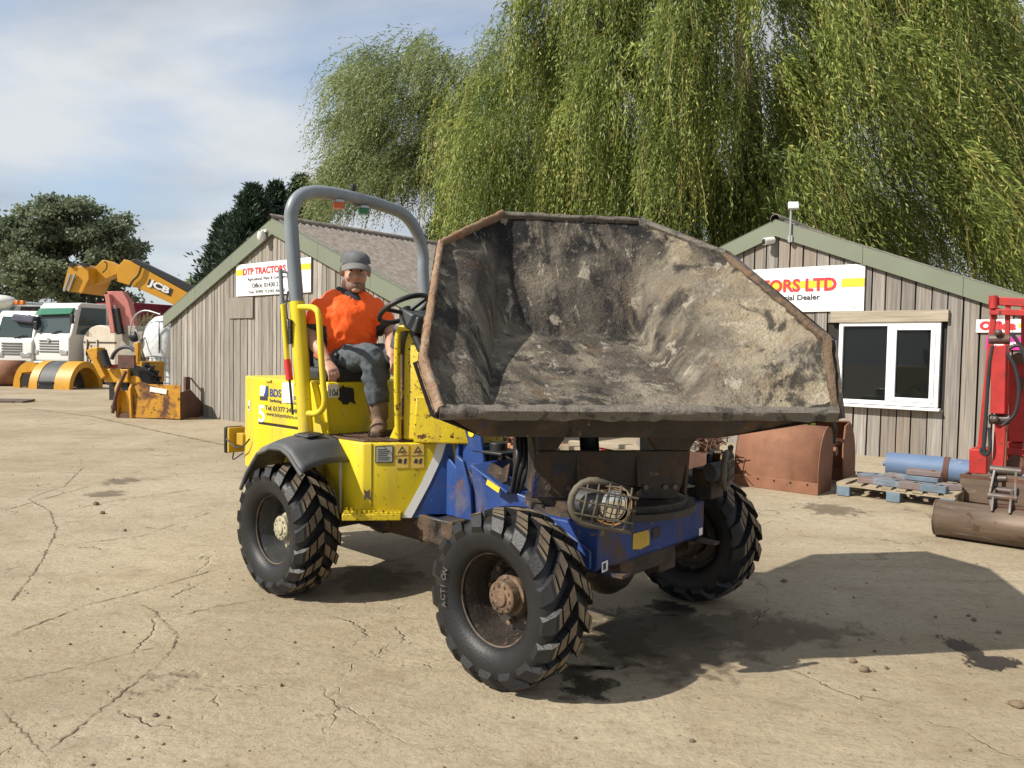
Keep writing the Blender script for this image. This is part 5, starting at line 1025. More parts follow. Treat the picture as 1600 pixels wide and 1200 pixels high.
b__ = _bm.new(); b__.from_mesh(lo_.data); _bm.ops.remove_doubles(b__, verts=b__.verts, dist=.009)
for _ in range(3): _bm.ops.smooth_vert(b__, verts=[v for v in b__.verts if not v.is_boundary], factor=.5, use_axis_x=True, use_axis_y=True, use_axis_z=True)
b__.to_mesh(lo_.data); b__.free(); lo_.data.shade_smooth()
def rough_bar(pts, w, h, seed, amp=.008, k=14):
    mb = MB(); P_ = []
    for a, b_ in zip(pts, pts[1:]):
        a = Vector(a); b_ = Vector(b_); n = max(3, int((b_ - a).length / .035)); P_ += [a.lerp(b_, i / n) for i in range(n)]
    P_.append(Vector(pts[-1])); rings = []
    for i, p in enumerate(P_):
        t = (P_[min(i + 1, len(P_) - 1)] - P_[max(i - 1, 0)]).normalized(); o = (p - ctr); o = (o - t * o.dot(t)).normalized(); u = t.cross(o).normalized(); ring = []
        for j in range(k):
            a = 2 * math.pi * j / k; cx, cy = math.cos(a), math.sin(a); sq = 1 / max(abs(cx), abs(cy)) ** .75; q = p + u * (cx * sq * w / 2) + o * (cy * sq * h / 2); q = q + (q - p).normalized() * amp * (.35 * fbm(q, 9, 3, seed) + .8 * fbm(q, 42, 3, seed)); ring.append(q)
        rings.append(ring)
    mb.loft(rings); return mb
spart('lip', rough_bar([Pt['lipL'], Pt['lipR']], .055, .06, 1, .011), M['crust_lip'], smooth=50, parent=skip)
spart('rim', rough_bar([Pt['lipR'], Pt['P1R'], Pt['P2R']], .035, .035, 2, .012), M['crust_edge'], smooth=50, parent=skip); spart('rim', rough_bar([Pt['P2R'], Pt['P3R'], Pt['P3L']], .05, .035, 3, .009), M['crust_lip'], smooth=50, parent=skip)
spart('rim', rough_bar([Pt['lipL'], Pt['P1L'], Pt['P2L'], Pt['P3L']], .08, .034, 4, .009), M['crust_rust'], smooth=50, parent=skip)
# ================================================================== DRIVER
M['skin'] = pm('skin', (0.47, 0.26, 0.18), 0.5, var=.14, vs=14, layers=[((0.36, 0.13, 0.085), 9, .55, .2, .5, (1, 1, 1), .6)], bump=.15, bs=120)
M['stubble'] = pm('stubble', (0.20, 0.125, 0.095), 0.7, var=.3, vs=60)
M['hivis'] = pm('orange_polyester', (1.0, 0.115, 0.006), 0.75, var=.06, vs=5, bump=.35, bs=11, bdist=.02, stretch=(1, 1, .6))
M['charcoal'] = pm('charcoal_cloth', (0.035, 0.036, 0.042), 0.85, var=.2, vs=20)
M['denim'] = pm('dusty_work_trousers', (0.075, 0.088, 0.10), 0.9, var=.25, vs=7, layers=[((0.17, 0.17, 0.155), 6, .54, .2, .95, (1, 1, .6), .7)], bump=.5, bs=14, bdist=.03)
M['boot'] = pm('tan_boot_leather', (0.165, 0.105, 0.065), 0.7, var=.25, vs=12, layers=[((0.25, 0.19, 0.13), 14, .56, .15, .9)], bump=.3)
M['sole'] = flat('boot_sole', (0.05, 0.035, 0.025), .8)
M['cap'] = pm('grey_cap_cloth', (0.115, 0.12, 0.125), 0.9, var=.3, vs=12, bump=.2, bs=80)
PO = Vector((-2.0, -.28, .95)); man = thing('person', 'seated driver in orange hi-vis polo, grey cap, dark work trousers and brown boots', 'person', FD.wld(tuple(PO)), TH)
V = lambda x, y, z: Vector((x, y, z)) - PO
DL = lambda px, x: Vector(lx(*px, x)) - PO
def remesh(name, mb, mat, parent, vox=.009, smooth=6, push=None):
    me = mb.mesh('tmp', mat); o = bpy.data.objects.new('tmp', me); col.objects.link(o)
    r = o.modifiers.new('r', 'REMESH'); r.mode = 'VOXEL'; r.voxel_size = vox
    s_ = o.modifiers.new('s', 'SMOOTH'); s_.factor = .5; s_.iterations = smooth
    dg = bpy.context.evaluated_depsgraph_get(); dg.update(); me2 = bpy.data.meshes.new_from_object(o.evaluated_get(dg)); bpy.data.objects.remove(o); bpy.data.meshes.remove(me)
    me2.name = name; me2.materials.clear()
    for m_ in (mat if isinstance(mat, list) else [mat]): me2.materials.append(m_)
    if push:
        co = [v.co + v.normal * push(v.co) for v in me2.vertices]
        for v, c_ in zip(me2.vertices, co): v.co = c_
    me2.polygons.foreach_set('material_index', [0] * len(me2.polygons)); me2.shade_smooth(); me2.update(); return link(name, me2, parent)
HT = math.radians(-20)                          # torso turned a little to his right
tx = Vector((math.cos(HT), math.sin(HT), 0)); tyv = Vector((-math.sin(HT), math.cos(HT), 0))
def ell(c, a, b_, n=20, up=None):
    return [Vector(c) + tx * (a * math.cos(2 * math.pi * k / n)) + tyv * (b_ * math.sin(2 * math.pi * k / n)) for k in range(n)]
pel = V(-2.06, -.29, 1.42); chest = V(-1.985, -.305, 1.735); neckb = V(-1.985, -.295, 1.885); head = V(-1.915, -.305, 2.008)
shR = chest + tyv * -.205 + Vector((-.01, 0, .095)); shL = chest + tyv * .205 + Vector((-.01, 0, .095))
elR = DL((488, 527), -2.03); haR = DL((512, 566), -1.83); elL = DL((612, 522), -1.80); haL = DL((612, 558), -1.62)
hipR = pel + tyv * -.10 + Vector((.02, 0, -.01)); hipL = pel + tyv * .10 + Vector((.02, 0, -.01)); knR = DL((582, 556), -1.66); ftR = V(-1.635, -.31, 1.03); knL = V(-1.56, -.06, 1.47); ftL = V(-1.48, -.03, 1.03)
torso_r = lambda g: [ell(pel + Vector((0, 0, -.08)), .13 + g, .165 + g), ell(pel + tx * .01, .155 + g, .19 + g), ell(pel + tx * .035 + Vector((0, 0, .10)), .178 + g, .195 + g), ell(pel.lerp(chest, .62) + tx * .025, .165 + g, .195 + g), ell(chest + tx * .01, .145 + g, .205 + g), ell(chest + Vector((0, 0, .07)), .12 + g, .19 + g), ell(chest + Vector((0, 0, .125)), .09 + g, .14 + g), ell(neckb + Vector((0, 0, .0)), .07 + g * .5, .085 + g * .5)]
def arm(mb, s, e, h, r, upto=1.0):
    if upto < 1: mb.tube([s, s.lerp(e, .4), s.lerp(e, upto)], [r[0], r[1], r[2]], 14)
    else: mb.tube([s, s.lerp(e, .5), e, e.lerp(h, .35), h], r, 14)
hd_dir = math.radians(-34); hx = Vector((math.cos(hd_dir), math.sin(hd_dir), 0)); hy = Vector((-hx.y, hx.x, 0)); tilt_ = Matrix.Rotation(math.radians(10), 3, hy)
Hd = lambda x, y, z: head + tilt_ @ (hx * x + hy * y + Vector((0, 0, z))) * 1.13
def eball(mb, c, r, n=14, m=10):
    o = len(mb.v); mb.ball((0, 0, 0), r, n, m)
    for i in range(o, len(mb.v)): mb.v[i] = tuple(Hd(c[0] + mb.v[i][0], c[1] + mb.v[i][1], c[2] + mb.v[i][2]))
def hand(mb, wrist, dirv, palmn, side, curl):
    d = dirv.normalized(); n = (palmn - d * palmn.dot(d)).normalized(); s = d.cross(n) * side
    rings = []
    for t, w, th in ((-.01, .026, .02), (.03, .036, .02), (.07, .042, .018), (.092, .04, .015)):
        c = wrist + d * t; rings.append([c + s * (w * math.cos(a)) + n * (th * math.sin(a)) for a in np.linspace(0, 2 * math.pi, 12, endpoint=False)])
    mb.loft(rings)
    for k, (off, L_) in enumerate(((-.031, .068), (-.011, .078), (.010, .073), (.030, .056))):
        p = wrist + d * .085 + s * off; pts = [p]; a = .25 * curl
        for j, f in enumerate((.42, .33, .25)):
            a += curl * (.55 if j else .2); pts.append(pts[-1] + (d * math.cos(a) + n * math.sin(a)) * L_ * f)
        mb.tube(pts, [.0105, .0098, .009, .0075], 8)
    p = wrist + d * .025 - s * .03; mb.tube([p, p + (d * .6 - s * .7 + n * .3) * .035, p + (d * .9 - s * .6 + n * .6) * .062], [.0135, .0115, .009], 8)
bd_ = MB(); bd_.loft(torso_r(-.02)); bd_.tube([neckb + Vector((0, 0, -.05)), neckb + Vector((0, 0, .04)), Hd(-.015, 0, -.06)], [.068, .062, .06], 14)
arm(bd_, shR - Vector((0, 0, .05)), elR, haR, [.04, .047, .047, .049, .03]); arm(bd_, shL - Vector((0, 0, .05)), elL, haL, [.04, .047, .047, .049, .03])
hand(bd_, haR, Vector((.75, -.1, -.55)), Vector((.1, .1, -1)), 1, 1.0); hand(bd_, haL, Vector((.75, -.25, -.6)), Vector((.0, -.3, -1)), -1, 1.1)
for h_, k_, f_ in ((hipR, knR, ftR), (hipL, knL, ftL)): bd_.tube([h_, h_.lerp(k_, .5), k_, k_.lerp(f_, .35), f_], [.085, .072, .052, .055, .04], 12)
eball(bd_, (-.012, 0, .035), (.098, .077, .088)); eball(bd_, (.015, 0, -.03), (.078, .066, .08)); eball(bd_, (.035, 0, -.085), (.052, .05, .032)); eball(bd_, (.075, 0, -.1), (.022, .026, .018))
eball(bd_, (.098, 0, -.022), (.022, .016, .016)); bd_.tube([Hd(.082, 0, .025), Hd(.094, 0, 0), Hd(.104, 0, -.02)], [.010, .012, .015], 8); eball(bd_, (.075, 0, .03), (.014, .055, .010)); eball(bd_, (.062, .036, -.03), (.03, .024, .022)); eball(bd_, (.062, -.036, -.03), (.03, .024, .022)); eball(bd_, (.080, 0, -.062), (.014, .026, .009))
for s_ in (-1, 1): eball(bd_, (-.008, s_ * .08, .0), (.024, .012, .034), 10, 8)
body = remesh('body', bd_, M['skin'], man, .0062, 3)
fe = MB()
for s_ in (-1, 1): eball(fe, (.0785, s_ * .031, .010), (.006, .010, .0045), 8, 6)
fe.build('eyes', flat('eye_dark', (.05, .035, .03), .3), man, smooth=60)
be = MB(); eball(be, (.031, 0, -.078), (.066, .0585, .046)); remesh('stubble', be, M['stubble'], man, .007, 2)
mo = MB(); mo.tube([Hd(.083, -.026, -.060), Hd(.0965, 0, -.057), Hd(.083, .026, -.060)], [.004, .0055, .004], 6); mo.build('mouth', flat('lips', (.25, .09, .07), .5), man, smooth=60)
# cap: crown and peak
cp = MB(); rings = []
for i in range(8):
    a = i / 7 * math.pi / 2; rr_ = math.cos(a); rings.append([Hd(-.012 + .108 * rr_ * math.cos(t) + .004, .088 * rr_ * math.sin(t), .048 + .074 * math.sin(a) ** .85) for t in np.linspace(0, 2 * math.pi, 24, endpoint=False)])
cp.loft(rings); capo = cp.build('cap', M['cap'], man, smooth=60)
pk = MB(); pk.grid(lambda u, v: Hd(.070 + .056 * v * (1 - .55 * (2 * u - 1) ** 2) + .022 * (1 - (2 * u - 1) ** 2), (u - .5) * .158, .054 - .030 * v - .022 * (2 * u - 1) ** 2), 14, 6)
pko = pk.build('peak', pm('peak_cloth', (.16, .16, .15), .9, var=.2), capo, smooth=60, fix=False); sm_ = pko.modifiers.new('t', 'SOLIDIFY'); sm_.thickness = .006
# shirt
shm = MB(); shm.loft(torso_r(.004)[1:]); arm(shm, shR - tyv * -.055 - Vector((0, 0, .045)), elR, haR, [.080, .083, .076], .80); arm(shm, shL - tyv * .055 - Vector((0, 0, .045)), elL, haL, [.080, .083, .076], .80)
fold = lambda p: .008 + .012 * fbm(Vector((p.x, p.y, p.z * .55)), 9, 4, 2) + .006 * math.sin(p.z * 58 + p.y * 26 + 9 * fbm(p, 5, 3, 1)) * (1 if p.z < .66 else .35)
shirt = remesh('shirt', shm, [M['hivis'], M['charcoal'], flat('reflective_trim', (.6, .6, .58), .3)], man, .009, 18, fold)
for pol in shirt.data.polygons:
    p = pol.center; lat = (p - pel).dot(tyv); fr_ = (p - pel).dot(tx)
    if p.z < .80 and -.24 < lat < -.10 and -.10 < fr_ < .105 - .0 + (.78 - p.z) * .05 and (p - elR).length > .16: pol.material_index = 2 if abs(fr_ - .085 - (.78 - p.z) * .05) < .010 else 1
    for s_, e_ in ((shR, elR), (shL, elL)):
        t = (p - s_).dot((e_ - s_).normalized()) / (e_ - s_).length
        if t > .74 and (p - s_.lerp(e_, t)).length < .1: pol.material_index = 1
clr = MB(); rings = []
for dz, r in ((-.045, .105), (-.01, .092), (.022, .084), (.018, .093), (-.035, .122)): rings.append([neckb + Vector((0, 0, dz)) + tx * (r * math.cos(a) * .95 + .012) + tyv * (r * math.sin(a)) - Vector((0, 0, .035 * max(0, math.cos(a)) ** 2)) for a in np.linspace(0, 2 * math.pi, 24, endpoint=False)])
clr.loft(rings, cap=False); clr.build('collar', M['charcoal'], shirt, smooth=60)
pkt = MB()
for i in range(2): c = chest + tx * (.158 - .0 * i) + Vector((0, 0, .05 - .05 * i)); pkt.ball(c, .005, 8, 6)
pkt.build('buttons', M['charcoal'], shirt)
# trousers and boots
tr_ = MB(); tr_.loft([ell(pel + Vector((0, 0, -.10)), .15, .185), ell(pel + Vector((0, 0, -.02)), .165, .198), ell(pel + Vector((0, 0, .06)), .165, .196)])
for h_, k_, f_ in ((hipR, knR, ftR), (hipL, knL, ftL)): tr_.tube([h_, h_.lerp(k_, .5), k_.lerp(h_, .12), k_, k_.lerp(f_, .12), k_.lerp(f_, .5), k_.lerp(f_, .72)], [.108, .098, .086, .082, .078, .078, .074], 16)
remesh('trousers', tr_, M['denim'], man, .009, 6, lambda p: .009 * fbm(p, 9, 3, 7) + .006 * math.sin(p.z * 60 + p.x * 40 + 5 * fbm(p, 5, 2, 3)))
for k_, f_, nm in ((knR, ftR, 'boot'), (knL, ftL, 'boot')):
    bo = MB(); td_ = Vector((.62, -.62, 0)).normalized() if k_ is knR else Vector((.9, -.2, 0)).normalized(); sd2 = Vector((-td_.y, td_.x, 0)); an = Vector((f_.x, f_.y, .03))
    bo.tube([k_.lerp(f_, .66), k_.lerp(f_, .82), f_ + Vector((0, 0, .01))], [.069, .064, .058], 16); rings = []
    for t, w, h0, h1 in ((-.085, .034, .012, .075), (-.05, .046, .005, .1), (0, .047, .004, .115), (.06, .05, .004, .10), (.12, .054, .004, .078), (.165, .047, .006, .066), (.19, .026, .015, .05)):
        rings.append([Vector((f_.x, f_.y, 0)) + td_ * t + sd2 * (w * math.cos(a)) + Vector((0, 0, (h0 + h1) / 2 + (h1 - h0) / 2 * math.sin(a))) for a in np.linspace(0, 2 * math.pi, 14, endpoint=False)])
    bo.loft(rings); b_o = remesh('boot', bo, M['boot'], man, .008, 3, lambda p: .003 * fbm(p, 14, 2, 4))
    so2 = MB(); pts = []
    for t, w in ((-.09, .03), (-.07, .042), (0, .046), (.06, .05), (.12, .056), (.17, .048), (.197, .026)): pts.append((t, w))
    poly = [(t, w) for t, w in pts] + [(t, -w) for t, w in pts[::-1]]; so2.prism(poly, lambda a, b_, t: Vector((f_.x, f_.y, 0)) + td_ * a + sd2 * b_ + Vector((0, 0, t)), .001, .022); so2.build('sole', M['sole'], b_o, bevel=.004)
# ================================================================== YARD: right-hand side
M['rust'] = pm('rusty_plate', (0.205, 0.092, 0.05), 0.8, var=.2, vs=4, layers=[((0.13, 0.05, 0.028), 5, .53, .2, .85, (1, 1, .6), .8), ((0.27, 0.145, 0.085), 9, .58, .15, .85, (1, 1, 1), .6)], bump=.15, bs=50)
M['rust_dark'] = pm('dark_rusty_steel', (0.10, 0.045, 0.03), 0.8, var=.3, vs=6, layers=[((0.05, 0.035, 0.028), 6, .55, .15, .8)], bump=.2)
M['bucket_steel'] = pm('worn_bucket_steel', (0.14, 0.10, 0.072), 0.55, .35, var=.3, vs=5, stretch=(.5, 4, 4), layers=[((0.36, 0.31, 0.27), 4, .60, .1, .5, (.6, 3, 3), .6), ((0.08, 0.04, 0.022), 8, .58, .12, .85)], bump=.2)
M['red'] = pm('red_machine_paint', (0.37, 0.022, 0.018), 0.5, var=.25, vs=5, layers=[((0.30, 0.03, 0.02), 4, .56, .2, .6), ((0.07, 0.03, 0.022), 14, .60, .10, .85), ((0.3, .2, .14), 7, .66, .12, .8, (1, 1, .5), .5)], bump=.05)
M['ynew'] = pm('machine_yellow', (0.55, 0.27, 0.012), 0.5, var=.12, vs=5, layers=[((0.20, 0.11, 0.03), 8, .58, .12, .8), ((0.08, 0.035, 0.015), 18, .64, .06, .85)])
M['yrust'] = pm('rusting_yellow', (0.50, 0.235, 0.012), 0.6, var=.15, vs=5, layers=[((0.13, 0.045, 0.02), 3.2, .53, .1, .85), ((0.10, 0.04, 0.02), 12, .60, .06, .85)])
M['neon'] = pm('lime_paint', (0.42, 0.55, 0.02), 0.5, layers=[((.1, .08, .03), 9, .6, .1, .8)])
M['timber'] = pm('pallet_timber', (0.29, 0.235, 0.165), .9, var=.3, vs=5, rnd=.2, bump=.3, bs=30); M['blue_block'] = pm('pallet_block_blue', (0.13, 0.18, 0.23), .85, var=.3, vs=8, layers=[((.25, .2, .15), 8, .58, .15, .9)])
M['pad'] = pm('blue_rust_block', (0.13, 0.19, 0.25), .8, var=.3, vs=6, rnd=.25, tint=((.20, .12, .08), .8), layers=[((.17, .08, .05), 6, .52, .15, .9)])
M['drum'] = pm('faded_blue_drum', (0.10, 0.155, 0.26), .6, var=.12, vs=3, layers=[((.30, .27, .22), 3, .60, .08, .85), ((.12, .055, .03), 5, .66, .06, .9)])
YR = ROT
def away(px, k):
    q = on_ground(*px); return q * (1 + k / math.hypot(q[0], q[1]))
def yard(px, name, label, cat, th=YR, group=None, z=0):
    q = on_ground(*px); return thing(name, label, cat, (q[0], q[1], z), th, group), Frame((q[0], q[1], 0), th)
# --- clamshell grab
gb, FG = yard((1148, 757), 'clamshell_grab', 'rusty brown clamshell grab with lime green head below the shed window', 'grab')
gl = FG.on(1, 0, 1277, 772)[0]
def shell_part(y0, sg, x0, x1, nm):
    pr = [(0, .0), (-.012, .16), (.0, .36), (.06, .55), (.16, .68), (.26, .73)]; P_ = resample([(0, a, b_) for a, b_ in pr], 4); P_ = [(p.y, p.z) for p in P_]
    mb = MB(); mb.grid(lambda u, v: (x0 + (x1 - x0) * u, y0 + sg * P_[min(int(round(v * (len(P_) - 1))), len(P_) - 1)][0], P_[min(int(round(v * (len(P_) - 1))), len(P_) - 1)][1]), 2, len(P_) - 1)
    o = mb.build(nm, M['rust'], gb, smooth=50, fix=False); s_ = o.modifiers.new('t', 'SOLIDIFY'); s_.thickness = .018
    for x in (x0, x1):
        e = MB(); poly = P_ + [(.40, .70), (.46, .45), (.42, .0)]; e.prism([(y0 + sg * a, b_) for a, b_ in poly], lambda a, b_, t: (t, a, b_), x - .009, x + .009); e.build('end_plate', M['rust_dark'] if x == x0 else M['rust'], o, bevel=.003)
    ce = MB(); ce.box(((x0 + x1) / 2, y0 + sg * -.012, .065), (x1 - x0 + .03, .03, .13)); ce.build('cutting_edge', M['rust'], o, bevel=.004)
    for i in range(5): MB().cyl((x0 + .1 + (x1 - x0 - .2) * i / 4, y0 - .028 * sg, .105), (x0 + .1 + (x1 - x0 - .2) * i / 4, y0 - .032 * sg, .105), .012, n=8).build('bolt', M['gap'], o)
    return o
shell_part(0, 1, 0, gl, 'shell'); shell_part(1.22, -1, .02, gl + .02, 'shell')
hdg = MB(); hdg.box((gl * .5, .61, .60), (.34, .34, .26)); hdg.cyl((gl * .5, .61, .7), (gl * .5, .61, .86), .1, n=16); hdg.box((gl * .5, .61, .80), (.5, .12, .10)); hdg.build('head', M['neon'], gb, bevel=.02)
MB().cyl((gl * .5, .61, .84), (gl * .5, .61, .98), .07, n=14).build('rotator', M['rust_dark'], gb, smooth=40)
for x in (.1, gl - .1): MB().cyl((x, .2, .45), (x, 1.0, .45), .05, n=12).build('pivot_tube', M['rust_dark'], gb, smooth=40)
MB().cyl((0, .61, .42), (gl, .61, .42), .05, n=12).build('cross_shaft', M['rust'], gb, smooth=40)
for i, (dx, dz) in enumerate(((-.2, .1), (-.08, .22), (.1, .2), (.25, .05))): MB().tube(resample([(gl * .5 + dx * .4, .45, .80), (gl * .5 + dx * 1.4, .36, .92 + dz * .5), (gl * .5 + dx * 2.0, .40, .70 + dz), (gl * .5 + dx * 1.8, .55, .52)], 6), .018, 8).build('hose', M['hose'], gb, smooth=60)
# --- pallet and the blocks lying on it
pal, FP = yard((1306, 776), 'pallet', 'weathered timber pallet with blue blocks, loaded with loose metal pads', 'pallet')
pL = FP.on(1, 0, 1492, 797)[0]; pD = .95
for i in range(3):
    for j in range(3): MB().box((.07 + (pL - .14) * i / 2, .06 + (pD - .12) * j / 2, .07), (.13, .12, .10)).build('block', M['blue_block'] if j == 0 else M['timber'], pal, bevel=.004)
for j in range(3): MB().box((pL / 2, .06 + (pD - .12) * j / 2, .13), (pL, .11, .018)).build('bearer', M['timber'], pal)
for j in range(3): MB().box((pL / 2, .06 + (pD - .12) * j / 2, .010), (pL, .10, .018)).build('base_board', M['timber'], pal)
for i in range(8): MB().box((.05 + (pL - .1) * i / 7, pD / 2 + random.uniform(-.01, .01), .149), (.095, pD, .018), rotm('Z', random.uniform(-.015, .015))).build('deck_board', M['timber'], pal)
pads = [(.32, .20, .0, .26, .15, .05, .1), (.52, .16, .0, .3, .12, .06, -.1), (.42, .42, .0, .28, .16, .05, .25), (.74, .12, .0, .2, .12, .07, .05), (.98, .10, .0, .24, .13, .07, -.05), (.80, .45, .0, .34, .24, .05, .1), (.80, .45, .055, .32, .22, .05, -.06), (.80, .46, .11, .32, .20, .05, .12), (.18, .62, .0, .26, .2, .04, .3), (.48, .75, .0, .3, .14, .05, -.2), (1.06, .38, .0, .22, .14, .06, .4)]
sayp = ['lying nearest the empty pallet end beside the grab', 'blue one at the middle of the pallet edge', 'flat one behind the blue edge pad', 'rust brown one near the pallet edge', 'small one at the corner towards the red machine', 'bottom of the stack of three', 'middle of the stack of three', 'topmost of the stack of three', 'at the back of the pallet near the grab', 'at the back of the pallet beside the drum', 'turned askew beside the stack of three']
for (x, y, z, a, b_, h, r), s_ in zip(pads, sayp):
    X = FP.wld((x * pL / 1.2, y, .16 + z)); t = thing('metal_pad', 'worn blue metal pad on the pallet, ' + s_, 'metal pad', X, YR + r, 'metal pads on the pallet')
    m_ = MB(); m_.prism([(-a / 2, -b_ / 2), (a / 2, -b_ / 2), (a / 2, b_ * .3), (a * .4, b_ / 2), (-a / 2, b_ / 2)], vz, 0, h); m_.build('plate', M['pad'], t, bevel=.006); m_ = MB(); m_.cyl((a * .25, 0, h - .004), (a * .25, 0, h + .004), .022, n=12); m_.build('bolt_hole', M['gap'], t)
# --- blue drum along the wall
q = on_ground(1386, 743); dr_ = thing('steel_tube', 'long faded blue steel tube lying along the shed wall', 'tube', (q[0], q[1], -.04), ROT + .06)
dl = 1.45
MB().cyl((0, 0, .19), (dl * .45, 0, .19), .15, n=28).build('tube_section', M['drum'], dr_, smooth=40); MB().cyl((dl * .455, 0, .185), (dl * 1.0, 0, .17), .147, .14, 28).build('tube_section', M['drum'], dr_, smooth=40)
MB().cyl((dl * .435, 0, .188), (dl * .475, 0, .186), .155, n=28).build('band', M['rust_dark'], dr_, smooth=40); MB().cyl((-.05, 0, .19), (.0, 0, .19), .03, n=12).build('spigot', M['drum'], dr_, smooth=40)
# --- red backhoe attachment at the right edge
qb = on_ground(1456, 842); FB = Frame((qb[0], qb[1], 0), YR); red = thing('backhoe_arm', 'red digger arm and frame with hoses and a wide grading bucket', 'digger arm', FB.o, YR)
on = lambda px, d: tuple(FB.on(1, d, *px))
bkt = MB(); bl_ = 1.5; pr = [(.36, .03), (.22, .0), (.08, .03), (.0, .12), (-.01, .21), (.05, .29), (.13, .315), (.22, .30)]
P_ = [(p.y, p.z) for p in resample([(0, a, b_) for a, b_ in pr], 4)]
bkt.grid(lambda u, v: (bl_ * u, P_[int(round(v * (len(P_) - 1)))][0], P_[int(round(v * (len(P_) - 1)))][1]), 1, len(P_) - 1); bo = bkt.build('bucket', M['bucket_steel'], red, smooth=50, fix=False); s_ = bo.modifiers.new('t', 'SOLIDIFY'); s_.thickness = .016
for x in (.0, bl_): MB().prism(P_ + [(.34, .12)], lambda a, b_, t: (t, a, b_), x - .008, x + .008).build('bucket_end', M['bucket_steel'], bo)
MB().box((.62, .13, .325), (.44, .06, .022)).build('wear_strip', M['rust_dark'], bo, bevel=.004)
for x in (.40, .52): MB().prism([(.02, .29), (.26, .29), (.22, .40), (.15, .46), (.08, .42)], lambda a, b_, t: (t, a, b_), x, x + .02).build('bucket_ear', M['steel'], bo, bevel=.004)
for p in ((.40, .10, .40), (.40, .19, .44)): MB().cyl((.37, p[1], p[2]), (.57, p[1], p[2]), .03, n=14).build('pin', M['steel'], red, smooth=40)
lk = MB(); lk.bar((.385, .10, .40), (.40, .22, .60), .02, .06); lk.bar((.555, .10, .40), (.54, .22, .60), .02, .06); lk.cyl((.36, .22, .60), (.58, .22, .60), .035, n=14); lk.build('linkage', M['steel'], red, bevel=.004)
A_ = lambda px, d=.25: Vector(on(px, d))
def box_px(name, x0, x1, y0, y1, d, th_, mat, lean=0, parent=None):
    a = A_(((x0 + x1) / 2 + lean, y0), d); b_ = A_(((x0 + x1) / 2 - lean, y1), d); w = A_((x1, (y0 + y1) / 2), d).x - A_((x0, (y0 + y1) / 2), d).x
    mb = MB(); t = (b_ - a).normalized(); mb.bar(a, b_, w, th_, up=(0, 1, 0)); return mb.build(name, mat, parent or red, bevel=.006)
box_px('dipper_arm', 1550, 1573, 540, 646, .25, .13, M['red'], 1); box_px('ram_body', 1553, 1571, 646, 742, .27, .07, M['red'], 3)
MB().cyl(A_((1556, 740), .27), A_((1551, 790), .27), .024, n=14).build('ram_rod', M['galv'], red, smooth=40)
box_px('ram_guard', 1567, 1573, 650, 780, .27, .05, M['rust'], 2); MB().cyl(A_((1548, 748), .22), A_((1573, 748), .22), .03, n=12).build('ram_collar', M['steel'], red, smooth=40)
for y_ in (530, 655): MB().cyl(A_((1546, y_), .25), A_((1578, y_), .25), .04, n=16).build('pin', M['steel'], red, smooth=40)
for px in ((1560, 520), (1555, 655)): MB().ball(A_(px, .2), .03, 10, 8).build('coupling', M['steel'], red, smooth=50)
box_px('upright', 1537, 1546, 470, 740, .55, .045, M['red'], 13); box_px('upright', 1568, 1576, 478, 735, .55, .04, M['red'], 3); box_px('upright', 1596, 1612, 470, 720, .75, .08, M['red'], 0); box_px('top_beam', 1550, 1660, 466, 473, .60, .08, M['red']) if False else None
MB().bar(A_((1546, 470), .56), A_((1700, 478), .56), .09, .07).build('top_beam', M['red'], red, bevel=.006); MB().bar(A_((1546, 487), .50), A_((1700, 492), .50), .03, .05).build('cross_rail', M['red'], red, bevel=.004)
MB().cyl(A_((1552, 462), .5), A_((1552, 482), .5), .032, n=12).build('hinge_boss', M['red'], red, smooth=40)
box_px('side_plate', 1519, 1546, 700, 737, .50, .30, M['red']); box_px('boom_foot', 1578, 1640, 560, 690, .55, .2, M['red']); box_px('king_post', 1575, 1600, 690, 740, .60, .2, M['red']); MB().bar(A_((1570, 705), .45), A_((1680, 712), .45), .05, .06).build('lower_rail', M['red'], red, bevel=.004)
for px, r in (((1587, 722), .06), ((1592, 560), .05), ((1578, 725), .04), ((1600, 600), .05)): MB().cyl(A_(px, .40), A_(px, .52), r, n=14).build('valve', M['rust_dark'], red, smooth=40)
MB().cyl(A_((1587, 590), .5), A_((1589, 640), .5), .02, n=12).build('ram_rod', M['galv'], red, smooth=40)
for pts in ([(1551, 540), (1545, 580), (1541, 640), (1537, 690), (1540, 710), (1547, 700), (1546, 668)], [(1573, 552), (1586, 575), (1592, 610), (1586, 645), (1572, 660), (1566, 665)], [(1541, 650), (1538, 690), (1533, 705), (1541, 712)], [(1580, 520), (1598, 548), (1608, 590)], [(1576, 545), (1592, 540), (1610, 560)]):
    MB().tube(resample([A_(p, .19) for p in pts], 6), .014, 8).build('hose', M['hose'], red, smooth=60)
cab_ = MB(); cab_.box((1.6, 1.1, .75), (.9, .7, .9)); cab_.build('slew_box', M['red'], red, bevel=.02); MB().box((1.5, 1.0, .2), (1.4, .5, .3)).build('sub_frame', M['black'], red, bevel=.01)
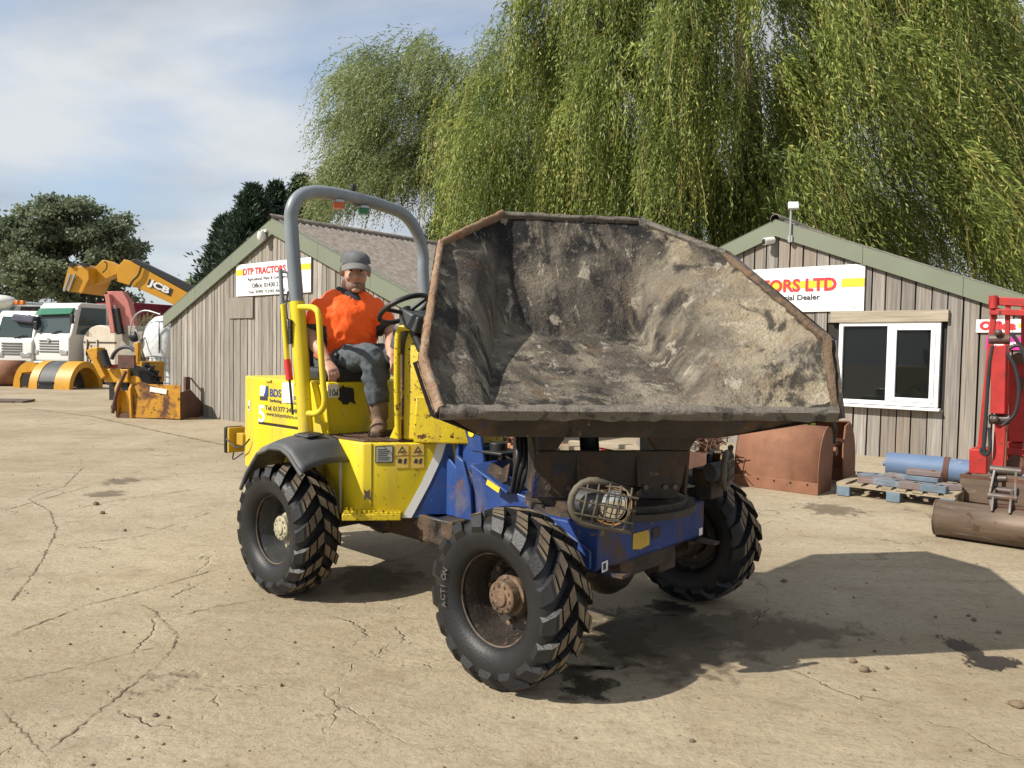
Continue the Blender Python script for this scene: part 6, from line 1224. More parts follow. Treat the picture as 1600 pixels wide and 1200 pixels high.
# spare bucket behind
q = on_ground(1492, 792); sb_ = thing('digger_bucket', 'open brown steel bucket resting behind the grading bucket', 'bucket', (q[0] + .12, q[1] + .12, 0), YR)
m_ = MB(); m_.grid(lambda u, v: (1.2 * u, [.0, .0, .05, .25, .42, .44][int(round(v * 5))], [.28, .06, .02, .0, .08, .30][int(round(v * 5))]), 1, 5); o = m_.build('shell', M['bucket_steel'], sb_, fix=False); s_ = o.modifiers.new('t', 'SOLIDIFY'); s_.thickness = .02
for x in (0, 1.2): MB().prism([(0, .30), (.0, .06), (.05, .02), (.25, 0), (.42, .08), (.44, .30)], lambda a, b_, t: (t, a, b_), x - .01, x + .01).build('side_plate', M['bucket_steel'], sb_)
MB().box((.6, .0, .30), (1.22, .03, .04)).build('rim', M['rust_dark'], sb_)
q = on_ground(1500, 752); tk_ = thing('rubber_track', 'short length of black rubber track beside the blue tube', 'track', (q[0] - .1, q[1] - .1, 0), YR + .5)
for i in range(6): MB().box((i * .1, 0, .10), (.07, .22, .08)).build('tread_pad', M['rubber'], tk_, bevel=.01)
MB().box((.25, 0, .05), (.6, .2, .08)).build('belt', M['rubber'], tk_, bevel=.01)
# --- scrap engine with a coil of wire, behind the front wheel
q = on_ground(1105, 756); en = thing('scrap_engine', 'oily yellow scrap engine with a bright pulley beside the grab', 'engine', (q[0] - .1, q[1] + .35, 0), YR + .1)
m_ = MB(); m_.box((0, 0, .40), (.50, .55, .42)); m_.box((0, 0, .14), (.36, .6, .22)); m_.box((-.05, .0, .66), (.36, .5, .14)); m_.build('block', pm('oily_engine', (.22, .12, .02), .45, var=.5, vs=9, layers=[((.02, .018, .015), 7, .48, .12, .4), ((.42, .36, .26), 10, .62, .06, .6)]), en, bevel=.03)
al = pm('cast_alloy', (.42, .39, .33), .4, .5, var=.3, vs=14, layers=[((.05, .04, .03), 14, .56, .1, .6)])
m_ = MB(); m_.box((.02, -.32, .74), (.34, .12, .26)); m_.build('timing_cover', al, en, bevel=.04)
for c, r in (((.06, -.39, .78), .085), ((-.12, -.36, .55), .06), ((.16, -.36, .45), .07)):
    m_ = MB(); m_.lathe([(0, .001), (0, r), (-.02, r), (-.02, r * .8), (-.012, r * .78), (-.012, r * .35), (-.04, r * .3), (-.04, .001)], c, 'Y', 22); m_.build('pulley', al, en, smooth=35)
for i in range(5): MB().tube(resample([(-.2 + .1 * i, -.28, .62), (-.22 + .1 * i, -.36, .70 + .02 * i), (-.1 + .1 * i, -.34, .50)], 5), .014, 8).build('pipe', M['ynew'] if i % 2 else al, en, smooth=60)
wr_ = MB()
for i in range(60):
    p = Vector((random.uniform(.12, .46), random.uniform(-.45, -.2), random.uniform(.40, .62))); d = Vector((random.gauss(0, 1), random.gauss(0, .5), random.gauss(0, .5))).normalized() * random.uniform(.06, .14); wr_.tube([p - d, p + Vector((0, 0, .02)), p + d], .006, 5)
o = wr_.build('wire_tangle', M['rust_dark'], en, smooth=60, fix=False); o['kind'] = 'stuff'; MB().box((.29, -.32, .19), (.42, .36, .38)).build('wire_crate', M['rust_dark'], en)
# --- between the sheds, seen below the skip
q = on_ground(787, 709); po = thing('steel_post', 'grey steel post with a diagonal brace standing between the sheds', 'post', (q[0], q[1], 0), .3)
m_ = MB(); m_.box((0, 0, 1.0), (.075, .075, 2.0)); m_.build('upright', M['galv'], po, bevel=.004); MB().bar((-.02, .03, .25), (-.75, .2, 1.1), .05, .05).build('brace', M['galv'], po); MB().box((0, 0, .01), (.18, .18, .02)).build('base_plate', M['galv'], po)
q = on_ground(812, 698); rbp = MB()
for i in range(170):
    r = random.uniform(.03, .09); a = random.uniform(0, 6.28); k = random.uniform(0, 1) ** .6; hgt = .28 * (1 - k); rbp.box((q[0] + .75 * k * math.cos(a), q[1] + .7 * k * math.sin(a), random.uniform(0, hgt) + r * .4), (r * 1.6, r, r * .8), rotm('Z', random.uniform(0, 3)) @ rotm('X', random.uniform(-.6, .6)))
tag(rbp.build('brick_rubble', pm('brick_rubble', (.33, .16, .09), .95, var=.4, vs=2)), 'heap of broken orange brick rubble between the sheds', 'rubble', kind='stuff')
for i, (px, l, mt, r, lab) in enumerate((((905, 705), 1.6, 'timber', .1, 'grey timber plank lying on the ground between the sheds'), ((960, 712), 1.4, 'red', -.3, 'red steel bar lying on the ground behind the skip support'), ((960, 700), 1.5, 'lintel', .25, 'pale timber plank lying behind the red bar'))):
    q = on_ground(*px); t = tag(MB().box((0, 0, .035), (l, .14, .07)).build('scrap_length', M[mt], bevel=.005), lab, 'plank'); t.location = (q[0], q[1], 0); t.rotation_euler = (0, 0, YR + r)
q = on_ground(818, 668); ct = thing('rusty_cabinet', 'rust-orange steel cabinet standing behind the rubble between the sheds', 'cabinet', (q[0] + .2, q[1], 0), YR); MB().box((0, 0, .45), (.7, .5, .9)).build('case', M['rust'], ct, bevel=.01); MB().box((0, -.255, .45), (.6, .015, .8)).build('door', M['rust'], ct, bevel=.004)
q = on_ground(1000, 705); al_ = thing('alternator', 'small silver and yellow machine part on the ground behind the skip support', 'machine part', (q[0], q[1], 0), .4); m_ = MB(); m_.lathe([(0, .001), (0, .12), (.2, .13), (.24, .1), (.24, .001)], (0, 0, .14), 'X', 18); m_.build('case', al, al_, smooth=40); MB().box((.42, 0, .16), (.3, .25, .3)).build('yoke', M['ynew'], al_, bevel=.03)

# ================================================================== YARD: left-hand side
# --- rusty yellow loader bucket by the pale shed corner
q = on_ground(226, 654); FBk = Frame((q[0], q[1], 0), math.radians(-12)); lb = thing('loader_bucket', 'rusting yellow loader bucket with a white stripe by the shed corner', 'bucket', FBk.o, FBk.th)
w_ = .82
m_ = MB(); prf = [(0, .04), (.0, .62), (.06, .64), (.5, .22), (.62, .05)]
m_.grid(lambda u, v: (w_ * u, [.0, .0, .14, .5, .86][int(round(v * 4))], [.70, .1, .02, .0, .0][int(round(v * 4))]), 1, 4); o = m_.build('shell', M['yrust'], lb, fix=False); s_ = o.modifiers.new('t', 'SOLIDIFY'); s_.thickness = .02
m_ = MB(); m_.prism([(-.30, .02), (w_, .02), (w_, .52), (w_ * .55, .60), (-.05, .74), (-.30, .60)], lambda a, b_, t: (a, t, b_), -.02, .01, 0); m_.build('back_plate', pm('half_rusted_plate', (.48, .23, .012), .6, layers=[((.10, .038, .02), 1.6, .46, .12, .85), ((.08, .03, .015), 12, .58, .05, .85)]), lb)
MB().box((.34, -.035, .58), (.38, .008, .10), rotm('Y', .12)).build('white_stripe', M['white_ink'], lb)
side = MB(); side.prism([(0, .02), (.7, .02), (.85, .2), (.3, .66), (0, .70)], lambda a, b_, t: (t, a, b_), -.30, -.28); side.build('side_plate', M['yrust'], lb); MB().prism([(0, .02), (.7, .02), (.85, .2), (.3, .60), (0, .55)], lambda a, b_, t: (t, a, b_), w_ - .01, w_ + .01).build('side_plate', M['rust_dark'], lb)
for x in (-.62, -.30): MB().prism([(-.06, .0), (.02, .0), (.04, .66), (-.02, .74), (-.10, .6)], lambda a, b_, t: (t, a, b_), x, x + .05).build('arm_bracket', M['yrust'], lb, bevel=.006)
MB().box((-.45, .05, .30), (.3, .06, .5)).build('hitch_plate', M['ynew'], lb, bevel=.006); MB().box((-.45, .0, .05), (.34, .12, .1)).build('hitch_foot', M['rust_dark'], lb, bevel=.006); MB().tube(resample([(-.66, -.1, .1), (-.55, -.12, .5), (-.35, -.1, .95)], 4), .035, 8).build('hitch_strut', M['rust_dark'], lb, smooth=50)
MB().cyl((-.68, -.05, .22), (-.58, -.05, .22), .08, n=14).build('pin_boss', M['rust_dark'], lb, smooth=40)
# fence post stub at the shed corner
q = on_ground(292, 652); t = thing('timber_post', 'short dark timber post against the corner of the pale shed', 'post', (q[0], q[1], 0), YR); MB().box((0, 0, .42), (.10, .10, .84)).build('shaft', M['rust_dark'], t, bevel=.004); MB().bar((0, 0, .78), (-.45, .35, .80), .03, .03).build('rail', M['galv'], t)
# --- yellow skid machine with tyre
q = on_ground(198, 632); FT = Frame((q[0], q[1], 0), math.radians(-10)); ym = thing('yellow_tractor', 'old yellow machine with a black tyre and red seat behind the loader bucket', 'tractor', FT.o, FT.th)
U = FT.on
def ypx(px, d=0.0): return tuple(FT.on(1, d, *px))
def ybox(nm, x0, y0, x1, y1, d, dep, mat, bev=.02):
    a = ypx((x0, y1), d); b_ = ypx((x1, y0), d); return MB().box(((a[0] + b_[0]) / 2, d + dep / 2, (a[2] + b_[2]) / 2), (b_[0] - a[0], dep, b_[2] - a[2])).build(nm, mat, ym, bevel=bev)
ybox('chassis', 163, 577, 200, 597, 0, 1.0, M['ynew']); ybox('hood', 200, 565, 222, 598, .1, .9, M['ynew']); ybox('counter_plate', 184, 555, 210, 575, -.2, .06, M['rust_dark'], .01); ybox('belly', 170, 597, 225, 625, .2, .8, M['black'])
m_ = MB(); a = Vector(ypx((143, 545), 0)); b_ = Vector(ypx((166, 590), 0)); m_.bar(a, b_, .16, .22, up=(0, 1, 0)); m_.build('boom', M['ynew'], ym, bevel=.02); ybox('boom_head', 140, 543, 152, 562, -.1, .3, M['ynew'])
m_ = MB(); m_.cyl(ypx((160, 548), -.1), ypx((168, 572), -.1), .10, n=14); m_.build('boom_ram', M['black'], ym, smooth=40); ybox('seat', 170, 570, 184, 575, 0, .4, flat('red_seat', (.25, .03, .03), .6))
m_ = MB(); m_.tube([Vector(ypx((193, 568), .3)) + Vector((.42 * math.cos(t), .1, .42 * math.sin(t))) for t in np.linspace(.2, 2.9, 14)], .05, 8); m_.build('wheel_arch', M['guard'], ym, smooth=50); ybox('mast', 210, 535, 216, 580, .1, .12, M['ynew'])
c = Vector(ypx((217, 590), .25)); wm = MB(); wm.lathe([(-.16, .2), (-.16, .45), (-.1, .52), (.1, .52), (.16, .45), (.16, .2)], (0, 0, 0), 'Y', 32); wo_ = wm.build('wheel', M['rubber'], ym, smooth=40, loc=(c.x, c.y, .52)); MB().lathe([(-.1, .001), (-.1, .2), (.1, .2)], (0, 0, 0), 'Y', 20).build('rim', M['ynew'], wo_, smooth=40)
for k in range(20):
    for s_ in (-1, 1): lg = MB().box((0, s_ * .08, .53), (.06, .15, .05), rotm('Z', s_ * .5)).build('tread_lug', M['rubber'], wo_); lg.rotation_euler = (0, 2 * math.pi * (k + .25 * s_) / 20, 0)
# --- caged white liquid tank
q = away((251, 613), .3); ib = thing('liquid_tank', 'white plastic liquid tank in a steel cage at the pale shed corner', 'tank', (q[0], q[1], 0), math.radians(-14))
MB().box((0, .5, .60), (.92, 1.0, 1.0)).build('bladder', pm('milky_plastic', (.55, .60, .62), .4, var=.1), ib, bevel=.06, seg=3); MB().box((0, .5, .05), (1.0, 1.1, .10)).build('base_pallet', M['galv'], ib)
for i in range(7): MB().cyl((-.48 + .16 * i, -.02, .08), (-.48 + .16 * i, -.02, 1.12), .011, n=6).build('cage_bar', M['galv'], ib)
for i in range(6): MB().cyl((-.5, -.02, .1 + .2 * i), (.5, -.02, .1 + .2 * i), .011, n=6).build('cage_bar', M['galv'], ib)
# --- white plastic-wrapped cab on the tank's far side
q = away((243, 606), .9); wcb = thing('wrapped_cab', 'white plastic-wrapped machine hood with a bent grey tube rail beside the pale shed', 'machine', (q[0] - .2, q[1], 0), math.radians(-16))
m_ = MB(); rings = []
for z, a, b_ in ((1.05, .62, .8), (1.3, .72, .85), (1.8, .70, .85), (2.2, .62, .75), (2.45, .45, .5), (2.52, .15, .2)): rings.append([(.35 + a * math.copysign(abs(math.cos(t)) ** .6, math.cos(t)), .6 + b_ * math.copysign(abs(math.sin(t)) ** .6, math.sin(t)), z + .05 * math.sin(3 * t)) for t in np.linspace(0, 2 * math.pi, 24, endpoint=False)])
m_.loft(rings); m_.build('hood', pm('wrap_film', (.62, .65, .67), .25, var=.12, vs=4, bump=.6, bs=6, bdist=.05), wcb, smooth=50); MB().box((.4, .6, .6), (1.2, 1.3, .9)).build('base', M['rust_dark'], wcb, bevel=.03)
MB().tube(resample([(-.5, -.3, 1.2), (-.52, -.35, 1.9), (-.35, -.35, 2.45), (.1, -.35, 2.68), (.75, -.35, 2.55)], 6), .03, 8).build('tube_rail', M['galv'], wcb, smooth=60); MB().tube(resample([(-.55, -.3, 1.3), (-.25, -.4, 2.0), (.0, -.4, 1.4)], 6), .022, 8).build('tube_rail', M['galv'], wcb, smooth=60)
MB().ball((-.4, -.3, 1.75), (.22, .12, .18), 12, 8).build('rubber_buffer', M['rubber'], wcb, smooth=60); MB().tube([(.62, -.26, 1.2), (.62, -.26, 2.3), (.95, -.2, 2.35)], .02, 8).build('side_bar', M['black'], wcb, smooth=60)
# --- cream tank bowser
q = away((156, 603), 1.0); FC = Frame((q[0], q[1], 0), math.radians(-20)); bw_ = thing('cream_bowser', 'cream steel bowser with a rounded end behind the yellow half-round guard', 'bowser', FC.o, FC.th)
cream = pm('cream_paint', (.56, .50, .40), .6, var=.12, layers=[((.22, .13, .07), 5, .6, .1, .8)])
m_ = MB(); m_.prism([(-.80 + .0, .3)] + [(-.80 * math.cos(t), 1.55 + .62 * math.sin(t)) for t in np.linspace(0, math.pi, 13)] + [(.80, .3)], lambda a, b_, t: (a, t, b_), 0, 3.0); m_.build('tank', cream, bw_, bevel=.03)
for x in (-.6, -.1): MB().box((x, -.03, 1.0), (.04, .04, 1.3)).build('rib', cream, bw_)
MB().box((0, -.02, 1.55), (1.58, .03, .03)).build('seam', M['gap'], bw_); MB().tube(resample([(-.45, -.06, 1.5), (-.55, -.08, 1.1), (-.35, -.08, .9), (-.5, -.06, .6)], 6), .03, 8).build('hose', M['hose'], bw_, smooth=60)
m_ = MB(); m_.box((1.35, .6, 1.2), (1.3, 1.2, 1.5)); m_.box((1.5, .2, 1.95), (.5, .5, .4)); m_.build('tool_locker', pm('grey_beige', (.30, .27, .22), .7, var=.2), bw_, bevel=.02)
for x in (-.55, .5): MB().cyl((x, -.05, .38), (x, .3, .38), .38, n=24).build('wheel', M['rubber'], bw_, smooth=40)
gr = np.random.default_rng(4); gp_ = FC.wld((1.35, 1.2, 1.75)); C_ = gp_ + gr.normal(0, 1, (5000, 3)) * np.array([.45, .3, .2]); o = leaves('dry_weeds', C_, gr.normal(0, .5, C_.shape) + np.array([.2, 0, .9]), gr.uniform(.25, .6, 5000), gr.uniform(.015, .03, 5000), gr.uniform(0, 1, 5000), leaf_mat('dry_weed', (.16, .15, .06), (.36, .33, .19)), None, 3); tag(o, 'tuft of dry straw-coloured weeds behind the cream bowser', 'weeds', kind='stuff')
# --- yellow half-round guards
q = on_ground(88, 606); FA = Frame((q[0], q[1], 0), math.radians(-8)); ya = thing('machine_bonnet', 'yellow machine bonnet with two round arches and a grey centre plate on the ground', 'bonnet', FA.o, FA.th)
def arch(x0, x1, mat, nm, ri=.70, ro=.90, dep=None):
    m_ = MB(); n = 18; rings = []
    for i in range(n + 1):
        t = math.pi * i / n; rings.append([(x0, -.5 + .5 + ro * math.cos(t) * .9, ro * math.sin(t)), (x1, ro * math.cos(t) * .9, ro * math.sin(t)), (x1, ri * math.cos(t) * .9, ri * math.sin(t)), (x0, ri * math.cos(t) * .9, ri * math.sin(t))])
    m_.loft(rings); return m_.build(nm, mat, ya, smooth=40)
arch(-.35, -.05, M['ynew'], 'arch'); arch(.55, 1.10, M['ynew'], 'arch'); arch(-.05, .55, M['guard'], 'centre_plate', .80, .88)
m_ = MB(); m_.box((-.80, .0, .30), (.5, .7, .55)); m_.build('side_box', M['ynew'], ya, bevel=.02); m_ = MB(); m_.prism([(.95 * math.cos(t), .86 * math.sin(t)) for t in np.linspace(0, math.pi, 15)] + [(-.55, 0), (-.55, .3), (-.4, .5), (.3, .55), (.45, .0)], lambda a, b_, t: (a * .62 - .65, t, b_), -.42, -.3); m_.build('end_panel', M['ynew'], ya); MB().box((-.65, -.2, .25), (.6, .4, .4)).build('dark_cavity', M['gap'], ya)
MB().box((.25, -.80, .22), (.56, .04, .06)).build('tread', M['black'], ya); MB().box((.25, -.78, .08), (.56, .06, .1)).build('tread', M['black'], ya)
# --- far-left scoops
for px, s_, mt, lab in (((14, 603), 1.0, 'rust', 'rusty brown digger scoop standing on end below the lorries'), ((44, 602), .9, 'rust_dark', 'dark grey digger scoop lying between the rusty scoop and yellow bonnet')):
    q = on_ground(*px); t = thing('digger_scoop', lab, 'bucket', (q[0], q[1], 0), .3); m_ = MB(); pf = resample([(0, .3, .0), (0, -.1, .02), (0, -.3, .3), (0, -.25, .7), (0, .0, .88)], 3)
    m_.grid(lambda u, v: (s_ * (u - .5), pf[int(round(v * (len(pf) - 1)))].y, pf[int(round(v * (len(pf) - 1)))].z * s_), 1, len(pf) - 1); o = m_.build('shell', M[mt], t, smooth=50, fix=False); sm2 = o.modifiers.new('t', 'SOLIDIFY'); sm2.thickness = .03
    for x in (-.5, .5): MB().prism([(p.y, p.z * s_) for p in pf] + [(.4, .4)], lambda a, b_, tt: (tt, a, b_), s_ * x - .015, s_ * x + .015).build('side_plate', M[mt], t)
q = on_ground(8, 628); t = tag(MB().box((0, 0, .03), (1.6, .5, .05), rotm('X', .05)).build('steel_sheet', M['bucket_steel']), 'flat dark steel sheet lying on the concrete at the yard edge', 'sheet'); t.location = (q[0] - .2, q[1], 0)
# --- lorries
M['cab'] = pm('cab_white', (.60, .60, .56), .35, var=.05, vs=1.5, layers=[((.3, .27, .22), 1.5, .60, .2, .7, (1, 1, .5), .5)]); M['screen'] = flat('cab_glass', (.05, .07, .075), .05); M['chrome'] = pm('headlamp', (.6, .6, .6), .15, .8); M['grille'] = flat('grille_grey', (.12, .12, .12), .5)
def lorry(px, th, w, l, h, label, body=None, back=0.0, ext=None, green=False, badge=None):
    q = away(px, back); t = thing('lorry', label, 'lorry', (q[0], q[1], 0), th); z0 = .75 * h / 2.75
    # local x forward, origin at the near-side front corner; cab runs back to -l
    m_ = MB(); sec = [(0, z0), (0, z0 + .38 * (h - z0)), (-.10, z0 + .46 * (h - z0)), (-.38, h - .12), (-.5, h), (-l, h - .02), (-l, z0)]
    m_.prism(sec, lambda a, b_, tt: (a, tt, b_), -w, 0); cb = m_.build('cab', M['cab'], t, bevel=.06, seg=3)
    zs, ze = z0 + .48 * (h - z0), h - .22
    m_ = MB(); xs = lambda z: -.10 - .28 * (z - (z0 + .46 * (h - z0))) / (h - .12 - (z0 + .46 * (h - z0)))
    m_.add([(xs(zs) + .012, -w + .12, zs), (xs(zs) + .012, -.12, zs), (xs(ze) + .012, -.18, ze), (xs(ze) + .012, -w + .18, ze)], [(0, 1, 2, 3)]); o = m_.build('windscreen', M['screen'], cb); sm3 = o.modifiers.new('t', 'SOLIDIFY'); sm3.thickness = .02; sm3.offset = 0
    m_ = MB(); m_.prism([(-.28, zs - .05), (-l * .62, zs - .05), (-l * .62, ze + .04), (-.5, ze + .04)], lambda a, b_, tt: (a, tt, b_), .0, .012); m_.build('side_window', M['screen'], cb)
    if l > 1.9: m_ = MB(); m_.prism([(-l * .70, zs), (-l * .93, zs), (-l * .93, ze), (-l * .70, ze)], lambda a, b_, tt: (a, tt, b_), .0, .012); m_.build('side_window', M['screen'], cb)
    MB().box((-l * .66, .006, (z0 + ze) / 2), (.02, .012, ze - z0)).build('door_seam', M['grille'], cb); MB().box((-l * .56, .02, zs - .22), (.14, .03, .05)).build('door_handle', M['black'], cb)
    gz = z0 + .16 * (h - z0)
    for i in range(5): MB().box((.012, -w / 2, gz + .10 * i), (.03, w * .5, .055)).build('grille_bar', M['grille'], cb, bevel=.01)
    if badge: MB().lathe([(0, .001), (0, .09), (.03, .07), (.03, .001)], (.03, -w / 2, gz + .42), 'X', 14).build('badge', M['chrome'], cb, smooth=40)
    for y in (-.28, -w + .28): MB().box((.015, y, gz - .02), (.05, .42, .18)).build('headlight', M['chrome'], cb, bevel=.03)
    MB().box((-.02, -w / 2, z0 - .15), (.16, w + .02, .28)).build('bumper', M['cab'], cb, bevel=.04); MB().box((-l / 2, -w / 2, z0 - .22), (l * .96, w * .9, .3)).build('sill', M['black'], cb)
    for i, s_ in enumerate((-.55, -.8)): MB().tube([(xs(zs) + .03, -w * .5 + s_ * .6 + .5, zs - .03), (xs(zs) + .03, -w * .5 + s_ * .6 + .9, zs + .08)], .015, 6).build('wiper', M['black'], cb)
    for y in (.12, -w - .12): MB().box((-.05, y, (zs + ze) / 2 + .05), (.10, .16, .34)).build('mirror', M['black'], cb, bevel=.03); MB().cyl((-.2, y * .2 if y > 0 else -w, ze), (-.05, y, ze - .1), .015, n=6).build('mirror_arm', M['black'], cb)
    for y in (-.14, -w + .14):
        wl = MB().lathe([(-.13, .25), (-.13, .43), (-.08, .48), (.08, .48), (.13, .43), (.13, .25)], (0, 0, 0), 'Y', 26).build('wheel', M['rubber'], t, smooth=40, loc=(-l * .55, y, .48)); MB().lathe([(-.05, .001), (-.05, .25), (.1, .27), (.1, .25), (.02, .1), (.12, .08), (.12, .001)], (0, 0, 0), 'Y', 20).build('rim', M['galv'], wl, smooth=40)
    m_ = MB(); m_.box((-l - 2.2, -w / 2, .85), (4.6, w * .4, .25)); m_.build('chassis', M['black'], t)
    if body: mb_ = MB(); mb_.box((-l - 2.4, -w / 2, body[1]), (4.2, w, body[2])); mb_.build('load_body', body[0], t, bevel=.03)
    if green: mb_ = MB(); mb_.add([(xs(ze) + .06, -w + .10, h - .20), (xs(ze) + .06, -.06, h - .20), (-.10, -.06, ze - .20), (-.10, -w + .10, ze - .24)], [(0, 1, 2, 3)]); gv = flat('green_visor', (.05, .20, .11), .2); gv.node_tree.nodes['Principled BSDF'].inputs['Alpha'].default_value = .7; o = mb_.build('sun_visor', gv, cb); sm4 = o.modifiers.new('t', 'SOLIDIFY'); sm4.thickness = .03
    return t, cb
redbox = pm('dark_red_box', (.20, .012, .03), .5)
lorry((108, 600), math.radians(-116), 2.25, 2.4, 3.0, 'white lorry cab with a green sun visor and dark grille', (redbox, 2.4, 1.5), green=True, badge=True)
lorry((14, 600), math.radians(-118), 2.3, 2.2, 3.15, 'white lorry cab with amber roof lights, cut off by the picture edge', (pm('grey_body', (.25, .24, .23), .7), 1.9, 1.4), back=4.0)
t, cb = lorry((51, 602), math.radians(-98), 1.7, 1.5, 2.7, 'smaller white lorry cab with a dark cloth on its roof, between two larger cabs', None, back=2.4)
m_ = MB(); m_.box((-.45, -.45, 2.38), (.8, .95, .30), rotm('X', -.1)); m_.build('roof_cloth', pm('blue_grey_cloth', (.09, .09, .13), .9), cb, bevel=.08, seg=3)
q = at_depth(30, 474, 30.5)
bx2 = thing('light_bar', 'amber light bar and white air deflector on the lorry roof', 'light bar', (q[0] - .2, q[1], q[2] - .12), -.2)
m_ = MB(); m_.ball((-.7, 0, .18), (.75, .5, .28), 16, 8); m_.build('air_deflector', M['cab'], bx2, smooth=60)
for x in (.15, .40): MB().box((x, 0, .14), (.18, .15, .18)).build('amber_lamp', flat('amber', (.55, .16, .02), .3), bx2, bevel=.03)
MB().box((.6, .1, .03), (1.6, .3, .06)).build('roof_rail', M['galv'], bx2)
# ladder-like red racks and red truck bodies behind the cabs
q = at_depth(205, 500, 36); rt = thing('red_truck_body', 'dark red box body standing behind the pink crane arm', 'truck body', (q[0], q[1], 0), math.radians(-10)); MB().box((0, 0, 1.55), (2.1, 4, 2.3)).build('box', redbox, rt, bevel=.04); MB().box((.1, -2.02, 2.0), (1.7, .05, .35)).build('louvre', M['gap'], rt)
for x in (-.8, .8): MB().cyl((x, -1.8, .4), (x, -1.5, .4), .4, n=20).build('wheel', M['rubber'], rt, smooth=40)
q = at_depth(105, 480, 34); rk = thing('roof_rack', 'orange-red rack of tubes on top of the lorries', 'rack', (q[0], q[1], 2.9), math.radians(-8))
for z in (.05, .25): MB().box((0, 0, z), (4.8, .08, .06)).build('rail', pm('orange_red', (.36, .06, .03), .6), rk)
for i in range(9): MB().box((-2.3 + .57 * i, 0, .15), (.06, .07, .3)).build('rail_post', M['red'], rk)
MB().box((0, .3, -.9), (4.4, .1, 1.8)).build('rack_frame', M['black'], rk)
# --- pink crane arm
pk_Y = 27.6; A2 = lambda px, d=0: Vector(at_depth(*px, pk_Y + d)); pkc = thing('pink_crane', 'faded pink folded crane arm rising behind the cream bowser', 'crane', (A2((195, 520)).x, pk_Y, 0), 0); pl0 = Vector((A2((195, 520)).x, pk_Y, 0))
pinkm = pm('faded_red_paint', (.55, .20, .17), .6, var=.12)
m_ = MB(); P4 = [A2(p) - pl0 for p in ((166, 455), (191, 455), (200, 470), (211, 512), (194, 515), (180, 478))]; m_.add([tuple(p) for p in P4] + [tuple(p + Vector((0, .35, 0))) for p in P4], [tuple(range(6)), tuple(range(6, 12))[::-1]] + [(i, (i + 1) % 6, 6 + (i + 1) % 6, 6 + i) for i in range(6)]); m_.build('outer_arm', pinkm, pkc, bevel=.01)
m_ = MB(); m_.bar(A2((169, 460), -.1) - pl0, A2((178, 520), -.1) - pl0, .16, .2, up=(0, 1, 0)); m_.build('inner_arm', pinkm, pkc, bevel=.01); m_ = MB(); m_.bar(A2((181, 482), -.05) - pl0, A2((188, 522), -.05) - pl0, .22, .2, up=(0, 1, 0)); m_.build('ram', M['black'], pkc, bevel=.02); m_ = MB(); m_.box((.1, .9, .9), (.4, .4, 1.8)); m_.build('column', M['black'], pkc, bevel=.02)
# --- telehandler boom coming from behind the pale shed
TY = 23.5; A3 = lambda px, d=0: Vector(at_depth(*px, TY + d)); tb = A3((330, 500)); tele = thing('telehandler', 'yellow telehandler boom with black hose channel reaching from behind the pale shed', 'telehandler', (tb.x, TY, 0), 0); t0 = Vector((tb.x, TY, 0))
def pl_px(nm, pxs, d0, d1, mat, bev=.012, parent=None):
    P5 = [A3(p, d0) - t0 for p in pxs]; Q5 = [p + Vector((0, d1 - d0, 0)) for p in P5]; n = len(P5); m_ = MB(); m_.add([tuple(p) for p in P5] + [tuple(p) for p in Q5], [tuple(range(n)), tuple(range(n, 2 * n))[::-1]] + [(i, (i + 1) % n, n + (i + 1) % n, n + i) for i in range(n)]); return m_.build(nm, mat, parent or tele, bevel=bev)
jy = pm('telehandler_yellow', (.56, .27, .012), .45, var=.08, vs=3, layers=[((.2, .1, .02), 6, .62, .1, .8)])
boom = pl_px('boom', [(182, 418), (194, 405), (203, 408), (330, 478), (330, 510), (265, 473), (210, 448), (183, 440)], 0, .55, jy)
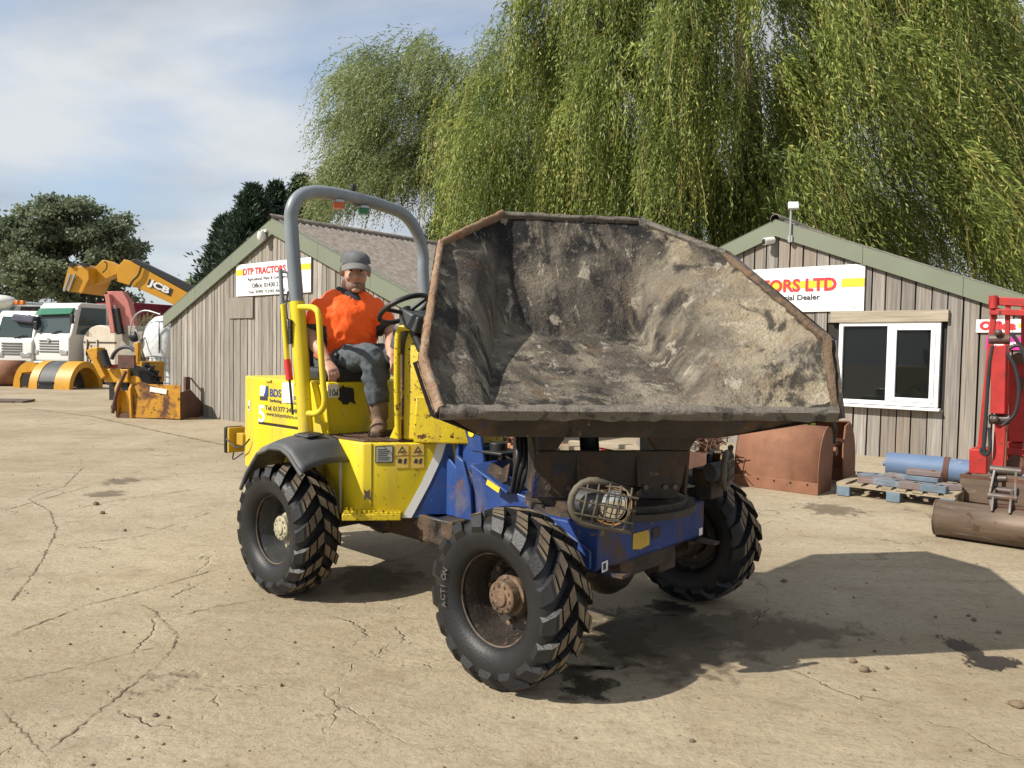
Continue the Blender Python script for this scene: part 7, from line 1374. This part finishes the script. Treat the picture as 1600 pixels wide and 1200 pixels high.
pl_px('hose_channel', [(203, 407), (210, 404), (295, 445), (330, 466), (330, 477)], .05, .4, M['black'], .01); pl_px('boom_nose', [(140, 430), (150, 416), (160, 406), (168, 407), (184, 416), (183, 428), (160, 438), (134, 452)], .08, .48, jy)
pl_px('carriage', [(98, 452), (104, 428), (107, 417), (112, 411), (118, 417), (127, 416), (131, 412), (138, 418), (139, 436), (133, 448), (128, 458), (112, 456)], -.35, .9, jy)
for x in (104, 111): m_ = MB(); m_.bar(A3((x + 6, 428), -.4) - t0, A3((x - 4, 455), -.4) - t0, .05, .06, up=(0, 1, 0)); m_.build('carriage_bar', M['galv'], tele)
for px in ((111, 414), (131, 414)): m_ = MB(); c = A3(px, -.4) - t0; m_.cyl(c, c + Vector((0, .2, 0)), .07, n=14); m_.build('pin', M['black'], tele, smooth=40)
m_ = MB(); m_.tube(resample([A3(p, -.06) - t0 for p in ((160, 426), (166, 420), (167, 412), (163, 409))], 4), .02, 6); m_.build('hose', M['hose'], tele, smooth=60); m_ = MB(); m_.tube(resample([A3(p, -.06) - t0 for p in ((203, 446), (208, 438), (216, 430), (221, 415))], 4), .03, 6); m_.build('hose', M['hose'], tele, smooth=60)
dp = pl_px('badge_plate', [(233.5, 436), (270, 452), (266, 463), (230, 445)], -.012, -.002, M['black'], 0, boom)
a = A3((232.8, 445.2), -.02) - t0; xd = (A3((268, 461.5), -.02) - A3((232.8, 445.2), -.02)); text_mesh('lettering', 'JCB', .26, M['white_ink'], boom, tuple(a), tuple(xd), (0, 0, 1), xd.length * .92, .012, .0)
m_ = MB(); m_.box((.5, .3, 1.0), (2.2, 1.6, 1.4)); m_.build('body', jy, tele, bevel=.05); m_ = MB(); m_.bar(A3((330, 490), .3) - t0, Vector((2.0, .3, 1.4)), .5, .5); m_.build('boom_rear', jy, tele, bevel=.02)
for x in (-.3, 1.6): MB().cyl((x, -.5, .55), (x, -.1, .55), .55, n=24).build('wheel', M['rubber'], tele, smooth=40)
pl_px('roof_box', [(266, 462), (272, 458), (290, 460), (290, 475), (266, 478)], -.5, .3, M['galv'], .01) if False else None
